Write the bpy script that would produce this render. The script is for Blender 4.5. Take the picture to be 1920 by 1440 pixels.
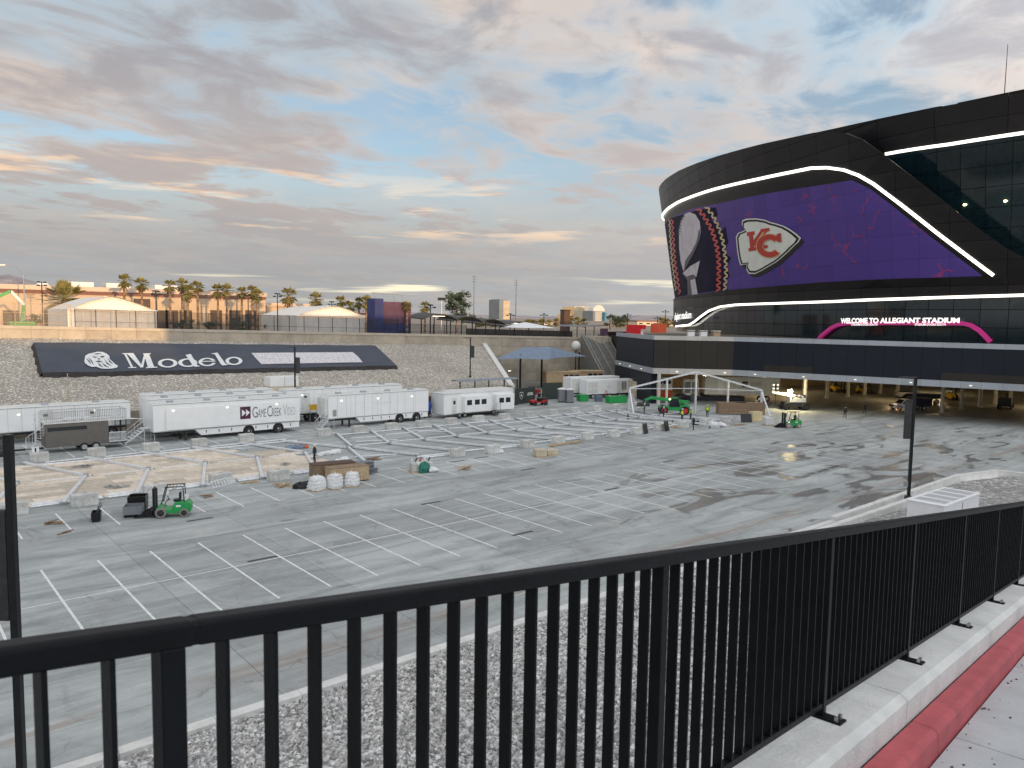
import bpy, bmesh, math, random
from mathutils import Vector, Matrix
from mathutils.geometry import tessellate_polygon
random.seed(7)
for o in list(bpy.data.objects): bpy.data.objects.remove(o)
S = bpy.context.scene
C = S.collection
# ------------------------------------------------------------ camera
EYE, FPX = 13.8, 1442.0
PITCH, ROLL, YAW = math.atan(5.95e-5*FPX), -0.016, -math.radians(40.5)
def ray(px, py):
    x, y = (px-960)/FPX, (py-720)/FPX
    c, s = math.cos(ROLL), math.sin(ROLL)
    xr, yd = x*c-y*s, x*s+y*c
    f = (xr, math.cos(PITCH)-yd*math.sin(PITCH), -math.sin(PITCH)-yd*math.cos(PITCH))
    cy, sy = math.cos(YAW), math.sin(YAW)
    return Vector((f[0]*cy-f[1]*sy, f[0]*sy+f[1]*cy, f[2]))
def cw(a, b):                       # right / forward metres from the viewpoint -> site axes
    cy, sy = math.cos(YAW), math.sin(YAW)
    return Vector((a*cy-b*sy, a*sy+b*cy))
cam = bpy.data.cameras.new('camera'); camo = bpy.data.objects.new('camera', cam); C.objects.link(camo)
fw = ray(960, 720).normalized(); rt = (ray(961, 720)-ray(960, 720)).normalized(); up = rt.cross(fw)
camo.matrix_world = Matrix(((rt.x, up.x, -fw.x, 0), (rt.y, up.y, -fw.y, 0), (rt.z, up.z, -fw.z, EYE), (0, 0, 0, 1)))
cam.sensor_width = 36; cam.lens = 36*FPX/1920; cam.clip_start = .05; cam.clip_end = 30000
cam.dof.use_dof = True; cam.dof.focus_distance = 70; cam.dof.aperture_fstop = 8.0
S.camera = camo
# ------------------------------------------------------------ sky and sun
SUN_EL = math.radians(2.6); SUN_H = Vector((-.10, -.995, 0)).normalized()
SUNV = Vector((SUN_H.x*math.cos(SUN_EL), SUN_H.y*math.cos(SUN_EL), math.sin(SUN_EL)))
sl = bpy.data.lights.new('sun', 'SUN'); sl.energy = 3.4; sl.angle = math.radians(.5); sl.color = (1, .62, .30)
so = bpy.data.objects.new('sun', sl); C.objects.link(so); so.rotation_euler = SUNV.to_track_quat('Z', 'Y').to_euler(); so.location = (0, -50, 60)
Wd = bpy.data.worlds.new('World'); S.world = Wd; Wd.use_nodes = True
nt = Wd.node_tree; nt.nodes.clear()
class NT:
    def __init__(s, nt): s.nt = nt
    def n(s, t, **k):
        nd = s.nt.nodes.new(t)
        ins = k.pop('i', {})
        for a, b in k.items(): setattr(nd, a, b)
        for a, b in ins.items():
            if isinstance(b, bpy.types.NodeSocket): s.nt.links.new(b, nd.inputs[a])
            else: nd.inputs[a].default_value = b
        return nd
    def m(s, op, a, b=0.0, c=None, clamp=False):
        i = {0: a, 1: b}
        if c is not None: i[2] = c
        return s.n('ShaderNodeMath', operation=op, use_clamp=clamp, i=i).outputs[0]
    def mix(s, f, a, b, bt='MIX'):
        nd = s.n('ShaderNodeMix', data_type='RGBA', blend_type=bt, i={0: f, 6: a, 7: b}); return nd.outputs[2]
    def ss(s, x, a, b):
        return s.n('ShaderNodeMapRange', interpolation_type='SMOOTHSTEP', i={0: x, 1: a, 2: b, 3: 0.0, 4: 1.0}).outputs[0]
    def noise(s, v, sc, det=6, ro=.55, dist=0.0):
        return s.n('ShaderNodeTexNoise', i={'Vector': v, 'Scale': sc, 'Detail': det, 'Roughness': ro, 'Distortion': dist}).outputs[0]
    def comb(s, x, y, z=0.0): return s.n('ShaderNodeCombineXYZ', i={0: x, 1: y, 2: z}).outputs[0]
def rgb(r, g, b): return (r, g, b, 1)
w = NT(nt)
tc = w.n('ShaderNodeTexCoord').outputs['Generated']
sep = w.n('ShaderNodeSeparateXYZ', i={0: tc}).outputs
zz = w.m('MAXIMUM', sep[2], 0.0); zc = w.m('ADD', zz, .07)
ux, uy = w.m('DIVIDE', sep[0], zc), w.m('DIVIDE', sep[1], zc)
# cloud streets drift along one bearing, so the layer is stretched that way
ca, sa = math.cos(.35), math.sin(.35)
u1 = w.m('ADD', w.m('MULTIPLY', ux, ca), w.m('MULTIPLY', uy, sa)); v1 = w.m('SUBTRACT', w.m('MULTIPLY', uy, ca), w.m('MULTIPLY', ux, sa))
layer = w.comb(w.m('MULTIPLY', u1, .80), v1, 6.4)
big = w.noise(layer, .62, 4, .6, .35); fine = w.noise(layer, 2.9, 6, .6, .45)
warmn = w.noise(w.comb(w.m('MULTIPLY', u1, .7), v1, 9.2), 1.5, 4, .6, .3)
cov = w.ss(w.m('ADD', w.m('MULTIPLY', big, .58), w.m('MULTIPLY', fine, .42)), .40, .53)
cov = w.m('MAXIMUM', w.m('ADD', .20, w.m('MULTIPLY', cov, .80)), w.ss(zz, .25, .07))
thick = w.ss(w.m('ADD', w.m('MULTIPLY', big, .5), w.m('MULTIPLY', fine, .5)), .43, .60)
edgec = w.mix(w.ss(warmn, .40, .64), rgb(.50, .60, .665), rgb(.86, .70, .57))
cc = w.mix(thick, edgec, rgb(.355, .355, .385))
low = w.ss(zz, .34, .12)
lowc = w.mix(w.ss(zz, .20, .03), w.mix(fine, rgb(.37, .345, .345), rgb(.60, .50, .455)), w.mix(fine, rgb(.33, .335, .34), rgb(.42, .405, .395)))
cc = w.mix(w.m('MULTIPLY', low, .85), cc, lowc)
# lens clouds low over the horizon catching the last sun, and a bright slit below them
az = w.n('ShaderNodeMath', operation='ARCTAN2', i={0: sep[1], 1: sep[0]}).outputs[0]
lens = w.noise(w.comb(w.m('MULTIPLY', az, 5.5), w.m('MULTIPLY', zz, 46.0), 1.3), 1.0, 4, .55, .35)
lm = w.m('MULTIPLY', w.ss(lens, .525, .63), w.m('MULTIPLY', w.ss(zz, .085, .115), w.ss(zz, .20, .155)))
cc = w.mix(lm, cc, rgb(.90, .64, .44))
slit = w.noise(w.comb(w.m('MULTIPLY', az, 4.2), w.m('MULTIPLY', zz, 70.0), 4.9), 1.0, 3, .5, .3)
sm = w.m('MULTIPLY', w.ss(slit, .565, .68), w.m('MULTIPLY', w.ss(zz, .012, .03), w.ss(zz, .062, .04)))
cc = w.mix(sm, cc, rgb(.95, .88, .66))
glow = w.n('ShaderNodeVectorMath', operation='DOT_PRODUCT', i={0: tc, 1: tuple(SUNV)}).outputs['Value']
gl = w.m('ADD', 1.0, w.m('MULTIPLY', w.m('POWER', w.m('ADD', w.m('MULTIPLY', glow, .5), .5), 1.6), 2.6))
sky = w.n('ShaderNodeTexSky', sky_type='NISHITA', sun_disc=False, sun_elevation=math.radians(9), sun_rotation=math.atan2(SUN_H.x, SUN_H.y), altitude=600, air_density=1.0, dust_density=.6, ozone_density=1.5).outputs[0]
b1 = w.n('ShaderNodeBackground', i={0: sky, 1: .15})
b2 = w.n('ShaderNodeBackground', i={0: cc, 1: gl})
mx = w.n('ShaderNodeMixShader', i={0: cov, 1: b1.outputs[0], 2: b2.outputs[0]})
w.n('ShaderNodeOutputWorld', i={0: mx.outputs[0]})
Wd.cycles.sampling_method = 'MANUAL'; Wd.cycles.sample_map_resolution = 512
S.view_settings.view_transform = 'Standard'; S.view_settings.look = 'None'; S.view_settings.exposure = 0.10; S.view_settings.gamma = 1.0; S.view_settings.use_curve_mapping = False
S.render.engine = 'CYCLES'; S.render.resolution_x = 1024; S.render.resolution_y = 768
S.cycles.max_bounces = 4; S.cycles.diffuse_bounces = 3; S.cycles.glossy_bounces = 3; S.cycles.transparent_max_bounces = 16; S.cycles.use_denoising = True
# ------------------------------------------------------------ place finding
def W(px, py, z=0.0):
    d = ray(px, py); t = (z-EYE)/d.z; return Vector((d.x*t, d.y*t, z))
def onY(px, py, Y):
    d = ray(px, py); t = Y/d.y; return Vector((d.x*t, Y, EYE+d.z*t))
def zat(px, py, X, Y):
    d = ray(px, py); t = math.hypot(X, Y)/math.hypot(d.x, d.y); return EYE+d.z*t
# ------------------------------------------------------------ materials
MATS = {}
def mat(name, col, rough=.6, metal=0., var=.12, sc=2.0, bump=0., emit=0., ecol=None, world=False, spec=.5, dirt=0., bsc=None, alpha=1., rnd=0.):
    if name in MATS: return MATS[name]
    m = bpy.data.materials.new(name); m.use_nodes = True; t = NT(m.node_tree); m.node_tree.nodes.clear()
    p = t.n('ShaderNodeBsdfPrincipled', i={'Roughness': rough, 'Metallic': metal, 'Specular IOR Level': spec})
    v = t.n('ShaderNodeNewGeometry').outputs['Position'] if world else t.n('ShaderNodeTexCoord').outputs['Object']
    c = rgb(*col)
    if var:
        nz = t.noise(v, sc, 6, .6)
        f = t.m('ADD', 1-var, t.m('MULTIPLY', t.ss(nz, .3, .7), 2*var))
        c = t.mix(1.0, c, t.n('ShaderNodeCombineColor', i={0: f, 1: f, 2: f}).outputs[0], 'MULTIPLY')
    if rnd:
        oi = t.n('ShaderNodeObjectInfo').outputs['Random']
        f = t.m('ADD', 1-rnd, t.m('MULTIPLY', oi, 2*rnd))
        c = t.mix(1.0, c, t.n('ShaderNodeCombineColor', i={0: f, 1: f, 2: f}).outputs[0], 'MULTIPLY')
    if dirt:
        d = t.ss(t.noise(v, sc*2.3, 8, .7, .6), .52, .72)
        c = t.mix(t.m('MULTIPLY', d, dirt), c, rgb(.06, .05, .045))
    if isinstance(c, tuple): p.inputs['Base Color'].default_value = c
    else: t.nt.links.new(c, p.inputs['Base Color'])
    if bump:
        b = t.n('ShaderNodeBump', i={'Strength': bump, 'Distance': .05, 'Height': t.noise(v, bsc or sc*8, 5, .6)})
        t.nt.links.new(b.outputs[0], p.inputs['Normal'])
    if emit: p.inputs['Emission Color'].default_value = rgb(*(ecol or col)); p.inputs['Emission Strength'].default_value = emit
    out = p.outputs[0]
    if alpha < 1:
        tr = t.n('ShaderNodeBsdfTransparent'); out = t.n('ShaderNodeMixShader', i={0: alpha, 1: tr.outputs[0], 2: out}).outputs[0]
    t.n('ShaderNodeOutputMaterial', i={0: out}); MATS[name] = m; return m
def M_(n): return MATS[n]
mat('black_metal', (.012, .014, .016), .38, .3, .2, 6); mat('rail_black', (.0055, .0072, .009), .45, 0, .25, 9, .1, spec=.16)
mat('dark_metal', (.045, .047, .05), .5, .4, .2, 5); mat('steel', (.42, .44, .45), .38, .7, .2, 4); mat('alu', (.70, .73, .76), .42, .25, .12, 3, dirt=.12)
mat('white_paint', (.82, .845, .85), .36, 0, .03, .8, dirt=.035); mat('off_white', (.66, .68, .66), .5, 0, .1, 1.5, dirt=.12)
mat('white_plain', (.82, .84, .86), .5, 0, .03, 2); mat('tyre', (.018, .018, .019), .85, 0, .2, 8); mat('rim', (.55, .56, .57), .35, .6, .1, 8)
mat('grey_tyre', (.22, .21, .19), .9, 0, .2, 8); mat('red_rim', (.55, .03, .03), .5, 0, .1)
mat('concrete_block', (.56, .57, .55), .85, 0, .22, 2.2, .5, dirt=.25, rnd=.12); mat('glass_dark', (.006, .017, .024), .07, 0, .2, 1.0, spec=.5)
mat('win_glass', (.02, .025, .03), .1, 0, .1, 1); mat('green', (.015, .30, .075), .38, 0, .12, 3, dirt=.12); mat('yellow', (.62, .38, .02), .45, 0, .12, 3, dirt=.15)
mat('grey_trailer', (.125, .118, .108), .5, 0, .08, 1.5); mat('ply', (.60, .53, .435), .8, 0, .16, 1.6, .2, dirt=.10, rnd=.24)
mat('wood', (.24, .17, .11), .8, 0, .3, 5, .3, rnd=.15); mat('light_wood', (.46, .35, .22), .8, 0, .25, 6, .2); mat('dark_wood', (.10, .06, .045), .8, 0, .3, 6)
mat('sack', (.74, .76, .77), .75, 0, .14, 7, .5); mat('tarp_green', (.015, .17, .12), .5, 0, .2, 6, .5); mat('orange', (.72, .12, .015), .6, 0, .1)
mat('red', (.38, .02, .025), .4, 0, .15, 3); mat('bright_red', (.62, .02, .03), .5, 0, .05, 2); mat('orange_red', (.75, .13, .06), .5, 0, .05, 2)
mat('tan', (.42, .31, .19), .7, 0, .12, 1.5); mat('beige', (.55, .48, .36), .7, 0, .1, 1.5); mat('purple_bill', (.085, .040, .075), .6, 0, .2, .8); mat('blue_bill', (.02, .03, .13), .6, 0, .2, .8)
mat('blue_fabric', (.17, .23, .32), .6, 0, .08, 1); mat('blue_metal', (.17, .22, .29), .45, .2, .08, 1); mat('green_board', (.028, .042, .038), .6, 0, .1, 2)
mat('canvas', (.74, .72, .68), .7, 0, .08, .8); mat('banner', (.047, .060, .085), .7, 0, .12, .35); mat('banner_edge', (.030, .027, .026), .8, 0, .3, 1.5, .6)
mat('print_white', (.72, .74, .74), .6, 0, .05, 2); mat('print_pink', (.62, .60, .63), .6, 0, .22, 3); mat('plum', (.07, .012, .045), .5, 0, .1)
mat('text_grey', (.16, .16, .18), .5, 0, .05); mat('text_fade', (.46, .47, .48), .5, 0, .05); mat('skin', (.40, .25, .18), .6, 0, .05)
mat('cone', (.80, .10, .02), .5, 0, .05); mat('hivis', (.55, .75, .03), .6, 0, .1, 6); mat('navy', (.02, .025, .05), .7, 0, .15, 6); mat('grey_plastic', (.17, .19, .21), .5, 0, .08, 3)
mat('blue_bag', (.02, .06, .30), .5, 0, .2, 5, .4); mat('red_kerb', (.50, .095, .112), .6, 0, .14, 3, .25, dirt=.28, bsc=60)
mat('thatch', (.17, .115, .065), .9, 0, .3, 3); mat('trunk', (.27, .18, .11), .9, 0, .3, 4, .5); mat('frond', (.20, .185, .06), .6, 0, .3, 2); mat('leaf', (.05, .075, .035), .6, 0, .4, 1.2)
mat('stucco', (.52, .40, .28), .85, 0, .08, .3); mat('stucco_pale', (.58, .46, .36), .85, 0, .08, .3); mat('roof_trim', (.20, .10, .08), .8, 0, .1); mat('door_dark', (.07, .05, .04), .6, 0, .1)
mat('stair_concrete', (.20, .20, .185), .85, 0, .15, 1.2, .2); mat('tower_gold', (.78, .60, .34), .3, .2, .06, .05); mat('tower_glass', (.22, .25, .27), .2, .3, .1, .05); mat('tower_blue', (.05, .22, .36), .25, 0, .1, .1); mat('white_rib', (.6, .58, .55), .5)
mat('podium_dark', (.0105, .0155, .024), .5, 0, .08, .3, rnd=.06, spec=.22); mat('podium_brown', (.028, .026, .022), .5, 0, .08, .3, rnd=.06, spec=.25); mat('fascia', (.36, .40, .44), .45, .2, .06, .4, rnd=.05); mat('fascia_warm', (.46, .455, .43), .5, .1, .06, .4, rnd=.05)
mat('stadium_black', (.0095, .0098, .0118), .40, .1, .15, .3, rnd=.18, spec=.32); mat('stadium_back', (.006, .006, .007), .6); mat('led', (1, .97, .88), .5, 0, 0, emit=2.2, ecol=(1, .96, .84)); mat('sign_led', (1, 1, 1), .5, 0, 0, emit=.85, ecol=(1, .98, .92)); mat('pink', (.52, .03, .22), .5, 0, .05, 1, emit=.22, ecol=(.6, .03, .25))
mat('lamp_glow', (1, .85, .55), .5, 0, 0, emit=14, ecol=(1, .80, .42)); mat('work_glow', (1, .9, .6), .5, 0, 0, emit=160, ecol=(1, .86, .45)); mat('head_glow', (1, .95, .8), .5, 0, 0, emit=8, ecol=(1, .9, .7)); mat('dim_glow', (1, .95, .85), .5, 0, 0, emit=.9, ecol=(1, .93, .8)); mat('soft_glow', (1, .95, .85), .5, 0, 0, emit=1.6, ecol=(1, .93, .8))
mat('silver', (.62, .60, .66), .5, 0, .12, .25); mat('silver_dark', (.10, .09, .115), .5, 0, .2, .3); mat('mural_navy', (.011, .010, .036), .6, 0, .3, .2, rnd=.05, spec=.12); mat('zig_red', (.62, .085, .075), .5, 0, .15, .4); mat('zig_gold', (.62, .52, .30), .5, 0, .15, .4)
mat('logo_white', (.78, .82, .76), .5, 0, .06, .3); mat('logo_black', (.012, .012, .014), .5); mat('logo_red', (.52, .045, .035), .5, 0, .08, .4); mat('logo_gold', (.70, .48, .22), .5, 0, .08, .4)
mat('retaining', (.40, .355, .285), .85, 0, .14, .5, .25, dirt=.08, rnd=.10); mat('retain_cap', (.47, .42, .345), .85, 0, .1, .6, .2, rnd=.05); mat('kerb_white', (.66, .67, .65), .8, 0, .1, 1.5, .2, dirt=.10); mat('upstand', (.70, .715, .70), .85, 0, .10, 2.5, .35, dirt=.12, bsc=45); mat('upstand_side', (.66, .62, .55), .85, 0, .10, 2.5, .35, dirt=.16, bsc=45)
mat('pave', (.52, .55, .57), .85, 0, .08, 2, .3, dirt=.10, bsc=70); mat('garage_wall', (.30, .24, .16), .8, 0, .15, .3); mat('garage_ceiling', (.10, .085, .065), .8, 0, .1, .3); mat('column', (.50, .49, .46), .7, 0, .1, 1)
mat('hill', (.30, .27, .28), .95, 0, .25, .004); mat('mesh_fence', (.015, .016, .017), .6, alpha=.36); mat('wind_screen', (.012, .012, .013), .8, 0, .3, 1, alpha=.93); mat('scrim', (.42, .36, .28), .8, 0, .1, 1, alpha=.28); mat('paint_line', (.76, .78, .78), .7, 0, .14, 3, dirt=.5); mat('drain', (.07, .07, .07), .7, .2); mat('joint', (.10, .095, .09), .9, world=True)
# the lot: stained, wheel-marked concrete with wet patches towards the stadium
def lot_mat():
    m = bpy.data.materials.new('lot_concrete'); m.use_nodes = True; t = NT(m.node_tree); m.node_tree.nodes.clear()
    pos = t.n('ShaderNodeNewGeometry').outputs['Position']; sp = t.n('ShaderNodeSeparateXYZ', i={0: pos}).outputs
    x, y = sp[0], sp[1]
    st = t.comb(t.m('MULTIPLY', x, .16), y, 0.0)
    n1 = t.noise(st, .55, 6, .68, .8); n2 = t.noise(pos, .11, 4, .6, .6); n3 = t.noise(pos, 2.6, 5, .7, .4); n4 = t.noise(t.comb(x, t.m('MULTIPLY', y, .4)), .5, 6, .66, 1.2)
    oi = t.n('ShaderNodeObjectInfo').outputs['Random']
    c = t.mix(t.ss(n1, .30, .70), rgb(.245, .268, .267), rgb(.455, .488, .486))
    c = t.mix(t.m('MULTIPLY', t.ss(n2, .46, .64), .55), c, rgb(.30, .315, .315))
    c = t.mix(t.m('MULTIPLY', t.ss(n4, .54, .73), .5), c, rgb(.185, .19, .19))
    c = t.mix(t.m('MULTIPLY', t.ss(t.noise(pos, .30, 5, .55, .5), .63, .67), .35), c, rgb(.52, .50, .48))
    f = t.m('ADD', .90, t.m('MULTIPLY', oi, .20)); c = t.mix(1.0, c, t.n('ShaderNodeCombineColor', i={0: f, 1: f, 2: f}).outputs[0], 'MULTIPLY')
    f = t.m('ADD', .84, t.m('MULTIPLY', n3, .32)); c = t.mix(1.0, c, t.n('ShaderNodeCombineColor', i={0: f, 1: f, 2: f}).outputs[0], 'MULTIPLY')
    crk = t.n('ShaderNodeTexVoronoi', feature='DISTANCE_TO_EDGE', i={'Vector': t.n('ShaderNodeVectorMath', operation='ADD', i={0: pos, 1: t.n('ShaderNodeVectorMath', operation='SCALE', i={0: t.n('ShaderNodeTexNoise', i={'Vector': pos, 'Scale': .8, 'Detail': 4.0}).outputs[1], 3: 1.6}).outputs[0]}).outputs[0], 'Scale': .13}).outputs[0]
    c = t.mix(t.m('MULTIPLY', t.m('MULTIPLY', t.ss(crk, .006, .001), t.ss(n2, .48, .56)), .35), c, rgb(.09, .09, .085))
    c = t.mix(t.m('MULTIPLY', t.ss(t.noise(st, 2.4, 6, .7, .5), .50, .72), .26), c, rgb(.52, .55, .55))
    # tyre arcs
    wv = t.n('ShaderNodeTexWave', wave_type='RINGS', rings_direction='Z', i={'Vector': t.comb(t.m('SUBTRACT', x, 122.0), t.m('SUBTRACT', y, 22.0)), 'Scale': .055, 'Distortion': 1.6, 'Detail': 2.0}).outputs[1]
    c = t.mix(t.m('MULTIPLY', t.m('MULTIPLY', t.ss(wv, .93, .995), t.ss(x, 60.0, 95.0)), .16), c, rgb(.10, .10, .10))
    # brown run-off along the drain line
    dr = t.m('ABSOLUTE', t.m('SUBTRACT', y, 28.4)); rust = t.m('MULTIPLY', t.ss(dr, .9, .1), t.ss(t.noise(st, 1.1, 6, .6, .5), .40, .6))
    c = t.mix(t.m('MULTIPLY', rust, .5), c, rgb(.24, .165, .12))
    # wet patches
    reg = t.m('MULTIPLY', t.m('MULTIPLY', t.ss(x, 24.0, 52.0), t.ss(x, 128.0, 98.0)), t.m('MULTIPLY', t.ss(y, 24.8, 27.0), t.ss(y, 60.0, 40.0)))
    wn = t.noise(t.comb(t.m('MULTIPLY', x, .34), y, 5.0), .36, 6, .55, 1.0)
    wet = t.ss(t.m('ADD', wn, t.m('MULTIPLY', reg, .155)), .695, .745)
    gar = t.ss(t.m('SUBTRACT', t.m('ADD', x, t.m('MULTIPLY', y, .40)), 0.0), 141.0, 146.0)  # garage floor finish, with the shade under the podium painted into the tint
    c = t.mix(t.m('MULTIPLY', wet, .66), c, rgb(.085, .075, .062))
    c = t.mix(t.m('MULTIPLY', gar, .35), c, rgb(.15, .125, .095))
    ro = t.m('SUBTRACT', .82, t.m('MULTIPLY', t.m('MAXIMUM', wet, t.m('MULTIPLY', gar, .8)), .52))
    b = t.n('ShaderNodeBump', i={'Strength': .22, 'Distance': .02, 'Height': n3})
    p = t.n('ShaderNodeBsdfPrincipled', i={'Base Color': c, 'Roughness': ro, 'Normal': b.outputs[0], 'Specular IOR Level': .4})
    t.n('ShaderNodeOutputMaterial', i={0: p.outputs[0]}); MATS['lot'] = m
lot_mat()
def gravel_mat(name, c1, c2, c3, sc, bs=1.0):
    m = bpy.data.materials.new(name); m.use_nodes = True; t = NT(m.node_tree); m.node_tree.nodes.clear()
    pos = t.n('ShaderNodeNewGeometry').outputs['Position']
    vo = t.n('ShaderNodeTexVoronoi', i={'Vector': pos, 'Scale': sc}); h = t.n('ShaderNodeSeparateColor', i={0: vo.outputs['Color']}).outputs
    vo2 = t.n('ShaderNodeTexVoronoi', i={'Vector': pos, 'Scale': sc*.43}); h2 = t.n('ShaderNodeSeparateColor', i={0: vo2.outputs['Color']}).outputs
    c = t.mix(h[0], rgb(*c1), rgb(*c2)); c = t.mix(t.ss(h2[1], .72, .9), c, rgb(*c3))
    f = t.m('ADD', .68, t.m('MULTIPLY', t.noise(pos, .16, 5, .6), .62)); c = t.mix(1.0, c, t.n('ShaderNodeCombineColor', i={0: f, 1: f, 2: f}).outputs[0], 'MULTIPLY')
    b = t.n('ShaderNodeBump', i={'Strength': bs, 'Distance': .16, 'Height': t.m('SUBTRACT', 1.0, t.m('ADD', vo.outputs['Distance'], t.m('MULTIPLY', vo2.outputs['Distance'], .7)))})
    p = t.n('ShaderNodeBsdfPrincipled', i={'Base Color': c, 'Roughness': .9, 'Normal': b.outputs[0]})
    t.n('ShaderNodeOutputMaterial', i={0: p.outputs[0]}); MATS[name] = m
gravel_mat('berm_gravel', (.185, .172, .146), (.49, .458, .395), (.70, .668, .595), 14.0, .4)
gravel_mat('near_gravel', (.20, .20, .195), (.52, .515, .50), (.74, .74, .73), 8.0)
def stone_mat():
    m = bpy.data.materials.new('stone'); m.use_nodes = True; t = NT(m.node_tree); m.node_tree.nodes.clear()
    r = t.n('ShaderNodeObjectInfo').outputs['Random']; g = t.n('ShaderNodeNewGeometry').outputs['Position']
    cr = t.n('ShaderNodeValToRGB', i={0: r}); e = cr.color_ramp.elements
    e[0].color = rgb(.17, .17, .172); e[1].color = rgb(.80, .81, .80)
    for q, c in ((.3, (.40, .40, .395)), (.55, (.52, .515, .50)), (.62, (.44, .415, .38)), (.70, (.55, .55, .54))): k = e.new(q); k.color = rgb(*c)
    f = t.m('ADD', .85, t.m('MULTIPLY', t.noise(g, 22, 4, .6), .3)); c = t.mix(1.0, cr.outputs[0], t.n('ShaderNodeCombineColor', i={0: f, 1: f, 2: f}).outputs[0], 'MULTIPLY')
    p = t.n('ShaderNodeBsdfPrincipled', i={'Base Color': c, 'Roughness': .85}); t.n('ShaderNodeOutputMaterial', i={0: p.outputs[0]}); MATS['stone'] = m
stone_mat()
def mural_mat():
    m = bpy.data.materials.new('mural_purple'); m.use_nodes = True; t = NT(m.node_tree); m.node_tree.nodes.clear()
    pos = t.n('ShaderNodeNewGeometry').outputs['Position']
    vo = t.n('ShaderNodeTexVoronoi', feature='DISTANCE_TO_EDGE', i={'Vector': t.n('ShaderNodeVectorMath', operation='ADD', i={0: pos, 1: t.n('ShaderNodeVectorMath', operation='SCALE', i={0: t.n('ShaderNodeTexNoise', i={'Vector': pos, 'Scale': .35, 'Detail': 5.0}).outputs[1], 3: 4.0}).outputs[0]}).outputs[0], 'Scale': .19}).outputs[0]
    crack = t.m('MULTIPLY', t.ss(vo, .035, .008), t.ss(t.noise(pos, .22, 4, .6), .50, .60))
    c = t.mix(t.noise(pos, .05, 3), rgb(.072, .042, .24), rgb(.105, .068, .33))
    c = t.mix(t.m('MULTIPLY', crack, .62), c, rgb(.48, .05, .075))
    oi = t.n('ShaderNodeObjectInfo').outputs['Random']; f = t.m('ADD', .93, t.m('MULTIPLY', oi, .14)); c = t.mix(1.0, c, t.n('ShaderNodeCombineColor', i={0: f, 1: f, 2: f}).outputs[0], 'MULTIPLY')
    p = t.n('ShaderNodeBsdfPrincipled', i={'Base Color': c, 'Roughness': .45, 'Specular IOR Level': .25}); t.n('ShaderNodeOutputMaterial', i={0: p.outputs[0]}); MATS['mural'] = m
mural_mat()
def person_mat(name, shirt, pants):
    m = bpy.data.materials.new(name); m.use_nodes = True; t = NT(m.node_tree); m.node_tree.nodes.clear()
    z = t.n('ShaderNodeSeparateXYZ', i={0: t.n('ShaderNodeTexCoord').outputs['Object']}).outputs[2]
    cr = t.n('ShaderNodeValToRGB', i={0: t.m('DIVIDE', z, 2.0)}); cr.color_ramp.interpolation = 'CONSTANT'; e = cr.color_ramp.elements
    e[0].color = rgb(.02, .018, .015); e[1].position = .05; e[1].color = rgb(*pants)
    k = e.new(.47); k.color = rgb(*shirt); k = e.new(.755); k.color = rgb(.40, .25, .18)
    p = t.n('ShaderNodeBsdfPrincipled', i={'Base Color': cr.outputs[0], 'Roughness': .8}); t.n('ShaderNodeOutputMaterial', i={0: p.outputs[0]}); MATS[name] = m
person_mat('dark_clothes', (.02, .022, .025), (.018, .019, .022)); person_mat('jeans_clothes', (.10, .10, .11), (.05, .055, .06))
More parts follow.
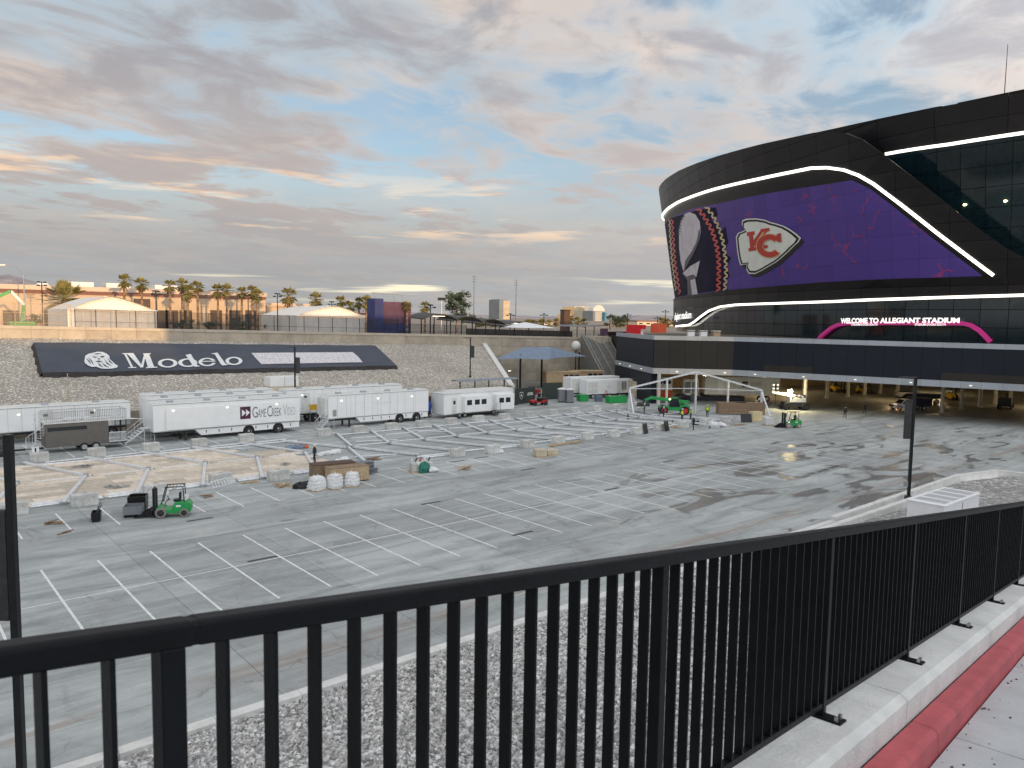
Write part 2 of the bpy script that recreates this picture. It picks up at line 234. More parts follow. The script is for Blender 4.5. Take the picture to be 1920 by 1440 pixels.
# ------------------------------------------------------------ mesh helpers
class MB:
    def __init__(s): s.v, s.f = [], []
    def add(s, vs, fs):
        k = len(s.v); s.v += [tuple(q) for q in vs]; s.f += [tuple(i+k for i in q) for q in fs]; return s
    def box(s, x0, x1, y0, y1, z0, z1):
        return s.add([(x0, y0, z0), (x1, y0, z0), (x1, y1, z0), (x0, y1, z0), (x0, y0, z1), (x1, y0, z1), (x1, y1, z1), (x0, y1, z1)], [(0, 3, 2, 1), (4, 5, 6, 7), (0, 1, 5, 4), (1, 2, 6, 5), (2, 3, 7, 6), (3, 0, 4, 7)])
    def cbox(s, c, d): return s.box(c[0]-d[0]/2, c[0]+d[0]/2, c[1]-d[1]/2, c[1]+d[1]/2, c[2]-d[2]/2, c[2]+d[2]/2)
    def bar(s, a, b, wd, ht, upv=(0, 0, 1)):
        a, b = Vector(a), Vector(b); d = (b-a).normalized(); u = Vector(upv)
        if abs(d.dot(u)) > .98: u = Vector((0, 1, 0))
        sd = d.cross(u).normalized()*wd/2; u = sd.cross(d).normalized()*ht/2
        vs = [a-sd-u, a+sd-u, a+sd+u, a-sd+u, b-sd-u, b+sd-u, b+sd+u, b-sd+u]
        return s.add(vs, [(0, 1, 2, 3), (7, 6, 5, 4), (0, 4, 5, 1), (1, 5, 6, 2), (2, 6, 7, 3), (3, 7, 4, 0)])
    def tube(s, a, b, r0, r1=None, n=8):
        a, b = Vector(a), Vector(b); r1 = r0 if r1 is None else r1; d = (b-a).normalized()
        u = Vector((0, 0, 1)) if abs(d.z) < .95 else Vector((1, 0, 0)); e1 = d.cross(u).normalized(); e2 = d.cross(e1)
        vs = []
        for p, r in ((a, r0), (b, r1)):
            for k in range(n): q = 2*math.pi*k/n; vs.append(p+(e1*math.cos(q)+e2*math.sin(q))*r)
        fs = [(k, (k+1) % n, n+(k+1) % n, n+k) for k in range(n)]+[tuple(range(n-1, -1, -1)), tuple(range(n, 2*n))]
        return s.add(vs, fs)
    def prism(s, poly, z0, z1):
        n = len(poly); vs = [(p[0], p[1], z0) for p in poly]+[(p[0], p[1], z1) for p in poly]
        return s.add(vs, [tuple(range(n-1, -1, -1)), tuple(range(n, 2*n))]+[(k, (k+1) % n, n+(k+1) % n, n+k) for k in range(n)])
    def side(s, poly, y0, y1):          # poly in x,z extruded along y
        n = len(poly); vs = [(p[0], y0, p[1]) for p in poly]+[(p[0], y1, p[1]) for p in poly]
        return s.add(vs, [tuple(range(n)), tuple(range(2*n-1, n-1, -1))]+[((k+1) % n, k, n+k, n+(k+1) % n) for k in range(n)])
    def lathe(s, prof, c=(0, 0, 0), n=12):
        k0 = []; vs = []
        for r, z in prof:
            for k in range(n): a = 2*math.pi*k/n; vs.append((c[0]+r*math.cos(a), c[1]+r*math.sin(a), c[2]+z))
        m = len(prof); fs = [(i*n+k, i*n+(k+1) % n, (i+1)*n+(k+1) % n, (i+1)*n+k) for i in range(m-1) for k in range(n)]
        fs += [tuple(range(n-1, -1, -1)), tuple(range((m-1)*n, m*n))]
        return s.add(vs, fs)
    def blob(s, c, r, seed=0, n=8, m=6, amp=.18):
        rn = random.Random(seed); vs = []
        for i in range(m+1):
            th = math.pi*i/m
            for k in range(n):
                q = 2*math.pi*k/n; a = 1+rn.uniform(-amp, amp)
                vs.append((c[0]+r[0]*a*math.sin(th)*math.cos(q), c[1]+r[1]*a*math.sin(th)*math.sin(q), c[2]+r[2]*a*math.cos(th)))
        return s.add(vs, [(i*n+k, (i+1)*n+k, (i+1)*n+(k+1) % n, i*n+(k+1) % n) for i in range(m) for k in range(n)])
    def mesh(s, name, m=None, smooth=False):
        me = bpy.data.meshes.new(name); me.from_pydata(s.v, [], s.f); me.update()
        if m: me.materials.append(M_(m) if isinstance(m, str) else m)
        if smooth: me.shade_smooth()
        return me
    def obj(s, name, m, parent=None, smooth=False, bevel=0):
        o = bpy.data.objects.new(name, s.mesh(name, m, smooth)); C.objects.link(o); o.parent = parent
        if bevel:
            b = o.modifiers.new('bevel', 'BEVEL'); b.width = bevel; b.segments = 2; b.limit_method = 'ANGLE'
        return o
def tag(o, label, cat, group=None, kind=None):
    if label: o['label'] = label
    if cat: o['category'] = cat
    if group: o['group'] = group
    if kind: o['kind'] = kind
    return o
def thing(name, label, cat, loc=(0, 0, 0), rz=0., group=None):
    o = bpy.data.objects.new(name, None); C.objects.link(o); o.location = loc; o.rotation_euler = (0, 0, rz); o.empty_display_size = .2
    return tag(o, label, cat, group)
def struct(o): o['kind'] = 'structure'; return o
def copy_tree(o, parent=None):
    c = o.copy(); C.objects.link(c); c.parent = parent
    for ch in list(o.children): copy_tree(ch, c)
    return c
def dup(o, loc, rz=None, label=None, sc=None):
    c = copy_tree(o); c.location = loc
    if rz is not None: c.rotation_euler = (0, 0, rz)
    if label: c['label'] = label
    if sc: c.scale = sc if isinstance(sc, tuple) else (sc, sc, sc)
    return c
def wheel(parent, x, y, z, r, wd, tm='tyre', rm='rim', name='wheel'):      # axle along y
    t = MB(); prof = [(r*.62, -wd/2), (r*.93, -wd/2), (r, -wd*.35), (r, wd*.35), (r*.93, wd/2), (r*.62, wd/2)]
    n = 16; vs = [(p[0]*math.cos(2*math.pi*k/n), p[1], p[0]*math.sin(2*math.pi*k/n)) for p in prof for k in range(n)]
    t.add(vs, [(i*n+k, i*n+(k+1) % n, (i+1)*n+(k+1) % n, (i+1)*n+k) for i in range(5) for k in range(n)])
    o = t.obj(name, tm, parent); o.location = (x, y, z)
    b = MB()
    for sy in (-1, 1):
        prof = [(r*.63, wd*.47), (r*.55, wd*.30), (r*.28, wd*.30), (r*.24, wd*.48), (.001, wd*.48)]
        vs = [(p[0]*math.cos(2*math.pi*k/12), sy*p[1], p[0]*math.sin(2*math.pi*k/12)) for p in prof for k in range(12)]
        b.add(vs, [(i*12+k, i*12+(k+1) % 12, (i+1)*12+(k+1) % 12, (i+1)*12+k) for i in range(4) for k in range(12)])
    b.obj('rim', rm, o); return o
def text2d(s, size=1., bold=0., xs=1.):
    cu = bpy.data.curves.new('t', 'FONT'); cu.body = s; cu.size = size; cu.offset = bold; cu.resolution_u = 3
    o = bpy.data.objects.new('t', cu); C.objects.link(o); bpy.context.view_layer.update()
    me = bpy.data.meshes.new_from_object(o.evaluated_get(bpy.context.evaluated_depsgraph_get()))
    vs = [(v.co.x*xs, v.co.y) for v in me.vertices]; fs = [tuple(p.vertices) for p in me.polygons]
    bpy.data.objects.remove(o); bpy.data.curves.remove(cu); bpy.data.meshes.remove(me)
    return vs, fs
def text_on(s, fn, m, name, parent, size=1., bold=0., xs=1., width=None):
    vs, fs = text2d(s, size, bold, xs)
    x0 = min(v[0] for v in vs); x1 = max(v[0] for v in vs); k = width/(x1-x0) if width else 1
    return MB().add([fn((v[0]-x0)*k, v[1]*(1 if width else 1)) for v in vs], fs).obj(name, m, parent)
# ============================================================ SETTING
# ---- ramp frame: along the fall line / across / height
UH = Vector((1, .15)).normalized(); NH = Vector((-UH.y, UH.x)); RG = -.153/math.hypot(1, .15)
def R(al, m, h): q = UH*al+NH*m; return (q.x, q.y, EYE+h+RG*al)
def extr(prof, a0, a1): # closed profile (m,h) along the ramp
    n = len(prof); b = MB(); vs = [R(a0, *p) for p in prof]+[R(a1, *p) for p in prof]
    return b.add(vs, [tuple(range(n)), tuple(range(2*n-1, n-1, -1))]+[((k+1) % n, k, n+k, n+(k+1) % n) for k in range(n)])
# ---- lot slabs
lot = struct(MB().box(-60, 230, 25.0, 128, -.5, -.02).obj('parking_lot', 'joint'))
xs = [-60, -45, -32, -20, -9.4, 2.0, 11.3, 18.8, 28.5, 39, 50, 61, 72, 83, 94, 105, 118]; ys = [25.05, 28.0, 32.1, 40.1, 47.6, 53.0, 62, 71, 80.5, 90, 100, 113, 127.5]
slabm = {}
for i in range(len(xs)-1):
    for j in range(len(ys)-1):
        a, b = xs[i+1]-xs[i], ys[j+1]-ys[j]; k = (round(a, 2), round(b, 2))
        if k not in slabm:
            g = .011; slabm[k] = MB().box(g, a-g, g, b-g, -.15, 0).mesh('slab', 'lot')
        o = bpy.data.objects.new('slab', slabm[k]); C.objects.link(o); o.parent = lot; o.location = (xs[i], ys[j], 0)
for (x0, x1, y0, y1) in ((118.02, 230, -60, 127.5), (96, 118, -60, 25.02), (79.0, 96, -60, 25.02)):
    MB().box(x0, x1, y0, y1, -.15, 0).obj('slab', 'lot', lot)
# ---- markings, each line a strip
def strip(x0, y0, x1, y1, wd=.115, z=.006):
    d = Vector((x1-x0, y1-y0)); n = Vector((-d.y, d.x)).normalized()*wd/2
    return MB().add([(x0-n.x, y0-n.y, z), (x1-n.x, y1-n.y, z), (x1+n.x, y1+n.y, z), (x0+n.x, y0+n.y, z)], [(0, 1, 2, 3)])
for k in range(-4, 30): 
    x = 6.98+2.735*k; strip(x, 34.95, x, 46.65).obj('painted_line', 'paint_line', lot)
strip(-30, 40.75, 97, 41.35, .10, .010).obj('painted_line', 'paint_line', lot)
for k in range(-3, 32):
    x = 7.15+2.715*k; strip(x, 53.75, x, 59.3).obj('painted_line', 'paint_line', lot)
for k in range(2, 26):
    x = 7.15+2.715*k; strip(x, 81.5, x, 92).obj('painted_line', 'paint_line', lot)
strip(0, 79.9, 40, 79.9, .09).obj('painted_line', 'paint_line', lot)
for (px, py) in ((492, 1048), (980, 1000), (375, 974), (808, 943), (858, 865), (902, 858), (990, 880), (1147, 917), (1254, 865), (1330, 830)):
    p = W(px, py); MB().box(-.85, .85, -.12, .12, .004, .014).obj('drain_slot', 'drain', lot).location = p
# ---- kerb round the gravel bank
def kerb_line(pts, wd, ht, name='kerb_stone', step=3.0, par=None):
    for (a, b) in zip(pts[:-1], pts[1:]):
        a, b = Vector(a), Vector(b); L = (b-a).length; n = max(1, round(L/step))
        for k in range(n):
            p, q = a.lerp(b, k/n), a.lerp(b, (k+1)/n); d = (q-p).normalized()*.006
            MB().bar((p.x+d.x, p.y+d.y, ht/2-.06), (q.x-d.x, q.y-d.y, ht/2-.06), wd, ht+.12).obj(name, 'kerb_white', par, bevel=.02)
kb = struct(MB().box(-60, 74, 24.75, 25.1, -.3, .04).obj('kerb', 'kerb_white'))
kerb_line([(-60, 24.93), (50.3, 24.93)], .46, .36, par=kb)
kerb_line([(50.3, 24.95), (73.8, 25.4), (79.3, 24.0), (79.8, 21.8), (79.8, 13.6)], .42, .62, par=kb)
kerb_line([(45, 23.3), (62.6, 23.45)], .40, .95, par=kb)
# ---- gravel bank under the ramp
def bank_z(x, y):
    yr = 1.67+.15*x; zr = max(.3, EYE-1.75-.153*x); g = min(.27, (zr-.3)/max(1, 25.4-yr)); return .16+g*max(0, 24.75-y)
b = MB(); NX, NY = 70, 26
for i in range(NX+1):
    x = -60+139.4*i/NX
    for j in range(NY+1):
        y0 = 1.5+.15*x; ye = 24.8 if x < 73.5 else 24.8-(x-73.5)*.28; y = y0+(ye-y0)*j/NY
        b.v.append((x, y, bank_z(x, y)+random.uniform(-.03, .05)))
for i in range(NX):
    for j in range(NY): k = i*(NY+1)+j; b.f.append((k, k+NY+1, k+NY+2, k+1))
struct(b.obj('gravel_bank', 'near_gravel', smooth=True))
# loose stones near the viewer: geometry nodes on a patch of the bank
b = MB(); n1, n2 = 40, 20
for i in range(n1+1):
    for j in range(n2+1):
        x = -1+47*i/n1; y0 = max(8.0, 3.2+.15*x); y = y0+(24.62-y0)*j/n2; b.v.append((x, y, bank_z(x, y)+.0))
for i in range(n1):
    for j in range(n2): k = i*(n2+1)+j; b.f.append((k, k+n2+1, k+n2+2, k+1))
st = b.obj('gravel_stones', 'stone'); tag(st, 'loose grey crushed stones covering the bank below the railing', 'gravel', kind='stuff')
ng = bpy.data.node_groups.new('scatter_stones', 'GeometryNodeTree'); ng.interface.new_socket('Geometry', in_out='INPUT', socket_type='NodeSocketGeometry'); ng.interface.new_socket('Geometry', in_out='OUTPUT', socket_type='NodeSocketGeometry')
g = NT(ng); gi, go = g.n('NodeGroupInput'), g.n('NodeGroupOutput')
dp = g.n('GeometryNodeDistributePointsOnFaces', i={'Mesh': gi.outputs[0], 'Density': 98.0, 'Seed': 3})
ic = g.n('GeometryNodeMeshIcoSphere', i={'Radius': .070, 'Subdivisions': 2})
nz = g.n('ShaderNodeTexNoise', i={'Scale': 11.0, 'Detail': 2.0}); nv = g.n('ShaderNodeVectorMath', operation='SUBTRACT', i={0: nz.outputs[1], 1: (.5, .5, .5)}); ns = g.n('ShaderNodeVectorMath', operation='SCALE', i={0: nv.outputs[0], 3: .11})
sp_ = g.n('GeometryNodeSetPosition', i={'Geometry': ic.outputs[0], 'Offset': ns.outputs[0]}); sm_ = g.n('GeometryNodeSetMaterial', i={'Geometry': sp_.outputs[0], 'Material': M_('stone')})
rv = g.n('FunctionNodeRandomValue', data_type='FLOAT_VECTOR', i={0: (0, 0, 0), 1: (6.28, 6.28, 6.28)}); rs = g.n('FunctionNodeRandomValue', data_type='FLOAT_VECTOR', i={0: (.45, .42, .4), 1: (1.9, 1.5, 1.2), 'Seed': 5})
ip = g.n('GeometryNodeInstanceOnPoints', i={'Points': dp.outputs[0], 'Instance': sm_.outputs[0], 'Rotation': rv.outputs[0], 'Scale': rs.outputs[0]})
g.nt.links.new(ip.outputs[0], go.inputs[0]); st.modifiers.new('stones', 'NODES').node_group = ng
# ---- ramp: wall, upstand units, red kerb units, pavement
rw = struct(extr([(1.24, -1.80), (1.24, -3.2), (1.24, -13), (1.62, -13), (1.62, -1.80)], -40, 76).obj('ramp_wall', 'upstand_side'))
a = -40.4
while a < 76:
    e = a+3.05; g_ = .006
    extr([(1.19, -1.80), (1.64, -1.80), (1.64, -1.60), (1.235, -1.60), (1.19, -1.64)], a+g_, e-g_).obj('upstand_unit', 'upstand', rw)
    a = e
# kerb face wears a warmer cement, cast in the same units
rk = struct(extr([(1.02, -2.1), (1.19, -2.1), (1.19, -1.83), (1.03, -1.83)], -40, 77).obj('ramp_kerb', 'joint'))
a = -40.31
while a < 76:
    e = a+3.05; g_ = .005
    extr([(1.005, -2.05), (1.178, -2.05), (1.178, -1.79), (1.06, -1.79), (1.032, -1.80), (1.018, -1.825)], a+g_, e-g_).obj('kerb_unit', 'red_kerb', rk, bevel=.006)
    a = e
rp = struct(extr([(-9, -2.6), (1.02, -2.6), (1.02, -1.975), (-9, -1.975)], -40, 78).obj('ramp_pavement', 'joint'))
a = -40.0
while a < 77:
    e = a+2.7; g_ = .006
    for (m0, m1) in ((-1.9, .998), (-5, -1.91), (-9, -5.01)): extr([(m0, -2.2), (m1, -2.2), (m1, -1.956), (m0, -1.956)], a+g_, e-g_).obj('pavement_slab', 'pave', rp)
    a = e
lit = MB(); rn = random.Random(5)
for k in range(70):
    al, m = rn.uniform(3.2, 9), .99-abs(rn.gauss(0, .22)); s_ = rn.uniform(.003, .012); lit.blob(R(al, m, -1.956+s_*.4), (s_*rn.uniform(.8, 2.2), s_, s_*.5), k, 5, 4)
tag(lit.obj('leaf_litter', 'dark_wood'), 'scattered dark grit and leaf crumbs beside the red kerb', 'litter', kind='stuff')
# ---- guard railing
gr = thing('guard_railing', 'long black steel guard railing of flat bars on the concrete upstand', 'railing')
A0, A1 = -1.9, 21.3; MR = 1.434
def rail_bar(m0, m1, h0, h1, a0, a1, name, par=gr, bev=.004): return extr([(m0, h0), (m1, h0), (m1, h1), (m0, h1)], a0, a1).obj(name, 'rail_black', par, bevel=bev)
posts = [(al+.2125)*math.hypot(1, .15) for al in (-1.42, .433, 2.29, 4.16, 6.0, 7.84, 9.67, 11.5, 13.35, 15.2, 17.05, 18.9)]
for (ra, rb) in ((A0, posts[1]+.045), (posts[1]+.045, A1)):
    o = rail_bar(MR-.027, MR+.027, -.544, -.491, ra, rb, 'top_rail', bev=.011); o.modifiers['bevel'].segments = 3
rail_bar(MR-.0255, MR+.0255, -.5425, -.4925, posts[1]+.02, posts[1]+.07, 'rail_sleeve', bev=.009)
for k, pa in enumerate(posts):
    nx = posts[k+1] if k+1 < len(posts) else A1
    po = rail_bar(MR-.025, MR+.025, -1.60, -.54, pa-.024, pa+.024, 'post')
    rail_bar(MR-.02, MR+.02, -1.545, -1.51, pa+.025, nx-.025, 'bottom_rail')
    bp = extr([(MR-.13, -1.603), (MR+.03, -1.603), (MR+.03, -1.588), (MR-.13, -1.588)], pa-.055, pa+.055).obj('base_plate', 'rail_black', po)
    for (da, dm) in ((-.035, -.10), (.035, -.10)):
        bb = MB(); c0 = R(pa+da, MR+dm, -1.59); bb.tube(c0, (c0[0], c0[1], c0[2]+.028), .013, .012, 6); bb.obj('bolt', 'steel', po)
    n = round((nx-pa)/.1092)
    for q in range(1, n):
        al = pa+(nx-pa)*q/n
        extr([(MR-.021, -1.512), (MR+.021, -1.512), (MR+.021, -.544), (MR-.021, -.544)], al-.005, al+.005).obj('bar', 'rail_black', gr)
# ---- berm with low wall, retaining wall
def wtop(x): return 11.98-.0183*x
def wbase(x): return wtop(x)-1.67-.004*x
def berm_z(x, y): return 2.2+(y-97.2)*(wbase(x)-2.2)/27.7
def xedge(y): return 82.9+(y-97)*15.9/28
b = MB(); NX, NY = 90, 22
for i in range(NX+1):
    for j in range(NY+1):
        y = 97.2+27.7*j/NY; x = -45+(xedge(y)+45)*i/NX; b.v.append((x, y, berm_z(x, y)+random.uniform(-.04, .05)))
for i in range(NX):
    for j in range(NY): k = i*(NY+1)+j; b.f.append((k, k+NY+1, k+NY+2, k+1))
struct(b.obj('gravel_berm', 'berm_gravel', smooth=True))
rwl = thing('retaining_wall', 'long beige concrete retaining wall of large blocks above the gravel berm', 'wall')
x = -46.0
while x < 127:
    e = min(x+3.4, 127.2); g_ = .012
    zt0, zt1, zb0, zb1 = wtop(x), wtop(e), wbase(x)-.25, wbase(e)-.25
    if e > 98.5: zb0 = zt0-2.2; zb1 = zt1-2.2
    for (n_, m_, ya, h0, h1, l0, l1) in (('cap', 'retain_cap', 124.80, zt0, zt1, zt0-.42, zt1-.42), ('block', 'retaining', 124.92, zt0-.43, zt1-.43, zb0, zb1)):
        MB().add([(x+g_, ya, l0), (e-g_, ya, l1), (e-g_, 125.5, l1), (x+g_, 125.5, l0), (x+g_, ya, h0), (e-g_, ya, h1), (e-g_, 125.5, h1), (x+g_, 125.5, h0)], [(0, 3, 2, 1), (4, 5, 6, 7), (0, 1, 5, 4), (1, 2, 6, 5), (2, 3, 7, 6), (3, 0, 4, 7)]).obj(n_, m_, rwl)
    if e > 98.5:
        z = zb1-.012; 
        while z > 0:
            l = max(-.1, z-1.9); MB().box(x+g_, e-g_, 124.92, 125.5, l, z).obj('block', 'retaining', rwl); z = l-.012
            if l < 0: break
    x = e
MB().box(-46, 127.2, 125.1, 125.6, 0, 8.9).obj('core', 'joint', rwl)
lw = thing('low_wall', 'low concrete wall along the foot of the gravel berm behind the trailers', 'wall')
x = -45
while x < 82:
    e = min(82.9, x+3.7); MB().box(x+.01, e-.01, 96.8, 97.25, -.1, 2.25).obj('block', 'retaining', lw); x = e
# sloping concrete edge of the berm with its side wall
es = thing('berm_edge', 'sloping concrete edge strip closing the gravel berm beside the shade sail', 'wall')
MB().bar((82.9, 97.0, 2.4), (99.1, 125.1, wbase(99)+.25), .9, .35).obj('coping', 'kerb_white', es)
MB().add([(82.95, 96.9, 0), (99.3, 125, 0), (99.3, 125, wbase(99)), (82.95, 96.9, 2.25)], [(0, 1, 2, 3)]).obj('side_wall', 'retaining', es)
# ---- ground sheets round the pit
def gz(x): return wtop(min(max(x, -300), 127))-1.0
b = MB(); gx = [-9000, -3000, -300, -60, 0, 60, 127, 300, 3000, 12000]; gy = [125.4, 160, 400, 3000, 12000]
for x in gx:
    for y in gy: b.v.append((x, y, gz(x)))
for i in range(len(gx)-1):
    for j in range(len(gy)-1): k = i*5+j; b.f.append((k, k+5, k+6, k+1))
mat('ground', (.26, .22, .175), .95, 0, .2, .05, world=True)
b.box(-9000, -60, -40, 125.4, 4, 12.2); b.box(-9000, 12000, -9000, -14, 3, 12.0)
struct(b.obj('ground', 'ground'))
hb = MB(); rn = random.Random(11)
def ridge(dist, p0, p1, n, hs, seed):
    r_ = random.Random(seed); k0 = len(hb.v); pts = []
    for i in range(n+1):
        px = p0+(p1-p0)*i/n; f = i/n; x_ = f*(len(hs)-1); q = int(min(x_, len(hs)-2)); py = hs[q]+(hs[q+1]-hs[q])*(x_-q)+r_.uniform(-1.2, 1.2)
        d = ray(px, py); t = dist/math.hypot(d.x, d.y); pts.append((d.x*t, d.y*t, EYE+d.z*t))
    for p in pts:
        L = math.hypot(p[0], p[1]); ux, uy = p[0]/L, p[1]/L
        for (s_, zf) in ((-.22, 0), (-.12, .45), (-.05, .8), (0, 1), (.2, .3)):
            o_ = dist*s_*(.6+r_.random()*.4); hb.v.append((p[0]+ux*o_, p[1]+uy*o_, 8+(p[2]-8)*zf*(1 if zf in (0, 1) else r_.uniform(.85, 1.12))))
    for i in range(n):
        for j in range(4): k = k0+i*5+j; hb.f.append((k, k+5, k+6, k+1))
ridge(6500, -300, 330, 60, [560, 552, 545, 538, 530, 522, 520, 515, 527, 541, 529, 541, 554, 562, 572], 1)
ridge(9500, 250, 1300, 60, [566, 566, 570, 574, 578, 580, 582, 586, 588, 590, 592, 594, 592, 590, 596], 2)
struct(hb.obj('hills', 'hill', smooth=True))
# ---- added block, unseen behind the viewpoint; it keeps the low sun off the lot
ob = thing('sun_blocker', 'added unseen block behind the ramp keeping the low sun off the lot', 'building')
MB().box(20, 330, -62, -38, 11, 20.9).obj('wall', 'stucco', ob); MB().box(19.8, 330.2, -62.2, -37.8, 20.9, 21.4).obj('roof', 'roof_trim', ob)
for k in range(50): MB().box(24+6*k, 28+6*k, -37.98, -37.9, 13.5, 16.5).obj('window', 'win_glass', ob)
# ============================================================ PODIUM AND GARAGE
pd = thing('stadium_podium', 'dark panelled stadium podium with pale fascias above an open garage', 'building')
FA = [(113, 101), (99.7, 81), (108.4, 71.7), (119.5, 33.7), (129, 0), (140, -40)]
deck = FA+[(400, -40), (400, 132), (133, 124.9), (132.6, 121.4), (120.7, 102.3)]
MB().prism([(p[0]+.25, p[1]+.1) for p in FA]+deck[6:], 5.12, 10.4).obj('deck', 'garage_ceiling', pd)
for q, (a, b_) in enumerate(zip(FA[:-1], FA[1:])):
    a, b_ = Vector(a), Vector(b_); L = (b_-a).length; n = max(1, round(L/2.52)); d = (b_-a).normalized(); nr = Vector((d.y, -d.x)) if q else Vector((d.y, -d.x))
    if nr.dot(-a) < 0: nr = -nr
    for k in range(n):
        p, r_ = a+(b_-a)*(k/n), a+(b_-a)*((k+1)/n); p = p+d*.012; r_ = r_-d*.012
        def face(z0, z1, out, name, m):
            o0 = nr*(out); i0 = nr*(-.3)
            v = [p+i0, r_+i0, r_+o0, p+o0]; MB().prism([(t.x, t.y) for t in v] if q else [(t.x, t.y) for t in v], z0, z1).obj(name, m, pd)
        warm = q == 1  # light on this face is put into warmer copies, beside real panel tones
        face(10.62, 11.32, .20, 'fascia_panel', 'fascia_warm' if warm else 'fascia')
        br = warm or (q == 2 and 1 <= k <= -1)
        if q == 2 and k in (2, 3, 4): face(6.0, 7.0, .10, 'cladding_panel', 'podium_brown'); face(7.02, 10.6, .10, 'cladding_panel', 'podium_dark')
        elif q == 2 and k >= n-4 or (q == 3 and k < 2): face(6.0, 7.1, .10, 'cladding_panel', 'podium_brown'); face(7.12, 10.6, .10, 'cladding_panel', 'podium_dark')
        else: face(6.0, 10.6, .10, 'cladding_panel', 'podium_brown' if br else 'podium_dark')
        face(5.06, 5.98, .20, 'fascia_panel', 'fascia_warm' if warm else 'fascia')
        if k % 3 == 1 and q < 4:
            c = (p+r_)/2+nr*.22; MB().cbox((c.x, c.y, 5.45), (.28, .28, .10)).obj('wall_light', 'dim_glow', pd)
# lower dark wall left of the garage mouth
MB().prism([(112.6, 101), (100.4, 81.9), (101.2, 81.4), (113.4, 100.4)], -.1, 5.05).obj('side_wall', 'podium_dark', pd)
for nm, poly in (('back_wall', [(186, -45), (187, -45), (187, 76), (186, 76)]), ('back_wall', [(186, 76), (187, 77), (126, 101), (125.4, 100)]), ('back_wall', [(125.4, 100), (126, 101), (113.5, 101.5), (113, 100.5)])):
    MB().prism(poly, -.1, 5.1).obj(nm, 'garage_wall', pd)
cols = [(100.4, 80.3), (116, 63.1), (130.6, 47.85), (138.5, 47.8), (145.2, 47.3), (153.5, 47.6), (161.5, 47.6), (170, 47.6), (127.2, 69.4), (135.4, 69.4), (143.1, 69.2), (149.4, 68.9), (155.2, 68.5), (163, 68.5), (172, 68.5), (145, 27), (153, 27), (161, 27), (170, 27), (134, 27), (112, 82), (122, 86)]
for (x, y) in cols:
    c = MB(); c.tube((x, y, .15), (x, y, 5.13), .30, .30, 14).tube((x, y, 0), (x, y, .15), .42, .42, 14); c.obj('column', 'column', pd, smooth=False)
# lit lamps in the garage
def lamp_light(name, loc, e, col=(1, .72, .38), r=.25):
    l = bpy.data.lights.new(name, 'POINT'); l.energy = e; l.color = col; l.shadow_soft_size = r; o = bpy.data.objects.new(name, l); C.objects.link(o); o.location = loc; return o
for (x, y) in ((118, 84), (128, 78), (142, 60), (166, 62), (152, 40), (172, 38), (142, 80)):
    t = thing('garage_lamp', 'glowing lamp under the garage ceiling behind the podium columns', 'lamp', (x, y, 0), 0, 'lamps under the garage ceiling')
    MB().cbox((0, 0, 5.06), (.9, .3, .1)).obj('housing', 'dark_metal', t); MB().cbox((0, 0, 4.98), (.8, .22, .06)).obj('diffuser', 'lamp_glow', t)
    lamp_light('garage_lamp_light', (x, y, 4.75), 620).parent = None
# ============================================================ STADIUM
st_ = thing('stadium', 'huge black curved stadium with a purple mural and glowing white light lines', 'stadium')
PL = [(190, 40), (150, 78), (118, 106), (100, 121), (83, 136.5), (72.3, 151), (66.3, 170), (61, 189), (57, 214), (55.6, 240), (56.2, 262), (60, 285), (70, 305), (90, 325), (130, 340)]
cur = []
for k in range(1, len(PL)-2):
    p0, p1, p2, p3 = [Vector(q) for q in PL[k-1:k+3]]
    for q in range(12):
        t = q/12; cur.append(.5*((2*p1)+(p2-p0)*t+(2*p0-5*p1+4*p2-p3)*t*t+(3*p1-p0-3*p2+p3)*t**3))
cur.append(Vector(PL[-2])); sl_ = [0]
for p, q in zip(cur[:-1], cur[1:]): sl_.append(sl_[-1]+(q-p).length)
def plan(s):
    s = min(max(s, 0), sl_[-1]-.01); k = 0
    lo, hi = 0, len(sl_)-1
    while hi-lo > 1:
        md = (lo+hi)//2
        if sl_[md] <= s: lo = md
        else: hi = md
    t = (s-sl_[lo])/(sl_[hi]-sl_[lo]); return cur[lo].lerp(cur[hi], t), lo, t
nrm = []
for k in range(len(cur)):
    d = (cur[min(k+1, len(cur)-1)]-cur[max(k-1, 0)]).normalized(); nrm.append(Vector((-d.y, d.x)))
def lean(z): return max(0., z-20.)*.165
def SP(s, z, off=0.):               # point on the leaning facade
    p, k, t = plan(s); n = nrm[k].lerp(nrm[k+1], t).normalized(); q = p+n*(lean(z)+off); g = cw(q.x, q.y); return (g.x, g.y, z)
def sz(px, py, off=0.):             # facade coordinates of a surveyed sight line
    d = ray(px, py); dh = cw_inv(d); best = None; z = 30.
    for it in range(7):
        e = lean(z)+off; best = None; pa = None
        for k in range(len(cur)):
            p = cur[k]+nrm[k]*e; c = p.x*dh[1]-p.y*dh[0]
            if pa is not None and pa[1]*c <= 0 and p.y > 0:
                t = pa[1]/(pa[1]-c) if pa[1] != c else 0; s = sl_[k-1]+t*(sl_[k]-sl_[k-1]); q = pa[0].lerp(p, t); T = q.length
                if best is None or T < best[1]: best = (s, T)
            pa = (p, c)
        if best is None:            # beyond the limb: nearest bearing
            k = min(range(len(cur)), key=lambda i: abs(math.atan2((cur[i]+nrm[i]*e).x, (cur[i]+nrm[i]*e).y)-math.atan2(dh[0], dh[1]))); best = (sl_[k], (cur[k]+nrm[k]*e).length)
        z = EYE+d.z*best[1]/math.hypot(d.x, d.y)
    return (best[0], z)
def cw_inv(d):
    cy, sy = math.cos(YAW), math.sin(YAW); return (d.x*cy+d.y*sy, -d.x*sy+d.y*cy)
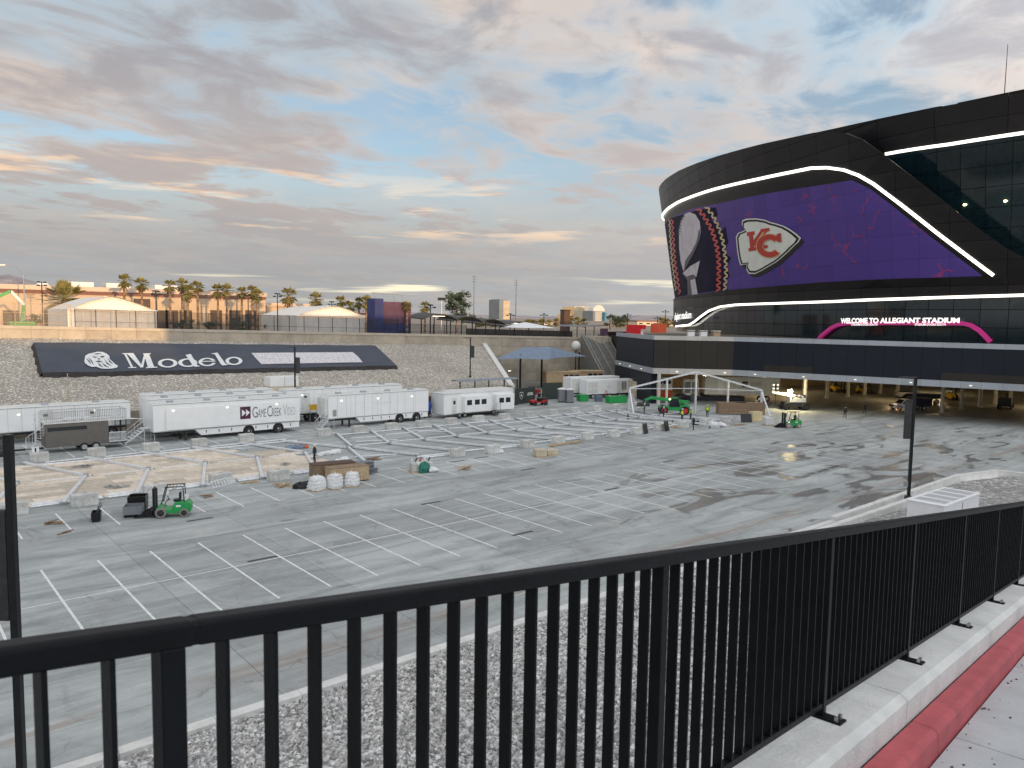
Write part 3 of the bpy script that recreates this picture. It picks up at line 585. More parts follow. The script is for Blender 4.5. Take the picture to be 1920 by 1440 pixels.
def trace(pts, off=0., limb=True):
    out = []
    for (x, y) in pts:
        s, z = sz(x, y, off); out.append((s+(38 if limb and x <= 1263 else 0), z))
    return out
def cut(poly, s0, s1, z0, z1):
    bm = bmesh.new(); f = bm.faces.new([bm.verts.new((p[0], p[1], 0)) for p in poly])
    for co, no in (((s0, 0, 0), (-1, 0, 0)), ((s1, 0, 0), (1, 0, 0)), ((0, z0, 0), (0, -1, 0)), ((0, z1, 0), (0, 1, 0))):
        bmesh.ops.bisect_plane(bm, geom=bm.verts[:]+bm.edges[:]+bm.faces[:], plane_co=co, plane_no=no, clear_outer=True)
        if not bm.faces: bm.free(); return None
    return bm
def sheet(poly, off, name, m, parent, ds=3., thick=0., dz=None):
    bm = bmesh.new(); bm.faces.new([bm.verts.new((p[0], p[1], 0)) for p in poly])
    s0, s1 = min(p[0] for p in poly), max(p[0] for p in poly); s = s0+ds
    while s < s1: bmesh.ops.bisect_plane(bm, geom=bm.verts[:]+bm.edges[:]+bm.faces[:], plane_co=(s, 0, 0), plane_no=(1, 0, 0)); s += ds
    return bm_out(bm, off, name, m, parent, thick)
def bm_out(bm, off, name, m, parent, thick):
    bmesh.ops.triangulate(bm, faces=bm.faces[:])
    if thick:
        r = bmesh.ops.extrude_face_region(bm, geom=bm.faces[:]); 
        for e in r['geom']:
            if isinstance(e, bmesh.types.BMVert): e.co.z = 1
    for v in bm.verts: v.co = SP(v.co.x, v.co.y, off-(thick if v.co.z > .5 else 0))
    bmesh.ops.recalc_face_normals(bm, faces=bm.faces[:])
    me = bpy.data.meshes.new(name); bm.to_mesh(me); bm.free(); me.materials.append(M_(m)); o = bpy.data.objects.new(name, me); C.objects.link(o); o.parent = parent; return o
def panels(poly, ds, dz, gap, off, name, m, parent, thick=.15, mats=None):
    s0, s1 = min(p[0] for p in poly), max(p[0] for p in poly); z0, z1 = min(p[1] for p in poly), max(p[1] for p in poly)
    s = s0; n = 0
    while s < s1:
        z = z0
        while z < z1:
            bm = cut(poly, s+gap/2, s+ds-gap/2, z+gap/2, z+dz-gap/2)
            if bm: bm_out(bm, off, name, m, parent, thick); n += 1
            z += dz
        s += ds
    return n
def ribbon(pts, hw, o0, o1, name, m, parent, limb=True):
    q = trace(pts, o0, limb); b = MB(); fine = []
    for (a, c) in zip(q[:-1], q[1:]):
        n = max(1, int(abs(a[0]-c[0])/3));
        for k in range(n): fine.append((a[0]+(c[0]-a[0])*k/n, a[1]+(c[1]-a[1])*k/n))
    fine.append(q[-1])
    for i, p in enumerate(fine):
        a, c = fine[max(0, i-1)], fine[min(len(fine)-1, i+1)]; d = Vector((c[0]-a[0], c[1]-a[1])).normalized(); nn = Vector((-d.y, d.x))*hw
        for (sg, o) in ((-1, o0), (-1, o1), (1, o1), (1, o0)): b.v.append(SP(p[0]+nn.x*sg, p[1]+nn.y*sg, o))
    for i in range(len(fine)-1):
        for j in range(4): k = i*4; b.f.append((k+j, k+(j+1) % 4, k+4+(j+1) % 4, k+4+j))
    return b.obj(name, m, parent)
TOP1 = [(1226, 362), (1237, 345), (1275, 320.6), (1350, 292.5), (1425, 272), (1530, 249), (1560, 247), (1590, 250), (1620, 262), (1655, 287), (1700, 322), (1762, 371), (1830, 425), (1886, 465), (1930, 488), (2010, 508)]
LED1 = [(1864, 517), (1820, 484), (1762, 440), (1690, 383), (1640, 345), (1612, 329), (1585, 319), (1552, 314.5), (1522, 315.5), (1425, 335.5), (1342, 354.5), (1275, 378), (1234, 402)]
MURT = [(1842, 517), (1745, 444), (1680, 391), (1632, 354), (1598, 338), (1462, 359), (1346, 382), (1297, 392), (1241, 417)]
MURB = [(1262, 562), (1312, 552), (1361, 544.5), (1425, 539), (1537, 530), (1650, 524), (1762, 520.5), (1842, 518)]
LED3 = [(2010, 550), (1920, 553.5), (1700, 560), (1560, 565.5), (1450, 569), (1380, 571.5), (1352, 575), (1330, 583), (1313, 595), (1302, 604), (1292, 609.5), (1268, 612)]
t1 = trace(TOP1); l1 = trace(LED1, .3); body = t1+[sz(2010, 522)]+l1
# closed inner body
inner = [(0, 10.2)]+[(s, 10.2) for s in range(20, int(sl_[-1]), 20)]+[(sl_[-1]-1, 10.2)]
tp = trace([(1226, 366), (1275, 325), (1350, 297), (1425, 277), (1530, 255), (1640, 232), (1780, 203), (1920, 174), (2050, 146)], -7.0)
tp = [(sl_[-1]-1, tp[0][1])]+tp+[(0, tp[-1][1]+2)]
sheet(inner+tp, -7.2, 'inner_wall', 'stadium_back', st_, 5.)
rf = MB(); rim = [SP(s, z, -7.2) for s, z in tp]; c = cw(190, 210); rf.v = rim+[(c.x, c.y, 62)]; rf.f = [(k, k+1, len(rim)) for k in range(len(rim)-1)]; rf.obj('roof', 'stadium_back', st_)
print('upper', panels(body, 9.0, 3.4, .07, .55, 'cladding_panel', 'stadium_black', st_, .5))
dk = l1+[(p[0], p[1]) for p in reversed(trace(MURT, -.1))]
sheet(dk, -.05, 'recess_band', 'stadium_black', st_)
bk = trace(MURB, -.1)+trace(MURT, -.1); sheet(bk, -.25, 'mural_backing', 'stadium_back', st_)
mur = thing('mural', 'purple printed mural with arrowhead logo and silver trophy on the stadium', 'mural')
print('mural', panels(bk, 5.2, 4.6, .03, .02, 'mural_panel', 'mural', mur, .12))
ribbon(LED1, .27, .3, .8, 'light_strip', 'led', st_)
lb = trace(MURB, .2)+[sz(1864, 517, .2), sz(1930, 516, .2), sz(2010, 514, .2)]+trace(LED3, .2)
print('lower', panels(lb, 9.0, 3.0, .07, .6, 'cladding_panel', 'stadium_black', st_, .5))
ribbon(LED3, .24, .5, .85, 'light_strip', 'led', st_)
g3 = trace(LED3, -.4); gl3 = g3+[(g3[-1][0], 10.2), (g3[0][0], 10.2)]
sheet(gl3, -1.0, 'glazing_backing', 'stadium_back', st_)
print('glass', panels(gl3, 4.4, 3.2, .10, -.5, 'glass_pane', 'glass_dark', st_, .06))
# upper rear tier
o2 = -6.0
T2 = trace([(1530, 249), (1640, 225), (1780, 197), (1920, 168), (2050, 141)], o2); L2 = trace([(1645, 292), (1662, 289), (1780, 271), (1920, 249.5), (2050, 230)], o2)
print('tier', panels(T2+list(reversed(L2)), 12., 3.4, .07, o2+.3, 'cladding_panel', 'stadium_black', st_, .5))
ribbon([(1662, 289), (1780, 271), (1920, 249.5), (2050, 230)], .24, o2+.3, o2+.7, 'light_strip', 'led', st_, False)
g2 = L2+trace([(2050, 540), (1880, 480), (1760, 385), (1640, 300)], o2)
sheet(g2, o2-.4, 'glazing_backing', 'stadium_back', st_)
print('glass2', panels(g2, 4.2, 3.6, .10, o2, 'glass_pane', 'glass_dark', st_, .06))
for (px, py) in ((1809, 384), (1885, 377)):
    s, z = sz(px, py, o2+.3); q = SP(s, z, o2+.35); MB().blob(q, (.28, .28, .18), 1, 8, 6, 0).obj('facade_lamp', 'lamp_glow', st_)
am = sz(1880, 175, -6); q = SP(am[0], am[1], -7); MB().tube((q[0], q[1], q[2]-3), (q[0], q[1], q[2]+8.4), .10, .05, 6).obj('roof_mast', 'dark_metal', st_)
# ---- printed figures on the mural
def Z8(pts): return [(1200+x/4.5, 300+y/4.5) for x, y in pts]
def prn(pts, off, name, m, par): return sheet(trace(Z8(pts), .05, False), off, name, m, par, 2.5)
navy = [(185, 545), (250, 495), (330, 470), (480, 425), (560, 410), (640, 400), (655, 470), (600, 500), (690, 600), (720, 560), (745, 700), (690, 760), (770, 830), (720, 900), (760, 980), (715, 1020), (740, 1095), (560, 1115), (400, 1140), (300, 1165), (265, 1030), (220, 760)]
prn(navy, .06, 'mural_print', 'mural_navy', mur)
prn([(330, 600), (345, 520), (380, 455), (420, 440), (470, 460), (505, 520), (515, 600), (500, 690), (450, 800), (410, 870), (370, 945), (345, 860), (332, 740)], .12, 'trophy_print', 'silver', mur)
prn([(513, 575), (500, 690), (450, 800), (410, 870), (372, 940), (385, 850), (440, 770), (480, 690), (498, 600)], .18, 'trophy_print', 'silver_dark', mur)
prn([(362, 955), (420, 900), (507, 850), (478, 985), (450, 1005), (405, 1015)], .12, 'trophy_print', 'silver', mur)
prn([(362, 955), (395, 985), (450, 965), (478, 985), (450, 1008), (405, 1018)], .18, 'trophy_print', 'silver_dark', mur)
prn([(425, 1012), (465, 990), (488, 1132), (440, 1140)], .12, 'trophy_print', 'silver', mur)
prn([(400, 1012), (424, 1014), (438, 1140), (405, 1145)], .12, 'trophy_print', 'silver_dark', mur)
for k in range(7): y = 480+k*24; x = 352-k*3.4 if k > 1 else 372-k*14; prn([(x-10, y), (x+10, y-4), (x+10, y+3), (x-10, y+7)], .2, 'lace_print', 'silver_dark', mur)
def zig(line, hw, m, n):
    P = [Vector(p) for p in line]; L = [0]
    for a, b in zip(P[:-1], P[1:]): L.append(L[-1]+(b-a).length)
    def at(t):
        t = min(max(t, 0), L[-1]-.01)
        for k in range(len(P)-1):
            if L[k] <= t <= L[k+1]: d = (P[k+1]-P[k]); return P[k]+d*((t-L[k])/d.length), Vector((-d.y, d.x)).normalized()
    stp = L[-1]/n
    for k in range(n):
        a, na = at(k*stp); b, nb = at((k+1)*stp); s0, s1 = (-1, 1) if k % 2 else (1, -1)
        p, q = a+na*hw*s0, b+nb*hw*s1; e = (b-a).normalized()*stp*.36
        prn([tuple(p-e), tuple(p+e), tuple(q+e), tuple(q-e)], .14+.01*(k % 3), 'zigzag_print', m, mur)
zig([(492, 410), (560, 500), (615, 605), (650, 720), (668, 850), (668, 1000), (662, 1108)], 20, 'zig_red', 30)
zig([(562, 395), (625, 480), (675, 590), (706, 700), (724, 830), (730, 950), (718, 1100)], 17, 'zig_gold', 30)
zig([(272, 500), (282, 650), (295, 850), (338, 1130)], 13, 'zig_red', 26); zig([(250, 505), (258, 650), (272, 850), (305, 1100)], 9, 'zig_gold', 26)
ah = [(865, 510), (900, 495), (985, 492), (1060, 505), (1100, 522), (1150, 535), (1215, 555), (1270, 585), (1320, 620), (1362, 658), (1340, 695), (1300, 730), (1250, 780), (1200, 825), (1150, 865), (1080, 905), (1030, 935), (975, 962), (920, 960), (900, 925), (905, 880), (850, 888), (838, 850), (826, 790), (820, 740), (812, 650), (830, 615), (860, 605), (890, 590), (862, 545)]
cx, cy = 1045, 735
prn([(x+24, y+26) for x, y in ah], .10, 'logo_print', 'logo_black', mur)
for k, (sc_, m_) in enumerate(((1., 'logo_white'), (.955, 'logo_black'), (.885, 'logo_white'))):
    prn([(cx+(x-cx)*sc_, cy+(y-cy)*sc_) for x, y in ah], .16+.06*k, 'logo_print', m_, mur)
# letters K and C, interlocked
def letter(polys, off, m):
    for k, p in enumerate(polys): prn(p, off+.012*k, 'letter_print', m, mur)
Kp = [[(910, 610), (975, 600), (977, 630), (962, 634), (972, 735), (990, 732), (992, 762), (926, 772), (924, 744), (938, 740), (928, 640), (912, 642)], [(960, 690), (1030, 590), (1020, 585), (1100, 572), (1104, 600), (1082, 604), (1010, 690), (1068, 720), (1085, 715), (1088, 742), (1030, 750), (972, 722)]]
letter([Kp[0]], .36, 'logo_red'); letter([Kp[1]], .38, 'logo_red'); letter([[(1000, 680), (1045, 610), (1062, 606), (1012, 688), (1050, 716), (1035, 722)]], .42, 'logo_gold')
def arc(cx_, cy_, r0, r1, a0, a1, n=18, fy=.9):
    o = [(cx_+r1*math.cos(math.radians(a0+(a1-a0)*k/n)), cy_+r1*fy*math.sin(math.radians(a0+(a1-a0)*k/n))) for k in range(n+1)]
    return o+[(cx_+r0*math.cos(math.radians(a0+(a1-a0)*k/n)), cy_+r0*fy*math.sin(math.radians(a0+(a1-a0)*k/n))) for k in range(n, -1, -1)]
prn(arc(1105, 725, 52, 116, 38, 318), .44, 'letter_print', 'logo_gold', mur); prn(arc(1105, 725, 60, 108, 41, 315), .50, 'letter_print', 'logo_red', mur)
prn([(1168, 628), (1200, 615), (1204, 695), (1172, 690), (1160, 668)], .54, 'letter_print', 'logo_red', mur)
# ---- entrance arch and lettering over the plaza doors
arch = thing('entrance_arch', 'magenta entrance arch with glowing welcome lettering on the stadium glass', 'sign')
ribbon([(1536, 640), (1543, 630), (1562, 615), (1575, 609), (1592, 606.5), (1700, 606), (1808, 606.5), (1822, 610), (1838, 620), (1852, 634), (1858, 641)], .36, -.2, .5, 'arch_band', 'pink', arch, False)
def word(txt, px0, px1, py0, py1, off, m, name, par, bold=.03):
    a, b = sz(px0, py0, off), sz(px1, py1, off); vs, fs = text2d(txt, 1., bold); x0, x1 = min(v[0] for v in vs), max(v[0] for v in vs); y1 = max(v[1] for v in vs); return a, b, vs, fs, x0, x1, y1
def facade_text(txt, px0, px1, pyb0, pyb1, hpx, off, m, name, par, bold=.03):
    vs, fs = text2d(txt, 1., bold); x0, x1 = min(v[0] for v in vs), max(v[0] for v in vs); y1 = max(v[1] for v in vs)
    a, b = sz(px0, pyb0, off), sz(px1, pyb1, off); ta, tb = sz(px0, pyb0-hpx, off), sz(px1, pyb1-hpx, off); bb = MB()
    for (x, y) in vs:
        u, v = (x-x0)/(x1-x0), y/y1; s = a[0]+(b[0]-a[0])*u; zb = a[1]+(b[1]-a[1])*u; zt = ta[1]+(tb[1]-ta[1])*u; bb.v.append(SP(s, zb+(zt-zb)*v, off))
    bb.f = fs; return bb.obj(name, m, par)
facade_text('WELCOME TO ALLEGIANT STADIUM', 1576, 1799, 606, 605, 9.5, .62, 'sign_led', 'lettering', arch, .045)
facade_text('STADIUM DOORS SOUTH', 1596, 1645, 610.5, 610.5, 4.0, .58, 'sign_led', 'lettering', arch, .02); facade_text('STADIUM DOORS SOUTH', 1715, 1773, 610.5, 610.5, 4.0, .58, 'sign_led', 'lettering', arch, .02)
sg = thing('stadium_sign', 'white lit allegiant stadium lettering on the rounded stadium corner', 'sign')
facade_text('allegiant stadium', 1264.5, 1296, 600, 596, 13, 1.0, 'sign_led', 'lettering', sg, .03)
s_, z_ = sz(1263, 577, 1.0); MB().add([SP(s_+2, z_-1.2, 1.0), SP(s_-1.2, z_-1.2, 1.0), SP(s_+1.5, z_+1.6, 1.0)], [(0, 1, 2)]).obj('flame_mark', 'orange_red', sg)
# ============================================================ BEYOND THE WALL
bl = thing('warehouse', 'long peach warehouse with dark roof stripe and loading doors beyond the fence', 'building')
by0 = 172.
def bpx(px, py): return onY(px, py, by0)
z0 = 9.5; xa, xb = bpx(-120, 560).x, bpx(498, 575).x; zt = bpx(250, 549).z
MB().box(xa, xb, by0, by0+60, z0, zt).obj('wall', 'stucco', bl); MB().box(xa-.2, xb+.2, by0-.25, by0+60, zt, zt+.9).obj('roof_edge', 'stucco_pale', bl); MB().box(xa-.1, xb+.1, by0-.12, by0, zt-.7, zt-.02).obj('stripe', 'roof_trim', bl)
for px in (20, 95, 175, 280, 302, 322, 348, 405, 440, 470): p = bpx(px, 580); MB().box(p.x-1.3, p.x+1.3, by0-.06, by0+.1, z0, p.z-.2).obj('loading_door', 'door_dark', bl)
p = bpx(265, 560); MB().box(p.x-1.5, p.x+1.5, by0-.8, by0, z0, zt-1.2).obj('pilaster', 'door_dark', bl)
for px in (190, 265, 360): p = bpx(px, 545); MB().cbox((p.x, by0+20, zt+1.6), (5, 4, 1.6)).obj('roof_unit', 'off_white', bl)
for (pa, pb, ptop, Y, lab, m_) in ((500, 585, 573, 190, 'peach low building with flat roof behind the second white tent', 'stucco'), (-60, 120, 540, 260, 'pale long hall with a small dome on its roof below the mountains', 'stucco_pale')):
    a, b_ = onY(pa, ptop, Y), onY(pb, ptop, Y); t = thing('distant_hall', lab, 'building', (a.x, Y, 9))
    MB().box(0, b_.x-a.x, 0, 30, 0, a.z-9).obj('wall', m_, t); MB().box(-.3, b_.x-a.x+.3, -.3, 30.3, a.z-9, a.z-8.3).obj('roof', 'stucco_pale', t)
    for k in range(6): MB().box((b_.x-a.x)*(k+.3)/6, (b_.x-a.x)*(k+.7)/6, -.06, .1, a.z-9-3.4, a.z-9-1.6).obj('window', 'win_glass', t)
    if Y > 200: MB().lathe([(2.2, 0), (2.0, 1.0), (1.3, 1.8), (.1, 2.2)], ((b_.x-a.x)*.82, 8, a.z-8.4), 12).obj('roof_dome', 'off_white', t)
# ---- palms
def palm_mesh(seed):
    r = random.Random(seed); g, d = MB(), MB()
    for k in range(46):
        az = r.uniform(0, 6.283); el = math.radians(r.choice([75, 55, 40, 25, 8, -8, -25, -42])+r.uniform(-9, 9)); L = r.uniform(.95, 1.25)
        d0 = Vector((math.cos(az)*math.cos(el), math.sin(az)*math.cos(el), math.sin(el))); base = d0*L*.55
        s = Vector((-math.sin(az), math.cos(az), 0)); u = s.cross(d0).normalized()
        g.bar((0, 0, 0), base, .03, .02)
        for j in range(11):
            q = math.radians(-72+144*j/10); dv = (d0*math.cos(q)+s*math.sin(q)); ln = L*.62*(1-.25*abs(q))*r.uniform(.85, 1.1)
            wv = (d0*-math.sin(q)+s*math.cos(q))*.055; m = base+dv*ln*.55-u*0; tip = base+dv*ln+Vector((0, 0, -.16*ln))
            i = len(g.v); g.v += [tuple(base), tuple(m-wv+u*.02), tuple(tip), tuple(m+wv+u*.02)]; g.f += [(i, i+1, i+2, i+3)]
    for k in range(26):
        az = r.uniform(0, 6.283); z = r.uniform(-.95, -.1); a = Vector((math.cos(az)*.13, math.sin(az)*.13, z+.1)); b = Vector((math.cos(az)*r.uniform(.35, .6), math.sin(az)*r.uniform(.35, .6), z-.5))
        d.bar(a, b, .12, .03)
    return g.mesh('crown', 'frond'), d.mesh('dead_fronds', 'thatch')
PM = [palm_mesh(k) for k in range(4)]
def palm(px, ptop, Y, cr, label, group, k, zb=None, leanx=0.):
    p = onY(px, ptop+cr*FPX/math.hypot(Y, Y*.7)*.0, Y); z0 = zb if zb is not None else gz(p.x)-.1; zc = p.z-cr*.75
    t = thing('fan_palm', label, 'palm tree', (p.x, Y, z0), k*1.7, group); h = zc-z0
    b = MB(); 
    for j in range(6): f0, f1 = j/6, (j+1)/6; b.tube((leanx*f0*f0, 0, h*f0), (leanx*f1*f1, 0, h*f1), .30-.12*f0+(.12 if j == 0 else 0), .30-.12*f1, 8)
    b.obj('trunk', 'trunk', t, smooth=True)
    for me, nm in zip(PM[k % 4], ('crown', 'dead_fronds')):
        o = bpy.data.objects.new(nm, me); C.objects.link(o); o.parent = t; o.location = (leanx, 0, h); o.scale = (cr, cr, cr)
    return t
lp = 'slender fan palm catching the low sun in front of the warehouse'; gp = 'fan palms in front of the warehouse'
for k, (px, py, Y, cr) in enumerate([(232, 517, 160, 1.35), (265, 523, 160, 1.35), (318, 527, 158, 1.25), (341, 525, 160, 1.3), (351, 536, 152, 1.5), (370, 529, 160, 1.25), (408, 536, 158, 1.4), (425, 535, 155, 1.35), (453, 540, 160, 1.2), (473, 537, 160, 1.25), (482, 545, 152, 1.3)]): palm(px, py, Y, cr, lp, gp, k)
lp2 = 'fan palm with full crown standing behind the second white tent'; gp2 = 'fan palms round the second white tent'
for k, (px, py, Y, cr) in enumerate([(541, 543, 150, 1.75), (592, 551, 155, 1.5), (638, 557, 162, 1.35), (656, 566, 158, 1.4), (673, 560, 160, 1.25), (687, 557, 156, 1.6)]): palm(px, py, Y, cr, lp2, gp2, k+2)
palm(763, 567, 129.5, .95, 'fan palm standing right in front of the purple billboard', None, 1); palm(797, 568, 150, 1.35, 'lone fan palm between the billboard and the curved canopies', None, 2)
t = palm(121, 536, 160, 3.0, 'broad bushy date palm with drooping crown beside the first white tent', None, 3); t['category'] = 'palm tree'
lp3 = 'small distant fan palm on the skyline behind the dark windscreen fence'; gp3 = 'distant fan palms on the skyline'
for k, px in enumerate((897, 905, 916, 926, 990, 1001, 1016, 1030, 1043, 1058, 1070, 1083, 1095, 1240, 1245, 1252, 1160, 1170, 1265)): palm(px, 598+random.uniform(-2, 5), 330+20*(k % 3), 2.6, lp3, gp3, k, 9.4)
# ---- broad tree and shrubs
def leafy(name, label, cat, loc, rx, rz, h, n, seed, group=None, ls=.5, m='leaf'):
    r = random.Random(seed); t = thing(name, label, cat, loc, 0, group); b = MB().tube((0, 0, -.2), (0, 0, h*.55), rx*.09, rx*.04, 7)
    for k in range(6): a = r.uniform(0, 6.28); b.tube((0, 0, h*(.2+.06*k)), (math.cos(a)*rx*.6, math.sin(a)*rx*.6, h*(.5+.07*k)), rx*.035, .02, 5)
    b.obj('trunk', 'trunk', t); g = MB(); cl = [(r.gauss(0, .42)*rx, r.gauss(0, .42)*rx, h-rz+r.uniform(-.85, .8)*rz) for _ in range(max(8, n//60))]
    for k in range(n):
        c = r.choice(cl); q = Vector((c[0]+r.gauss(0, .17)*rx, c[1]+r.gauss(0, .17)*rx, c[2]+r.gauss(0, .13)*rz)); u = Vector((r.gauss(0, 1), r.gauss(0, 1), r.gauss(0, 1))).normalized(); v = u.orthogonal().normalized(); s = ls*r.uniform(.6, 1.4)
        i = len(g.v); g.v += [tuple(q-u*s), tuple(q+v*s*.4), tuple(q+u*s), tuple(q-v*s*.4)]; g.f.append((i, i+1, i+2, i+3))
    g.obj('crown', m, t); return t
p = onY(857, 545, 210); leafy('broad_tree', 'large dark leafy tree rising behind the curved canopies', 'tree', (p.x, 210, 9), 4.2, 5.2, p.z-9, 1500, 3, ls=.62)
for k, (px, Y) in enumerate(((60, 150), (235, 150), (345, 148), (395, 148), (455, 146), (510, 147), (1150, 300), (1165, 300), (1275, 320))):
    p = onY(px, 600, Y); leafy('shrub', 'loose green shrub growing in front of the warehouse' if k < 6 else 'dark shrub clump on the skyline beside the red booth', 'shrub', (p.x, Y, gz(p.x)-.1 if k < 6 else 9.4), 1.7 if k < 6 else 5, 1.2 if k < 6 else 3, 2.6 if k < 6 else 7, 420, 20+k, 'shrubs along the warehouse' if k < 6 else 'shrub clumps on the skyline', .22 if k < 6 else .9)
# ---- white tents
def tent(pa, pb, pap, pbase, Y, depth, label, eave):
    a, b_, c = onY(pa, pbase, Y), onY(pb, pbase, Y), onY(*pap, Y); z0 = gz(a.x)-.1; t = thing('frame_tent', label, 'tent', (a.x, Y, z0)); wd = b_.x-a.x; ha = c.z-z0; he = onY(pa, eave, Y).z-z0; xm = c.x-a.x
    arc_ = [(xm*q, he+(ha-he)*(1-(1-q)**1.35)) for q in (0, .25, .5, .75, .9)]+[(xm, ha-.05)]+[(xm+(wd-xm)*q, he+(ha-he)*(1-q**1.35)) for q in (.1, .25, .5, .75, 1)]
    MB().side([(0, 0)]+[(x, z-.02) for x, z in arc_]+[(wd, 0)], 0, .15).obj('gable_wall', 'canvas', t)
    r = MB(); n = len(arc_)
    for x, z in arc_: r.v += [(x, -.5, z+.05), (x, depth, z+.05)]
    r.f = [(2*k, 2*k+2, 2*k+3, 2*k+1) for k in range(n-1)]; r.obj('roof', 'canvas', t)
    for x in (0, wd): MB().box(min(x, x-.1) if x else 0, x if x else .1, .15, depth, 0, he).obj('side_wall', 'canvas', t)
    # the gable slopes back to the ridge like a hipped end
    MB().add([(-.3, -.6, he+.04), (wd+.3, -.6, he+.04), (xm, 3.2, ha+.12)], [(0, 1, 2)]).obj('hip', 'canvas', t)
    for k in range(7): x = wd*k/6; MB().box(x-.06, x+.06, -.08, .02, 0, he).obj('pole', 'alu', t)
    return t
tent(128, 293, (208, 556), 611, 133, 16, 'big white frame tent with sunlit roof beside the date palm', 581); tent(556, 682, (629, 574), 617, 133, 16, 'white frame tent standing next to the purple billboard', 592)
# ---- fence along the wall top
def fence(x0, x1, y, h, step, label, meshm, postm, name='chain_link_fence', rails=2):
    t = thing(name, label, 'fence', (x0, y, 0)); n = max(1, round((x1-x0)/step)); ms = MB()
    for k in range(n+1):
        x = (x1-x0)*k/n; z = wtop(x0+x)-1.0; MB().tube((x, 0, z), (x, 0, z+h), .055, .055, 6).obj('post', postm, t)
    for k in range(n):
        a, b_ = (x1-x0)*k/n, (x1-x0)*(k+1)/n; za, zb = wtop(x0+a)-1, wtop(x0+b_)-1
        ms.add([(a, .03, za), (b_, .03, zb), (b_, .03, zb+h-.05), (a, .03, za+h-.05)], [(0, 1, 2, 3)])
    ms.obj('mesh_panel', meshm, t)
    for q in range(rails): f = (q+1)/rails*h-.02; MB().bar((0, 0, wtop(x0)-1+f), (x1-x0, 0, wtop(x1)-1+f), .045, .045).obj('rail', postm, t)
    return t
fence(24.5, 79.5, 127.2, 3.6, 2.75, 'tall black chain link fence in front of the white tents', 'mesh_fence', 'black_metal')
fence(79.5, 96.0, 127.2, 2.9, 2.75, 'black chain link fence in front of the curved canopies', 'mesh_fence', 'black_metal')
fence(96.0, 126.8, 127.2, 2.3, 2.6, 'low fence covered in dark windscreen on the retaining wall', 'wind_screen', 'black_metal', 'screen_fence')
fence(-14, 24.0, 127.2, 4.2, 3.6, 'pale pipe scaffold fence on the sunlit end of the wall', 'scrim', 'light_wood', 'pipe_fence', 3)
# ---- lamp posts with clustered heads on the plaza
def plaza_lamp(px, ptop, Y, label, group=None, zb=None, sc=1.):
    p = onY(px, ptop, Y); z0 = zb if zb is not None else gz(p.x)-.2; h = p.z-z0; t = thing('plaza_lamp', label, 'lamp post', (p.x, Y, z0), .4, group)
    MB().tube((0, 0, 0), (0, 0, h), .16*sc, .11*sc, 8).obj('pole', 'black_metal', t)
    for k in range(4):
        a = k*1.571+.3; hd = MB(); hd.bar((0, 0, h-.25*sc-.5*(k % 2)), (math.cos(a)*.8*sc, math.sin(a)*.8*sc, h-.1*sc-.5*(k % 2)), .12*sc, .1*sc); hd.cbox((math.cos(a)*.9*sc, math.sin(a)*.9*sc, h-.12*sc-.5*(k % 2)), (.5*sc, .5*sc, .28*sc)); hd.obj('lamp_head', 'black_metal', t)
for (px, py) in ((78, 528), (292, 545), (465, 553), (520, 550), (600, 570), (622, 565)): plaza_lamp(px, py, 140, sc=.7, label='black plaza lamp post with clustered heads near the white tents', group='black plaza lamp posts by the tents')
plaza_lamp(807, 571, 140, 'black plaza lamp post over the curved canopies')
for (px, py) in ((1020, 588), (1066, 590), (1144, 592), (1177, 588), (1233, 594), (1248, 582), (957, 588)): plaza_lamp(px, py, 230, 'distant black lamp post on the plaza near the red booth and towers', 'distant plaza lamp posts', 9.4, 1.4)
p = onY(44, 515, 150); t = thing('street_lamp', 'tall galvanised street lamp with a long curved arm by the mountains', 'street lamp', (p.x, 150, 10.5)); h = p.z-10.5
MB().tube((0, 0, 0), (0, 0, h), .14, .08, 8).obj('pole', 'steel', t); b = MB(); pts = [(0, 0, h), (-.5, 0, h+.9), (-1.3, 0, h+1.35), (-2.6, 0, h+1.45)]
for a, c in zip(pts[:-1], pts[1:]): b.tube(a, c, .06, .05, 6)
b.obj('arm', 'steel', t); MB().cbox((-2.9, 0, h+1.42), (.8, .3, .14)).obj('lamp_head', 'steel', t)
for (px, ptop, lab) in ((889, 517, 'tall thin lattice mast beside the broad tree'), (968, 524, 'tall thin mast right of the golden tower')):
    p = onY(px, ptop, 260); t = thing('radio_mast', lab, 'mast', (p.x, 260, 9.3)); MB().tube((0, 0, 0), (0, 0, p.z-9.3), .28, .16, 6).obj('pole', 'steel', t)
    for k in range(3): MB().bar((-1.1, 0, p.z-9.6-k*1.1), (1.1, 0, p.z-9.6-k*1.1), .2, .16).obj('cross_arm', 'steel', t)
p = onY(848, 558, 180); t = thing('light_mast', 'short mast with a rack of floodlights left of the broad tree', 'mast', (p.x-12, 200, 9.3)); q = onY(828, 562, 200); t.location.x = q.x; MB().tube((0, 0, 0), (0, 0, q.z-9.3), .22, .18, 6).obj('pole', 'steel', t)
for k in range(4): MB().cbox((-1.1+.75*k, 0, q.z-9.1), (.5, .4, .9)).obj('floodlight', 'dark_metal', t)
p = onY(1060, 582, 150); t = thing('pylon', 'thick dark rusty pylon standing behind the windscreen fence', 'pylon', (p.x, 150, 9)); MB().box(-1.1, 1.1, -.8, .8, 0, p.z-9).obj('shaft', 'dark_wood', t); MB().box(-1.2, 1.2, -.9, .9, p.z-9, p.z-8.8).obj('cap', 'dark_metal', t)
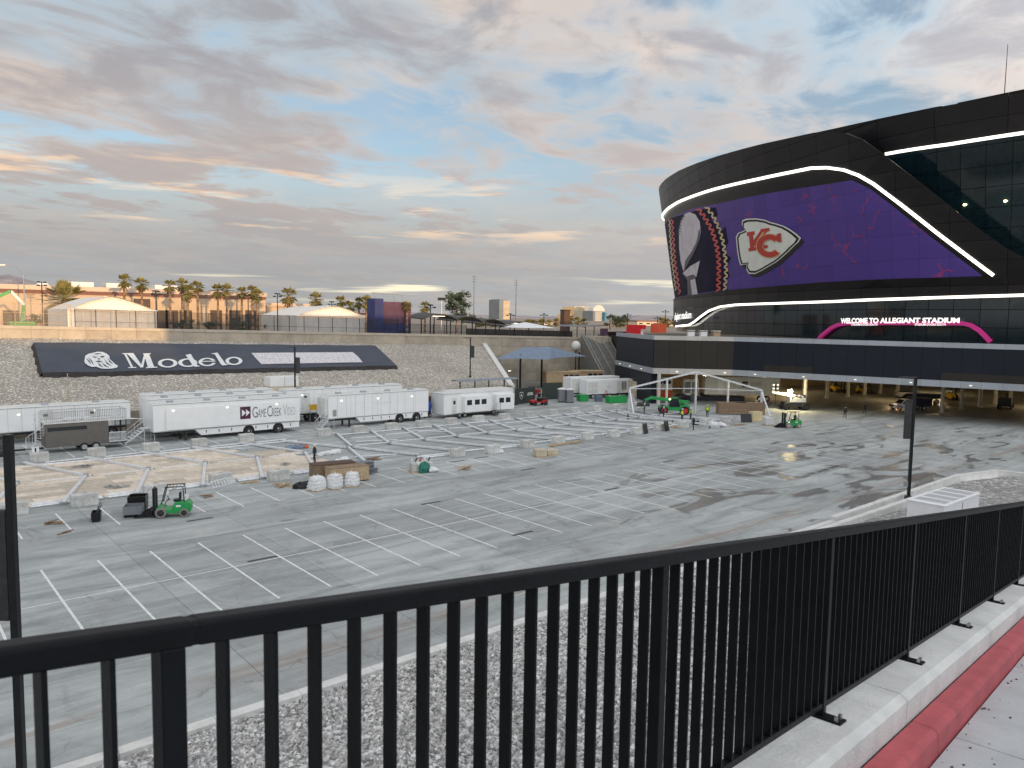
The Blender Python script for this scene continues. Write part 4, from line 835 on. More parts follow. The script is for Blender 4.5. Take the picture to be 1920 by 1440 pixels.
# ---- billboard
a, b_, c = onY(703, 622, 130), onY(719, 560, 130), onY(772, 567, 130); t = thing('billboard', 'big purple and blue billboard box with a steel frame on top', 'billboard', (a.x, 130, 9.6))
hb_ = b_.z-9.6; hc = c.z-9.6; MB().box(0, b_.x-a.x, 0, 3, 0, hb_).obj('side_panel', 'blue_bill', t)
MB().box(b_.x-a.x+.02, c.x-a.x, .3, 3, 0, hc-1.9).obj('lower_panel', 'blue_bill', t)
MB().box(b_.x-a.x+.02, c.x-a.x, .25, 3, hc-1.88+(-2.4), hc).obj('front_panel', 'purple_bill', t)
fr = MB()
for x in (1.2, 3.2, 5.4, 7.4): fr.bar((x, 1.5, hb_-.6), (x-.5, 1.5, hb_+1.1), .07, .07)
fr.bar((.3, 1.5, hb_+1.15), (7.2, 1.5, hb_+.9), .5, .14).obj('top_frame', 'steel', t)
# ---- curved canopies of the transit stop
tt = thing('transit_canopy', 'row of dark curved canopies on posts behind the chain link fence', 'canopy')
for k, (pa, pb, pt) in enumerate(((782, 845, 588), (838, 892, 592), (886, 935, 597), (928, 1000, 601))):
    Y = 136+k*3.5; a, b_ = onY(pa, pt+8, Y), onY(pb, pt+6, Y); ro = MB(); n = 10
    for j in range(n+1):
        q = j/n; x = a.x+(b_.x-a.x)*q; z = a.z-.5+1.25*math.sin(math.pi*min(1, q*.95+.03))**.8; ro.v += [(x, Y-2.5, z), (x, Y+4, z+.3), (x, Y-2.5, z+.14), (x, Y+4, z+.44)]
    for j in range(n): i = 4*j; ro.f += [(i, i+4, i+5, i+1), (i+2, i+3, i+7, i+6), (i, i+2, i+6, i+4), (i+1, i+5, i+7, i+3)]
    ro.obj('roof', 'dark_metal', tt)
    for q in (.12, .5, .88): x = a.x+(b_.x-a.x)*q; MB().tube((x, Y, 9), (x, Y, a.z+.2), .12, .12, 6).obj('post', 'black_metal', tt)
    if k in (0, 3): x = a.x+(b_.x-a.x)*.45; MB().cbox((x, Y-2.3, a.z+.42), (3.0, .2, .10)).obj('light_bar', 'soft_glow', tt)
for (px, py, lab) in ((985, 604, 'white peaked canopy roof behind the windscreen fence'),):
    Y = 142; a, b_, c = onY(956, 614, Y), onY(1016, 614, Y), onY(px, py, Y); t = thing('peaked_tent', lab, 'tent', (c.x, Y, 9.2)); r_ = (b_.x-a.x)/2; h = c.z-9.2; e = a.z-9.2
    MB().add([(-r_, -r_, e), (r_, -r_, e), (r_, r_, e), (-r_, r_, e), (0, 0, h)], [(0, 1, 4), (1, 2, 4), (2, 3, 4), (3, 0, 4)]).obj('roof', 'white_plain', t)
    for sx in (-1, 1):
        for sy in (-1, 1): MB().tube((sx*r_, sy*r_, 0), (sx*r_, sy*r_, e), .06, .06, 6).obj('pole', 'alu', t)
p0, p1 = onY(1066, 612, 140), onY(1114, 612, 140); t = thing('plaza_shelter', 'flat grey roofed plaza shelter at the top of the stairs', 'shelter', (p0.x, 140, 9)); wd = p1.x-p0.x
MB().box(-.4, wd+.4, -2, 3, p0.z-9, p0.z-8.6).obj('roof', 'fascia', t)
for q in (0, .33, .66, 1): MB().tube((wd*q, 0, 0), (wd*q, 0, p0.z-9), .12, .12, 6).obj('post', 'dark_metal', t)
# ---- towers far off
def tower(pa, pb, ptop, Y, dep, label, m1, m2, floors, split=.5, arch=False):
    a, b_ = onY(pa, ptop, Y), onY(pb, ptop, Y); t = thing('hotel_tower', label, 'tower', (a.x, Y, 8)); wd = b_.x-a.x; h = a.z-8
    MB().box(0, wd*split, 0, dep, 0, h).obj('wing', m1, t); MB().box(wd*split+.2, wd, 3, dep, 0, h*.97).obj('wing', m2, t)
    for k in range(1, floors):
        z = h*k/floors; MB().box(.5, wd*split-.5, -.8, 0, z, z+h/floors*.45).obj('window_band', 'tower_glass', t); MB().box(wd*split+.8, wd-.5, 2.2, 3, z, z+h/floors*.4).obj('window_band', 'tower_glass' if m2 != 'tower_glass' else 'white_rib', t)
    MB().box(wd*.15, wd*.85, 4, dep-4, h, h+h*.03).obj('roof_block', m1, t)
    if arch:
        b = MB(); pts = [(wd/2+wd/2*math.cos(math.pi*k/12), h+wd*.35*math.sin(math.pi*k/12)) for k in range(13)]; b.side(pts, 0, dep*.5); b.obj('arched_top', m2, t)
    return t
tower(936, 957, 562, 2200, 60, 'tall golden hotel tower standing alone on the skyline', 'tower_glass', 'tower_gold', 16, .38)
tower(1077, 1113, 575, 1900, 60, 'wide golden stepped hotel tower on the skyline', 'tower_gold', 'tower_glass', 12, .5)
tower(1064, 1080, 589, 1905, 50, 'lower golden wing beside the wide stepped tower', 'tower_gold', 'tower_gold', 8, .5)
tower(1112, 1134, 583, 1800, 50, 'grey hotel tower with an arched top on the skyline', 'tower_glass', 'white_rib', 10, .2, True); tower(1134, 1140, 586, 1790, 40, 'narrow bright blue slab beside the arched tower', 'tower_blue', 'tower_blue', 9, .5)
for k, (pa, pb, pt, lab) in enumerate(((1140, 1186, 612, 'low white trade building behind the dark plaza wall'), (1195, 1262, 603, 'low brown roofed building behind the red booth'), (1020, 1062, 605, 'low pale building on the skyline near the towers'), (690, 702, 590, 'small white hall beside the purple billboard'))):
    a, b_ = onY(pa, pt, 420), onY(pb, pt, 420); t = thing('far_building', lab, 'building', (a.x, 420, 9)); MB().box(0, b_.x-a.x, 0, 20, 0, a.z-9).obj('wall', ('off_white', 'beige', 'off_white', 'off_white')[k], t); MB().box(-.3, b_.x-a.x+.3, -.3, 20, a.z-9, a.z-8).obj('roof', 'roof_trim', t)
    for j in range(5): MB().box((b_.x-a.x)*(j+.25)/5, (b_.x-a.x)*(j+.7)/5, -.1, .1, (a.z-9)*.4, (a.z-9)*.7).obj('window', 'win_glass', t)
# ---- things on the plaza edge near the stairs
def dk(px, py, Y): return onY(px, py, Y)
a, b_, c = dk(1188, 609, 108), dk(1226, 609, 108), dk(1207, 629, 108); t = thing('red_booth', 'bright red and orange open booth on the plaza edge', 'booth', (a.x, 108, 10.4)); wd = b_.x-a.x; h = a.z-10.4
MB().box(0, wd*.36, 0, 2, 0, h).obj('side_panel', 'bright_red', t); MB().box(wd*.64, wd, 0, 2, 0, h).obj('side_panel', 'orange_red', t); MB().box(wd*.36, wd*.64, .2, 2, h*.62, h).obj('header', 'bright_red', t)
MB().lathe([(.28, 0), (.28, .03)], (0, 0, 0), 14).obj('round_mark', 'white_plain', t); o = t.children[-1]; o.rotation_euler = (math.radians(90), 0, 0); o.location = (wd*.2, -.01, h*.3)
MB().cbox((wd*.5, .8, .5), (.9, .7, 1.0)).obj('counter', 'white_plain', t)
for (pa, pb, pt, m_, lab, nm) in ((1126, 1140, 616, 'purple_bill', 'small purple poster board at the top of the stairs', 'poster_board'), (1140, 1186, 622, 'black_metal', 'long black barrier board on the plaza edge left of the red booth', 'barrier_board')):
    a, b_ = dk(pa, pt, 112), dk(pb, pt, 112); t = thing(nm, lab, 'board', (a.x, 112, 10.4)); MB().box(0, b_.x-a.x, 0, .12, .1, a.z-10.4).obj('panel', m_, t); MB().box(.1, .2, -.3, .4, 0, .12).obj('foot', 'dark_metal', t); MB().box(b_.x-a.x-.2, b_.x-a.x-.1, -.3, .4, 0, .12).obj('foot', 'dark_metal', t)
for k, (px, py) in enumerate(((1295, 624), (1318, 623), (1342, 625))):
    p = ray(px, py+5); d = 150/math.hypot(p.x, p.y); t = thing('vending_cart', ('white catering cart with a lit front on the plaza terrace', 'long white food cart with open hatch on the plaza terrace', 'brown box cart on the plaza terrace under the stadium glass')[k], 'cart', (p.x*d, p.y*d, 10.4), .8); L = (1.6, 2.2, 2.4)[k]
    MB().box(-L/2, L/2, -.6, .6, .3, 1.35).obj('body', ('white_plain', 'white_plain', 'tan')[k], t); MB().box(-L/2-.1, L/2+.1, -.7, .7, 1.5, 1.62).obj('awning', 'off_white', t)
    for s in (-1, 1): MB().tube((s*L*.35, -.55, .15), (s*L*.35, .55, .15), .16, .16, 8).obj('wheel', 'tyre', t)
    for s in (-1, 1): MB().box(s*L*.45-.03, s*L*.45+.03, -.5, -.44, 1.3, 1.55).obj('awning_post', 'steel', t)
# ---- boom lift at the far left
p = onY(40, 605, 133); t = thing('boom_lift', 'green articulated boom lift behind the pipe scaffold fence', 'boom lift', (p.x, 133, gz(p.x)))
MB().box(-1.6, 1.6, -1.1, 1.1, .55, 1.5).obj('chassis', 'green', t)
for sx in (-1, 1):
    for sy in (-1, 1): wheel(t, sx*1.1, sy*1.05, .48, .48, .35)
q = onY(20, 546, 133); q2 = onY(-12, 560, 133); q3 = onY(45, 572, 133)
for (a, b_, m_) in ((q3, q, 'off_white'), (q, q2, 'green'), (Vector((p.x, 133, gz(p.x)+1.4)), q3, 'green')): MB().bar((a.x-p.x, 0, a.z-gz(p.x)), (b_.x-p.x, 0, b_.z-gz(p.x)), .4, .42).obj('boom', m_, t, bevel=.03)
MB().box(q2.x-p.x-1.0, q2.x-p.x+.4, -.5, .5, q2.z-gz(p.x)-1.1, q2.z-gz(p.x)-.1).obj('basket', 'dark_metal', t)
# ============================================================ ON THE BERM
bn = thing('banner', 'dark blue sponsor banner with lion head and white lettering lying on the berm', 'banner')
def BP(u, v, lift=.55):         # u 0..1 along, v 0 bottom..1 top
    x0, x1 = 17.3+(18.4-17.3)*v, 68.2+(71.2-68.2)*v; y = 109.4+12.1*v; x = x0+(x1-x0)*u; return (x, y, berm_z(x, y)+lift)
b = MB(); nu, nv = 40, 4
for i in range(nu+1):
    for j in range(nv+1): b.v.append(BP(i/nu, j/nv, .55+.03*math.sin(i*.9+j)))
for i in range(nu):
    for j in range(nv): k = i*(nv+1)+j; b.f.append((k, k+nv+1, k+nv+2, k+1))
b.obj('sheet', 'banner', bn, smooth=True)
b = MB(); 
for i in range(121):
    u = i/120; p = Vector(BP(u, 0, .54)); s_ = .10*math.sin(i*1.3)+.06*math.sin(i*3.1); b.v += [tuple(p), (p.x, p.y-.25+s_, p.z-.5), (p.x, p.y-.55+s_*1.6, p.z-1.15-.08*math.sin(i*.7))]
for i in range(120):
    for j in range(2): k = 3*i+j; b.f.append((k, k+1, k+4, k+3))
b.obj('skirt', 'banner_edge', bn, smooth=True)
for u in (0, 1):
    b = MB()
    for j in range(13): p = Vector(BP(u, j/12, .54)); s_ = .12*math.sin(j*2.1); b.v += [tuple(p), (p.x+(-.5 if u == 0 else .4)+s_, p.y, p.z-.75)]
    b.f = [(2*j, 2*j+1, 2*j+3, 2*j+2) for j in range(12)]; b.obj('skirt', 'banner_edge', bn, smooth=True)
# lettering is set out on the sheet: x along, y up the slope (metres)
def BM(x, y, l=.60):
    return BP((x)/51.5, y/12.3, l)
def bprint(poly, m, name='letter', l=.62, shear=0.):
    bm = bmesh.new(); bm.faces.new([bm.verts.new((p[0]-shear*p[1], p[1], 0)) for p in poly]); xs_ = [p[0]-shear*p[1] for p in poly]; x = min(xs_)+1.2
    while x < max(xs_): bmesh.ops.bisect_plane(bm, geom=bm.verts[:]+bm.edges[:]+bm.faces[:], plane_co=(x, 0, 0), plane_no=(1, 0, 0)); x += 1.2
    bmesh.ops.triangulate(bm, faces=bm.faces[:])
    for v in bm.verts: v.co = BM(v.co.x, v.co.y, l)
    me = bpy.data.meshes.new(name); bm.to_mesh(me); bm.free(); me.materials.append(M_(m)); o = bpy.data.objects.new(name, me); C.objects.link(o); o.parent = bn; return o
def ring(cx, cy, rx, ry, th, tv, a0=0, a1=360, n=22):
    P = []
    for k in range(n+1): a = math.radians(a0+(a1-a0)*k/n); P.append((cx+rx*math.cos(a), cy+ry*math.sin(a)))
    for k in range(n, -1, -1): a = math.radians(a0+(a1-a0)*k/n); P.append((cx+(rx-th)*math.cos(a), cy+(ry-tv)*math.sin(a)))
    return P
# per letter: u offset. measured places of the word along the sheet
def U(px, py):               # sight line -> banner metres
    d = ray(px, py); lo, hi = 40., 260.
    for _ in range(50):
        t_ = (lo+hi)/2; X, Y, Z = d.x*t_, d.y*t_, EYE+d.z*t_
        if Z > berm_z(X, Y)+.6: lo = t_
        else: hi = t_
    v = (d.y*lo-109.4)/12.1; x0, x1 = 17.3+1.1*v, 68.2+3.0*v; return ((d.x*lo-x0)/(x1-x0)*51.5, v*12.3)
def zp(pts, q=1): return [U(0+x/4, 480+y/4) for x, y in pts]
def bz(pts, m, name='letter', l=.64): return bprint(zp(pts), m, name, l)
for k, pts in enumerate(([(930, 738), (948, 736), (1000, 838), (985, 842)], [(962, 843), (962, 837), (1022, 835), (1022, 842)], [(916, 732), (990, 730), (988, 737), (920, 739)], [(950, 733), (1000, 731), (1074, 838), (1056, 841)], [(1054, 840), (1074, 838), (1096, 735), (1082, 735)], [(1078, 737), (1116, 735), (1158, 838), (1110, 841)], [(1072, 735), (1132, 733), (1131, 740), (1074, 742)], [(1095, 846), (1095, 839), (1180, 835), (1180, 842)])): bz(pts, 'print_white', l=.64+.006*k)
def oval(cx, cy, rx, ry, th, tv, a0=0, a1=360, sk=.12): return [(x+sk*(cy-y)*-1*0, y) for x, y in ring(cx, cy, rx, ry, th, tv, a0, a1)]
bz(oval(1257, 806, 74, 33, 30, 9, 0, 359.9), 'print_white'); bz(oval(1408, 802, 72, 32, 30, 9, 0, 359.9), 'print_white'); bz([(1392, 745), (1430, 737), (1480, 822), (1502, 830), (1465, 834), (1448, 828)], 'print_white', l=.66)
bz(oval(1554, 797, 66, 31, 27, 8, 14, 335), 'print_white'); bz([(1505, 791), (1616, 789), (1614, 795), (1507, 797)], 'print_white', l=.66)
bz([(1582, 735), (1630, 727), (1690, 810), (1716, 818), (1672, 824), (1656, 816), (1612, 742)], 'print_white', l=.66); bz(oval(1754, 789, 64, 31, 27, 9, 0, 359.9), 'print_white')
# lion head
bz([(632, 790), (640, 750), (665, 735), (700, 728), (730, 720), (770, 722), (800, 735), (820, 752), (822, 775), (845, 795), (862, 812), (885, 825), (878, 838), (845, 846), (800, 848), (760, 846), (720, 832), (690, 834), (665, 825), (640, 808)], 'print_white', 'lion_head')
for pts in ([(690, 752), (715, 760), (735, 757), (712, 768)], [(755, 755), (785, 752), (775, 764), (752, 764)], [(728, 772), (752, 772), (745, 782)], [(715, 795), (740, 788), (770, 795), (742, 800)], [(645, 770), (672, 790), (685, 820), (668, 800)], [(660, 760), (690, 790), (705, 822), (690, 805)], [(780, 770), (800, 800), (840, 830), (800, 812)], [(760, 800), (780, 815), (820, 842), (785, 830)], [(735, 802), (760, 825), (775, 842), (745, 825)], [(805, 765), (825, 790), (850, 815), (822, 800)], [(700, 740), (730, 733), (765, 735), (730, 741)]): bz(pts, 'banner', 'lion_line', .68)
def zp2(pts): return [U(440+x/4, 480+y/4) for x, y in pts]
bprint(zp2([(125, 728), (885, 722), (925, 755), (960, 798), (700, 803), (200, 812), (160, 770)]), 'print_pink', 'tagline_patch', .63)
for (txt, xa_, xb_, yb, yt) in (('ROOTED IN THE HEART', 185, 865, 768, 732), ('OF RAIDER NATION', 330, 912, 803, 769)):
    vs, fs = text2d(txt, 1., .02); x0, x1 = min(v[0] for v in vs), max(v[0] for v in vs); y1 = max(v[1] for v in vs); bb = MB()
    A, B, T = U(440+xa_/4, 480+yb/4), U(440+xb_/4, 480+(yb-3)/4), U(440+xa_/4-4, 480+yt/4)
    for (x, y) in vs: q = (x-x0)/(x1-x0); bb.v.append(BM(A[0]+(B[0]-A[0])*q, A[1]+(B[1]-A[1])*q+(T[1]-A[1])*y/y1, .67))
    bb.f = fs; bb.obj('lettering', 'print_white', bn)
def area_lamp(x, y, z0, h, rz, label, panel=True, arm=1.0, group=None, side=-1):
    t = thing('area_lamp', label, 'lamp post', (x, y, z0), rz, group)
    MB().box(-.10, .10, -.10, .10, .35, h).obj('pole', 'black_metal', t, bevel=.015); MB().box(-.22, .22, -.22, .22, -.4, .35).obj('base', 'dark_metal', t, bevel=.02)
    hd = MB().box(-arm-.25, -.05, -.17, .17, h-.10, h-.02).obj('lamp_head', 'dark_metal', t, bevel=.02)
    if panel: MB().box(side*.12 if side < 0 else .11, side*.68 if side > 0 else -.11, -.08, .08, h*.50, h*.80).obj('speaker_panel', 'dark_metal', t, bevel=.02) if side > 0 else MB().box(-.66, -.13, -.08, .08, h*.50, h*.80).obj('speaker_panel', 'dark_metal', t, bevel=.02)
    MB().box(.10, .17, -.08, .08, h*.40, h*.435).obj('socket_box', 'off_white', t)
    return t
AZR = YAW
t = area_lamp(61.0, 24.35, .35, 9.5, AZR, 'black lamp post with hanging dark panel beside the white cabinet')
MB().box(-.42, -.1, -.05, .05, 1.05, 1.45).obj('small_sign', 'steel', t)
area_lamp(3.02, 24.45, .1, 10.35, AZR, 'black lamp post rising from the gravel kerb at the railing end')
area_lamp(onY(553, 700, 97.9).x, 97.9, 2.3, zat(553, 650, onY(553, 700, 97.9).x, 97.9)-2.3, AZR, 'black lamp post on the berm in front of the banner lettering', side=1)
area_lamp(79.1, 103.6, 3.6, zat(881, 633, 79.1, 103.6)-3.6, AZR, 'black lamp post on the berm right of the banner', side=1)
p = onY(127, 760, 99.9); t = thing('tent_pole', 'thin pale wooden pole standing on the berm behind the grey trailer', 'pole', (p.x, 99.5, 2.6)); MB().tube((0, 0, 0), (0, 0, 4.1), .06, .05, 6).obj('shaft', 'light_wood', t); MB().tube((0, 0, -.2), (0, 0, .2), .14, .14, 8).obj('foot', 'concrete_block', t)
p0, p1 = onY(508, 735, 100.6), onY(561, 735, 100.6); t = thing('berm_cabinet', 'white utility cabinet on a tan concrete pad on the berm', 'cabinet', (p0.x, 100.6, 2.0)); wd = p1.x-p0.x
MB().box(0, wd, 0, 2.2, 0, 1.9).obj('pad', 'beige', t); MB().box(0, wd, .15, 2.2, 1.92, 3.25).obj('box', 'white_paint', t, bevel=.04); MB().box(wd*.5-.02, wd*.5+.02, .12, .16, 1.95, 3.2).obj('door_seam', 'steel', t)
# ---- white ventilated cabinet and valve lids on the near bank
t = thing('ventilated_cabinet', 'large white electrical cabinet with slotted lid on the gravel island', 'cabinet', (50.6, 18.05, 0))
MB().box(0, 5.9, 0, 2.2, .6, 2.62).obj('box', 'white_plain', t, bevel=.03); MB().box(-.06, 5.96, -.06, 2.26, 2.625, 2.70).obj('lid', 'white_plain', t, bevel=.02)
for k in range(4):
    for j in range(16): MB().box(.5+k*1.35, 1.5+k*1.35, .18+j*.118, .235+j*.118, 2.70, 2.712).obj('vent_slot', 'steel', t)
MB().box(2.9, 3.0, -.02, .01, .7, 2.5).obj('door_seam', 'steel', t); MB().box(3.3, 3.5, -.05, 0, 1.5, 1.9).obj('latch', 'steel', t)
for k, (px, py) in enumerate(((1102, 1204), (1187, 1172))):
    d = ray(px, py); lo, hi = 5., 60.
    for _ in range(50):
        m_ = (lo+hi)/2
        if EYE+d.z*m_ > bank_z(d.x*m_, d.y*m_)+.1: lo = m_
        else: hi = m_
    t = thing('valve_lid', ('square concrete valve lid set in the gravel bank', 'smaller concrete lid half hidden in the gravel by the kerb')[k], 'lid', (d.x*lo, d.y*lo, bank_z(d.x*lo, d.y*lo)+.1), .3); s_ = (.42, .34)[k]
    MB().box(-s_, s_, -s_*.7, s_*.7, -.15, .05).obj('rim', 'kerb_white', t, bevel=.02); MB().box(-s_*.8, s_*.8, -s_*.5, s_*.5, .05, .075).obj('cover', 'concrete_block', t)
# ---- opposite side of the ramp: unseen wall added to stop low sun there
pw = thing('ramp_sun_screen', 'added unseen wall beyond the ramp road keeping low sun off the ramp', 'wall'); a = -40.
while a < 76: extr([(-9.6, -4), (-9, -4), (-9, 1.9), (-9.6, 1.9)], a+.01, a+5.99).obj('sun_screen_unit', 'upstand', pw); a += 6
# ============================================================ STAIRS AND WALL RECESS
sr = thing('grand_stair', 'broad concrete stair with steel railings from the plaza down to the lot', 'stairs')
sa, sb = Vector((127, 124)), Vector((115.5, 105.3)); sd = (sb-sa).normalized(); sp = Vector((-sd.y, sd.x)); sp = sp if sp.dot(Vector((.76, -.65))) > 0 else -sp; SL = (sb-sa).length; SWD = 5.4; N = 54
def ST(t, w_, z): q = sa+sd*t+sp*w_; return (q.x, q.y, z)
def stair_z(t): f = t/SL; return 10.0-9.4*f
for k in range(N):
    t0, t1 = SL*k/N, SL*(k+1)/N; z1 = stair_z(t0)-.17; b = MB(); vs = [ST(t0, 0, 0), ST(t1, 0, 0), ST(t1, SWD, 0), ST(t0, SWD, 0)]; b.prism([(v[0], v[1]) for v in vs], max(-.1, z1-1.0), z1).obj('step', 'stair_concrete', sr)
for w0 in (-.35, SWD): b = MB(); b.add([ST(0, w0, 10.4), ST(SL, w0, 1.0), ST(SL, w0, -.1), ST(0, w0, -.1), ST(0, w0+.35, 10.4), ST(SL, w0+.35, 1.0), ST(SL, w0+.35, -.1), ST(0, w0+.35, -.1)], [(0, 1, 2, 3), (7, 6, 5, 4), (0, 4, 5, 1), (1, 5, 6, 2), (2, 6, 7, 3), (3, 7, 4, 0)]).obj('side_wall', 'stair_concrete', sr)
for w0 in (.05, SWD*.33, SWD*.66, SWD-.05):
    b = MB(); b.bar(ST(0, w0, 11.0), ST(SL, w0, 1.6), .06, .06)
    for k in range(14): t0 = SL*k/13; b.bar(ST(t0, w0, stair_z(t0)-.2), ST(t0, w0, stair_z(t0)+1.0), .05, .05)
    b.obj('handrail', 'steel', sr)
MB().prism([(127.0, 125.4), (127.0, 124.6), (128, 119), (132.5, 118.5), (133, 125.4)], 0, 9.9).obj('landing', 'retaining', sr)
MB().prism([(114, 104.4), (119, 101.2), (121, 104), (116, 107)], -.05, .62).obj('bottom_landing', 'concrete_block', sr)
MB().prism([(120.7, 102.3), (132.6, 121.4), (134, 121), (122, 101.5)], 0, 10.35).obj('back_wall', 'podium_dark', sr)
p = onY(1080, 648, 119); t = thing('globe_tank', 'pale round globe on a dark post beside the stair top', 'globe', (p.x, 119, 0)); MB().blob((0, 0, p.z), (1.0, 1.0, 1.05), 1, 18, 12, 0).obj('globe', 'off_white', t, smooth=True); MB().tube((0, 0, 0), (0, 0, p.z-.9), .12, .12, 8).obj('post', 'black_metal', t); MB().lathe([(.5, 0), (.35, .25)], (0, 0, p.z-1.05), 12).obj('collar', 'dark_metal', t)
# shade sail
t = thing('shade_sail', 'blue grey hipped shade canopy on tall black posts before the beige wall', 'canopy')
cs = [(93.2, 114.2), (109.4, 120.6), (118.8, 114.6), (101.0, 108.6)]; ze = 5.9; zr = 8.0; rdg = ((101.5, 115.6), (108.4, 114.8)); b = MB(); n = 8
def edge(a, c, n=8, sag=.9):
    m = Vector(((a[0]+c[0])/2, (a[1]+c[1])/2)); ctr = Vector((106, 114.5)); o = []
    for k in range(n): q = k/n; p = Vector(a).lerp(Vector(c), q); p = p+(ctr-p).normalized()*sag*math.sin(math.pi*q); o.append((p.x, p.y, ze+.12*math.sin(math.pi*q)))
    return o
E4 = [edge(cs[k], cs[(k+1) % 4]) for k in range(4)]; rim_ = sum(E4, []); R0, R1 = (*rdg[0], zr), (*rdg[1], zr); b.v = rim_+[R0, R1]; m = len(rim_)
for k in range(m): kk = (k+1) % m; c_ = m if (Vector(rim_[k][:2])-Vector(rdg[0])).length < (Vector(rim_[k][:2])-Vector(rdg[1])).length else m+1; b.f.append((k, kk, c_))
near = [m if (Vector(r_[:2])-Vector(rdg[0])).length < (Vector(r_[:2])-Vector(rdg[1])).length else m+1 for r_ in rim_]
for k in range(m):
    if near[k] != near[(k+1) % m]: b.f.append(((k+1) % m, near[(k+1) % m], near[k]))
b.obj('canopy', 'blue_fabric', t)
for (px, py, top) in ((975, 729, 6.2), (1015, 726, 6.2), (1085, 716, 6.0)): q = W(px, py); MB().tube((q.x, q.y, 0), (q.x, q.y, top+.5), .20, .20, 8).obj('post', 'black_metal', t)
# bus-stop like shelter in the berm notch
t = thing('curved_shelter', 'low shelter with two curved blue metal roofs at the berm foot', 'shelter', (70.6, 95.0, 0))
for k in range(2):
    x0 = k*6.1; b = MB()
    for j in range(9): q = j/8; z = 3.7+.35*math.sin(math.pi*(.15+.8*q)); b.v += [(x0, 2.6*q, z), (x0+6.0, 2.6*q, z)]
    b.f = [(2*j, 2*j+1, 2*j+3, 2*j+2) for j in range(8)]; b.obj('roof', 'blue_metal', t, smooth=True)
for x in (.3, 3.2, 6.0, 9.2, 12): MB().tube((x, .4, 0), (x, .4, 3.85), .10, .10, 8).obj('post', 'black_metal', t)
MB().box(0, 12.1, 2.0, 2.2, 0, 2.6).obj('back_panel', 'tan', t); MB().box(1, 5, 1.2, 1.8, 0, .9).obj('bench', 'off_white', t); MB().box(7, 11, 1.2, 1.8, 0, .9).obj('bench', 'off_white', t)
# ============================================================ TRAILERS
def lbl(o, **k): return o
def semi(name, label, x, y, L, H_=4.1, wd=2.6, wheels=(6.2, 2.7), expand=True, skirt=True, doors=(), mk=None, front_box=False, group=None, sy=0):
    t = thing(name, label, 'trailer', (x, y, 0), 0, group)
    MB().box(0, L, 0, wd, 1.15, H_).obj('body', 'white_paint', t, bevel=.05)
    MB().box(.1, L-.1, .1, wd-.1, H_+.002, H_+.05).obj('roof', 'off_white', t)
    if skirt: MB().side([(L*.26, 1.14), (L*.30, .5), (L-.1, .5), (L-.1, 1.14)], .03, wd-.03).obj('skirt', 'white_paint', t, bevel=.02)
    if expand: MB().box(1.3, L-.7, -.16, -.005, 1.35, H_-.55).obj('slide_out', 'white_paint', t, bevel=.03); MB().box(1.25, L-.65, -.19, -.165, 1.33, H_-.53).obj('slide_face', 'white_paint', t)
    for zz_ in (H_-.07, 1.22): MB().box(.02, L-.02, -.022, -.002, zz_-.04, zz_+.03).obj('edge_trim', 'steel', t)
    if not expand:
        for k in range(1, int(L/1.22)): MB().box(1.22*k-.012, 1.22*k+.012, -.008, -.001, 1.27, H_-.12).obj('panel_joint', 'fascia', t)
    for k in range(4): MB().box(L*(.1+.24*k), L*(.1+.24*k)+.6, .6, 1.2, H_+.05, H_+.22).obj('roof_vent', 'fascia', t)
    MB().box(.4, L-.4, .5, wd-.5, .85, 1.14).obj('underframe', 'dark_metal', t)
    for q in wheels:
        for yy in (.14, wd-.14): wheel(t, L-q, yy, .52, .52, .34)
        MB().tube((L-q, -.02+.05, .56), (L-q, .0+.02, .56), .66, .66, 16).obj('wheel_arch', 'black_metal', t)
    for k in range(8): xx = L*.33+k*L*.085; MB().box(xx, xx+.09, .01, .028, .72, 1.02).obj('side_marker', 'dark_metal', t) if all(abs(xx-(L-q)) > .7 for q in wheels) else None
    for xx in (L*.20,): MB().box(xx, xx+.18, .3, .5, 0, 1.15).obj('landing_leg', 'dark_metal', t); MB().box(xx, xx+.18, wd-.5, wd-.3, 0, 1.15).obj('landing_leg', 'dark_metal', t)
    for (dx, dw) in doors:
        d = MB().box(dx, dx+dw, -.03, -.004, 1.3, H_-.5).obj('door', 'off_white', t); MB().box(dx+dw*.35, dx+dw*.65, -.045, -.031, H_-1.1, H_-.85).obj('window', 'win_glass', d); MB().box(dx+dw-.15, dx+dw-.08, -.06, -.031, 2.2, 2.4).obj('handle', 'steel', d)
    for k in range(3): MB().cbox((L*(.12+.35*k), -.03-(.17 if expand else 0), H_-.75), (.22, .05, .14)).obj('side_glint', 'soft_glow', t)  # glowing boxes put in for white reflections on the trailer side
    if front_box: MB().box(-.35, -.005, .3, wd-.3, 1.6, H_-.4).obj('nose_unit', 'off_white', t, bevel=.03); MB().box(.55, 1.05, -.04, -.004, 1.5, 2.3).obj('grille', 'steel', t)
    return t
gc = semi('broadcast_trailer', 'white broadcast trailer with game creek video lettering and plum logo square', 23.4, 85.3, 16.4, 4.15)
for k, (txt, dx, wdt, m_, hh) in enumerate((('G', 10.55, .62, 'text_grey', 1.25), ('AME', 11.2, .95, 'text_grey', .95), ('C', 12.3, .55, 'text_grey', 1.25), ('REEK', 12.87, 1.15, 'text_grey', .95), ('V', 14.2, .5, 'text_fade', 1.25), ('IDEO', 14.72, 1.0, 'text_fade', .95))):
    vs, fs = text2d(txt, 1., .0); x0, x1 = min(v[0] for v in vs), max(v[0] for v in vs); y1 = max(v[1] for v in vs); MB().add([(dx+(v[0]-x0)/(x1-x0)*wdt, -.196-.001*k, 2.02+v[1]/y1*hh) for v in vs], fs).obj('lettering', m_, gc)
MB().box(9.15, 10.35, -.20, -.192, 1.95, 3.35).obj('logo_square', 'plum', gc)
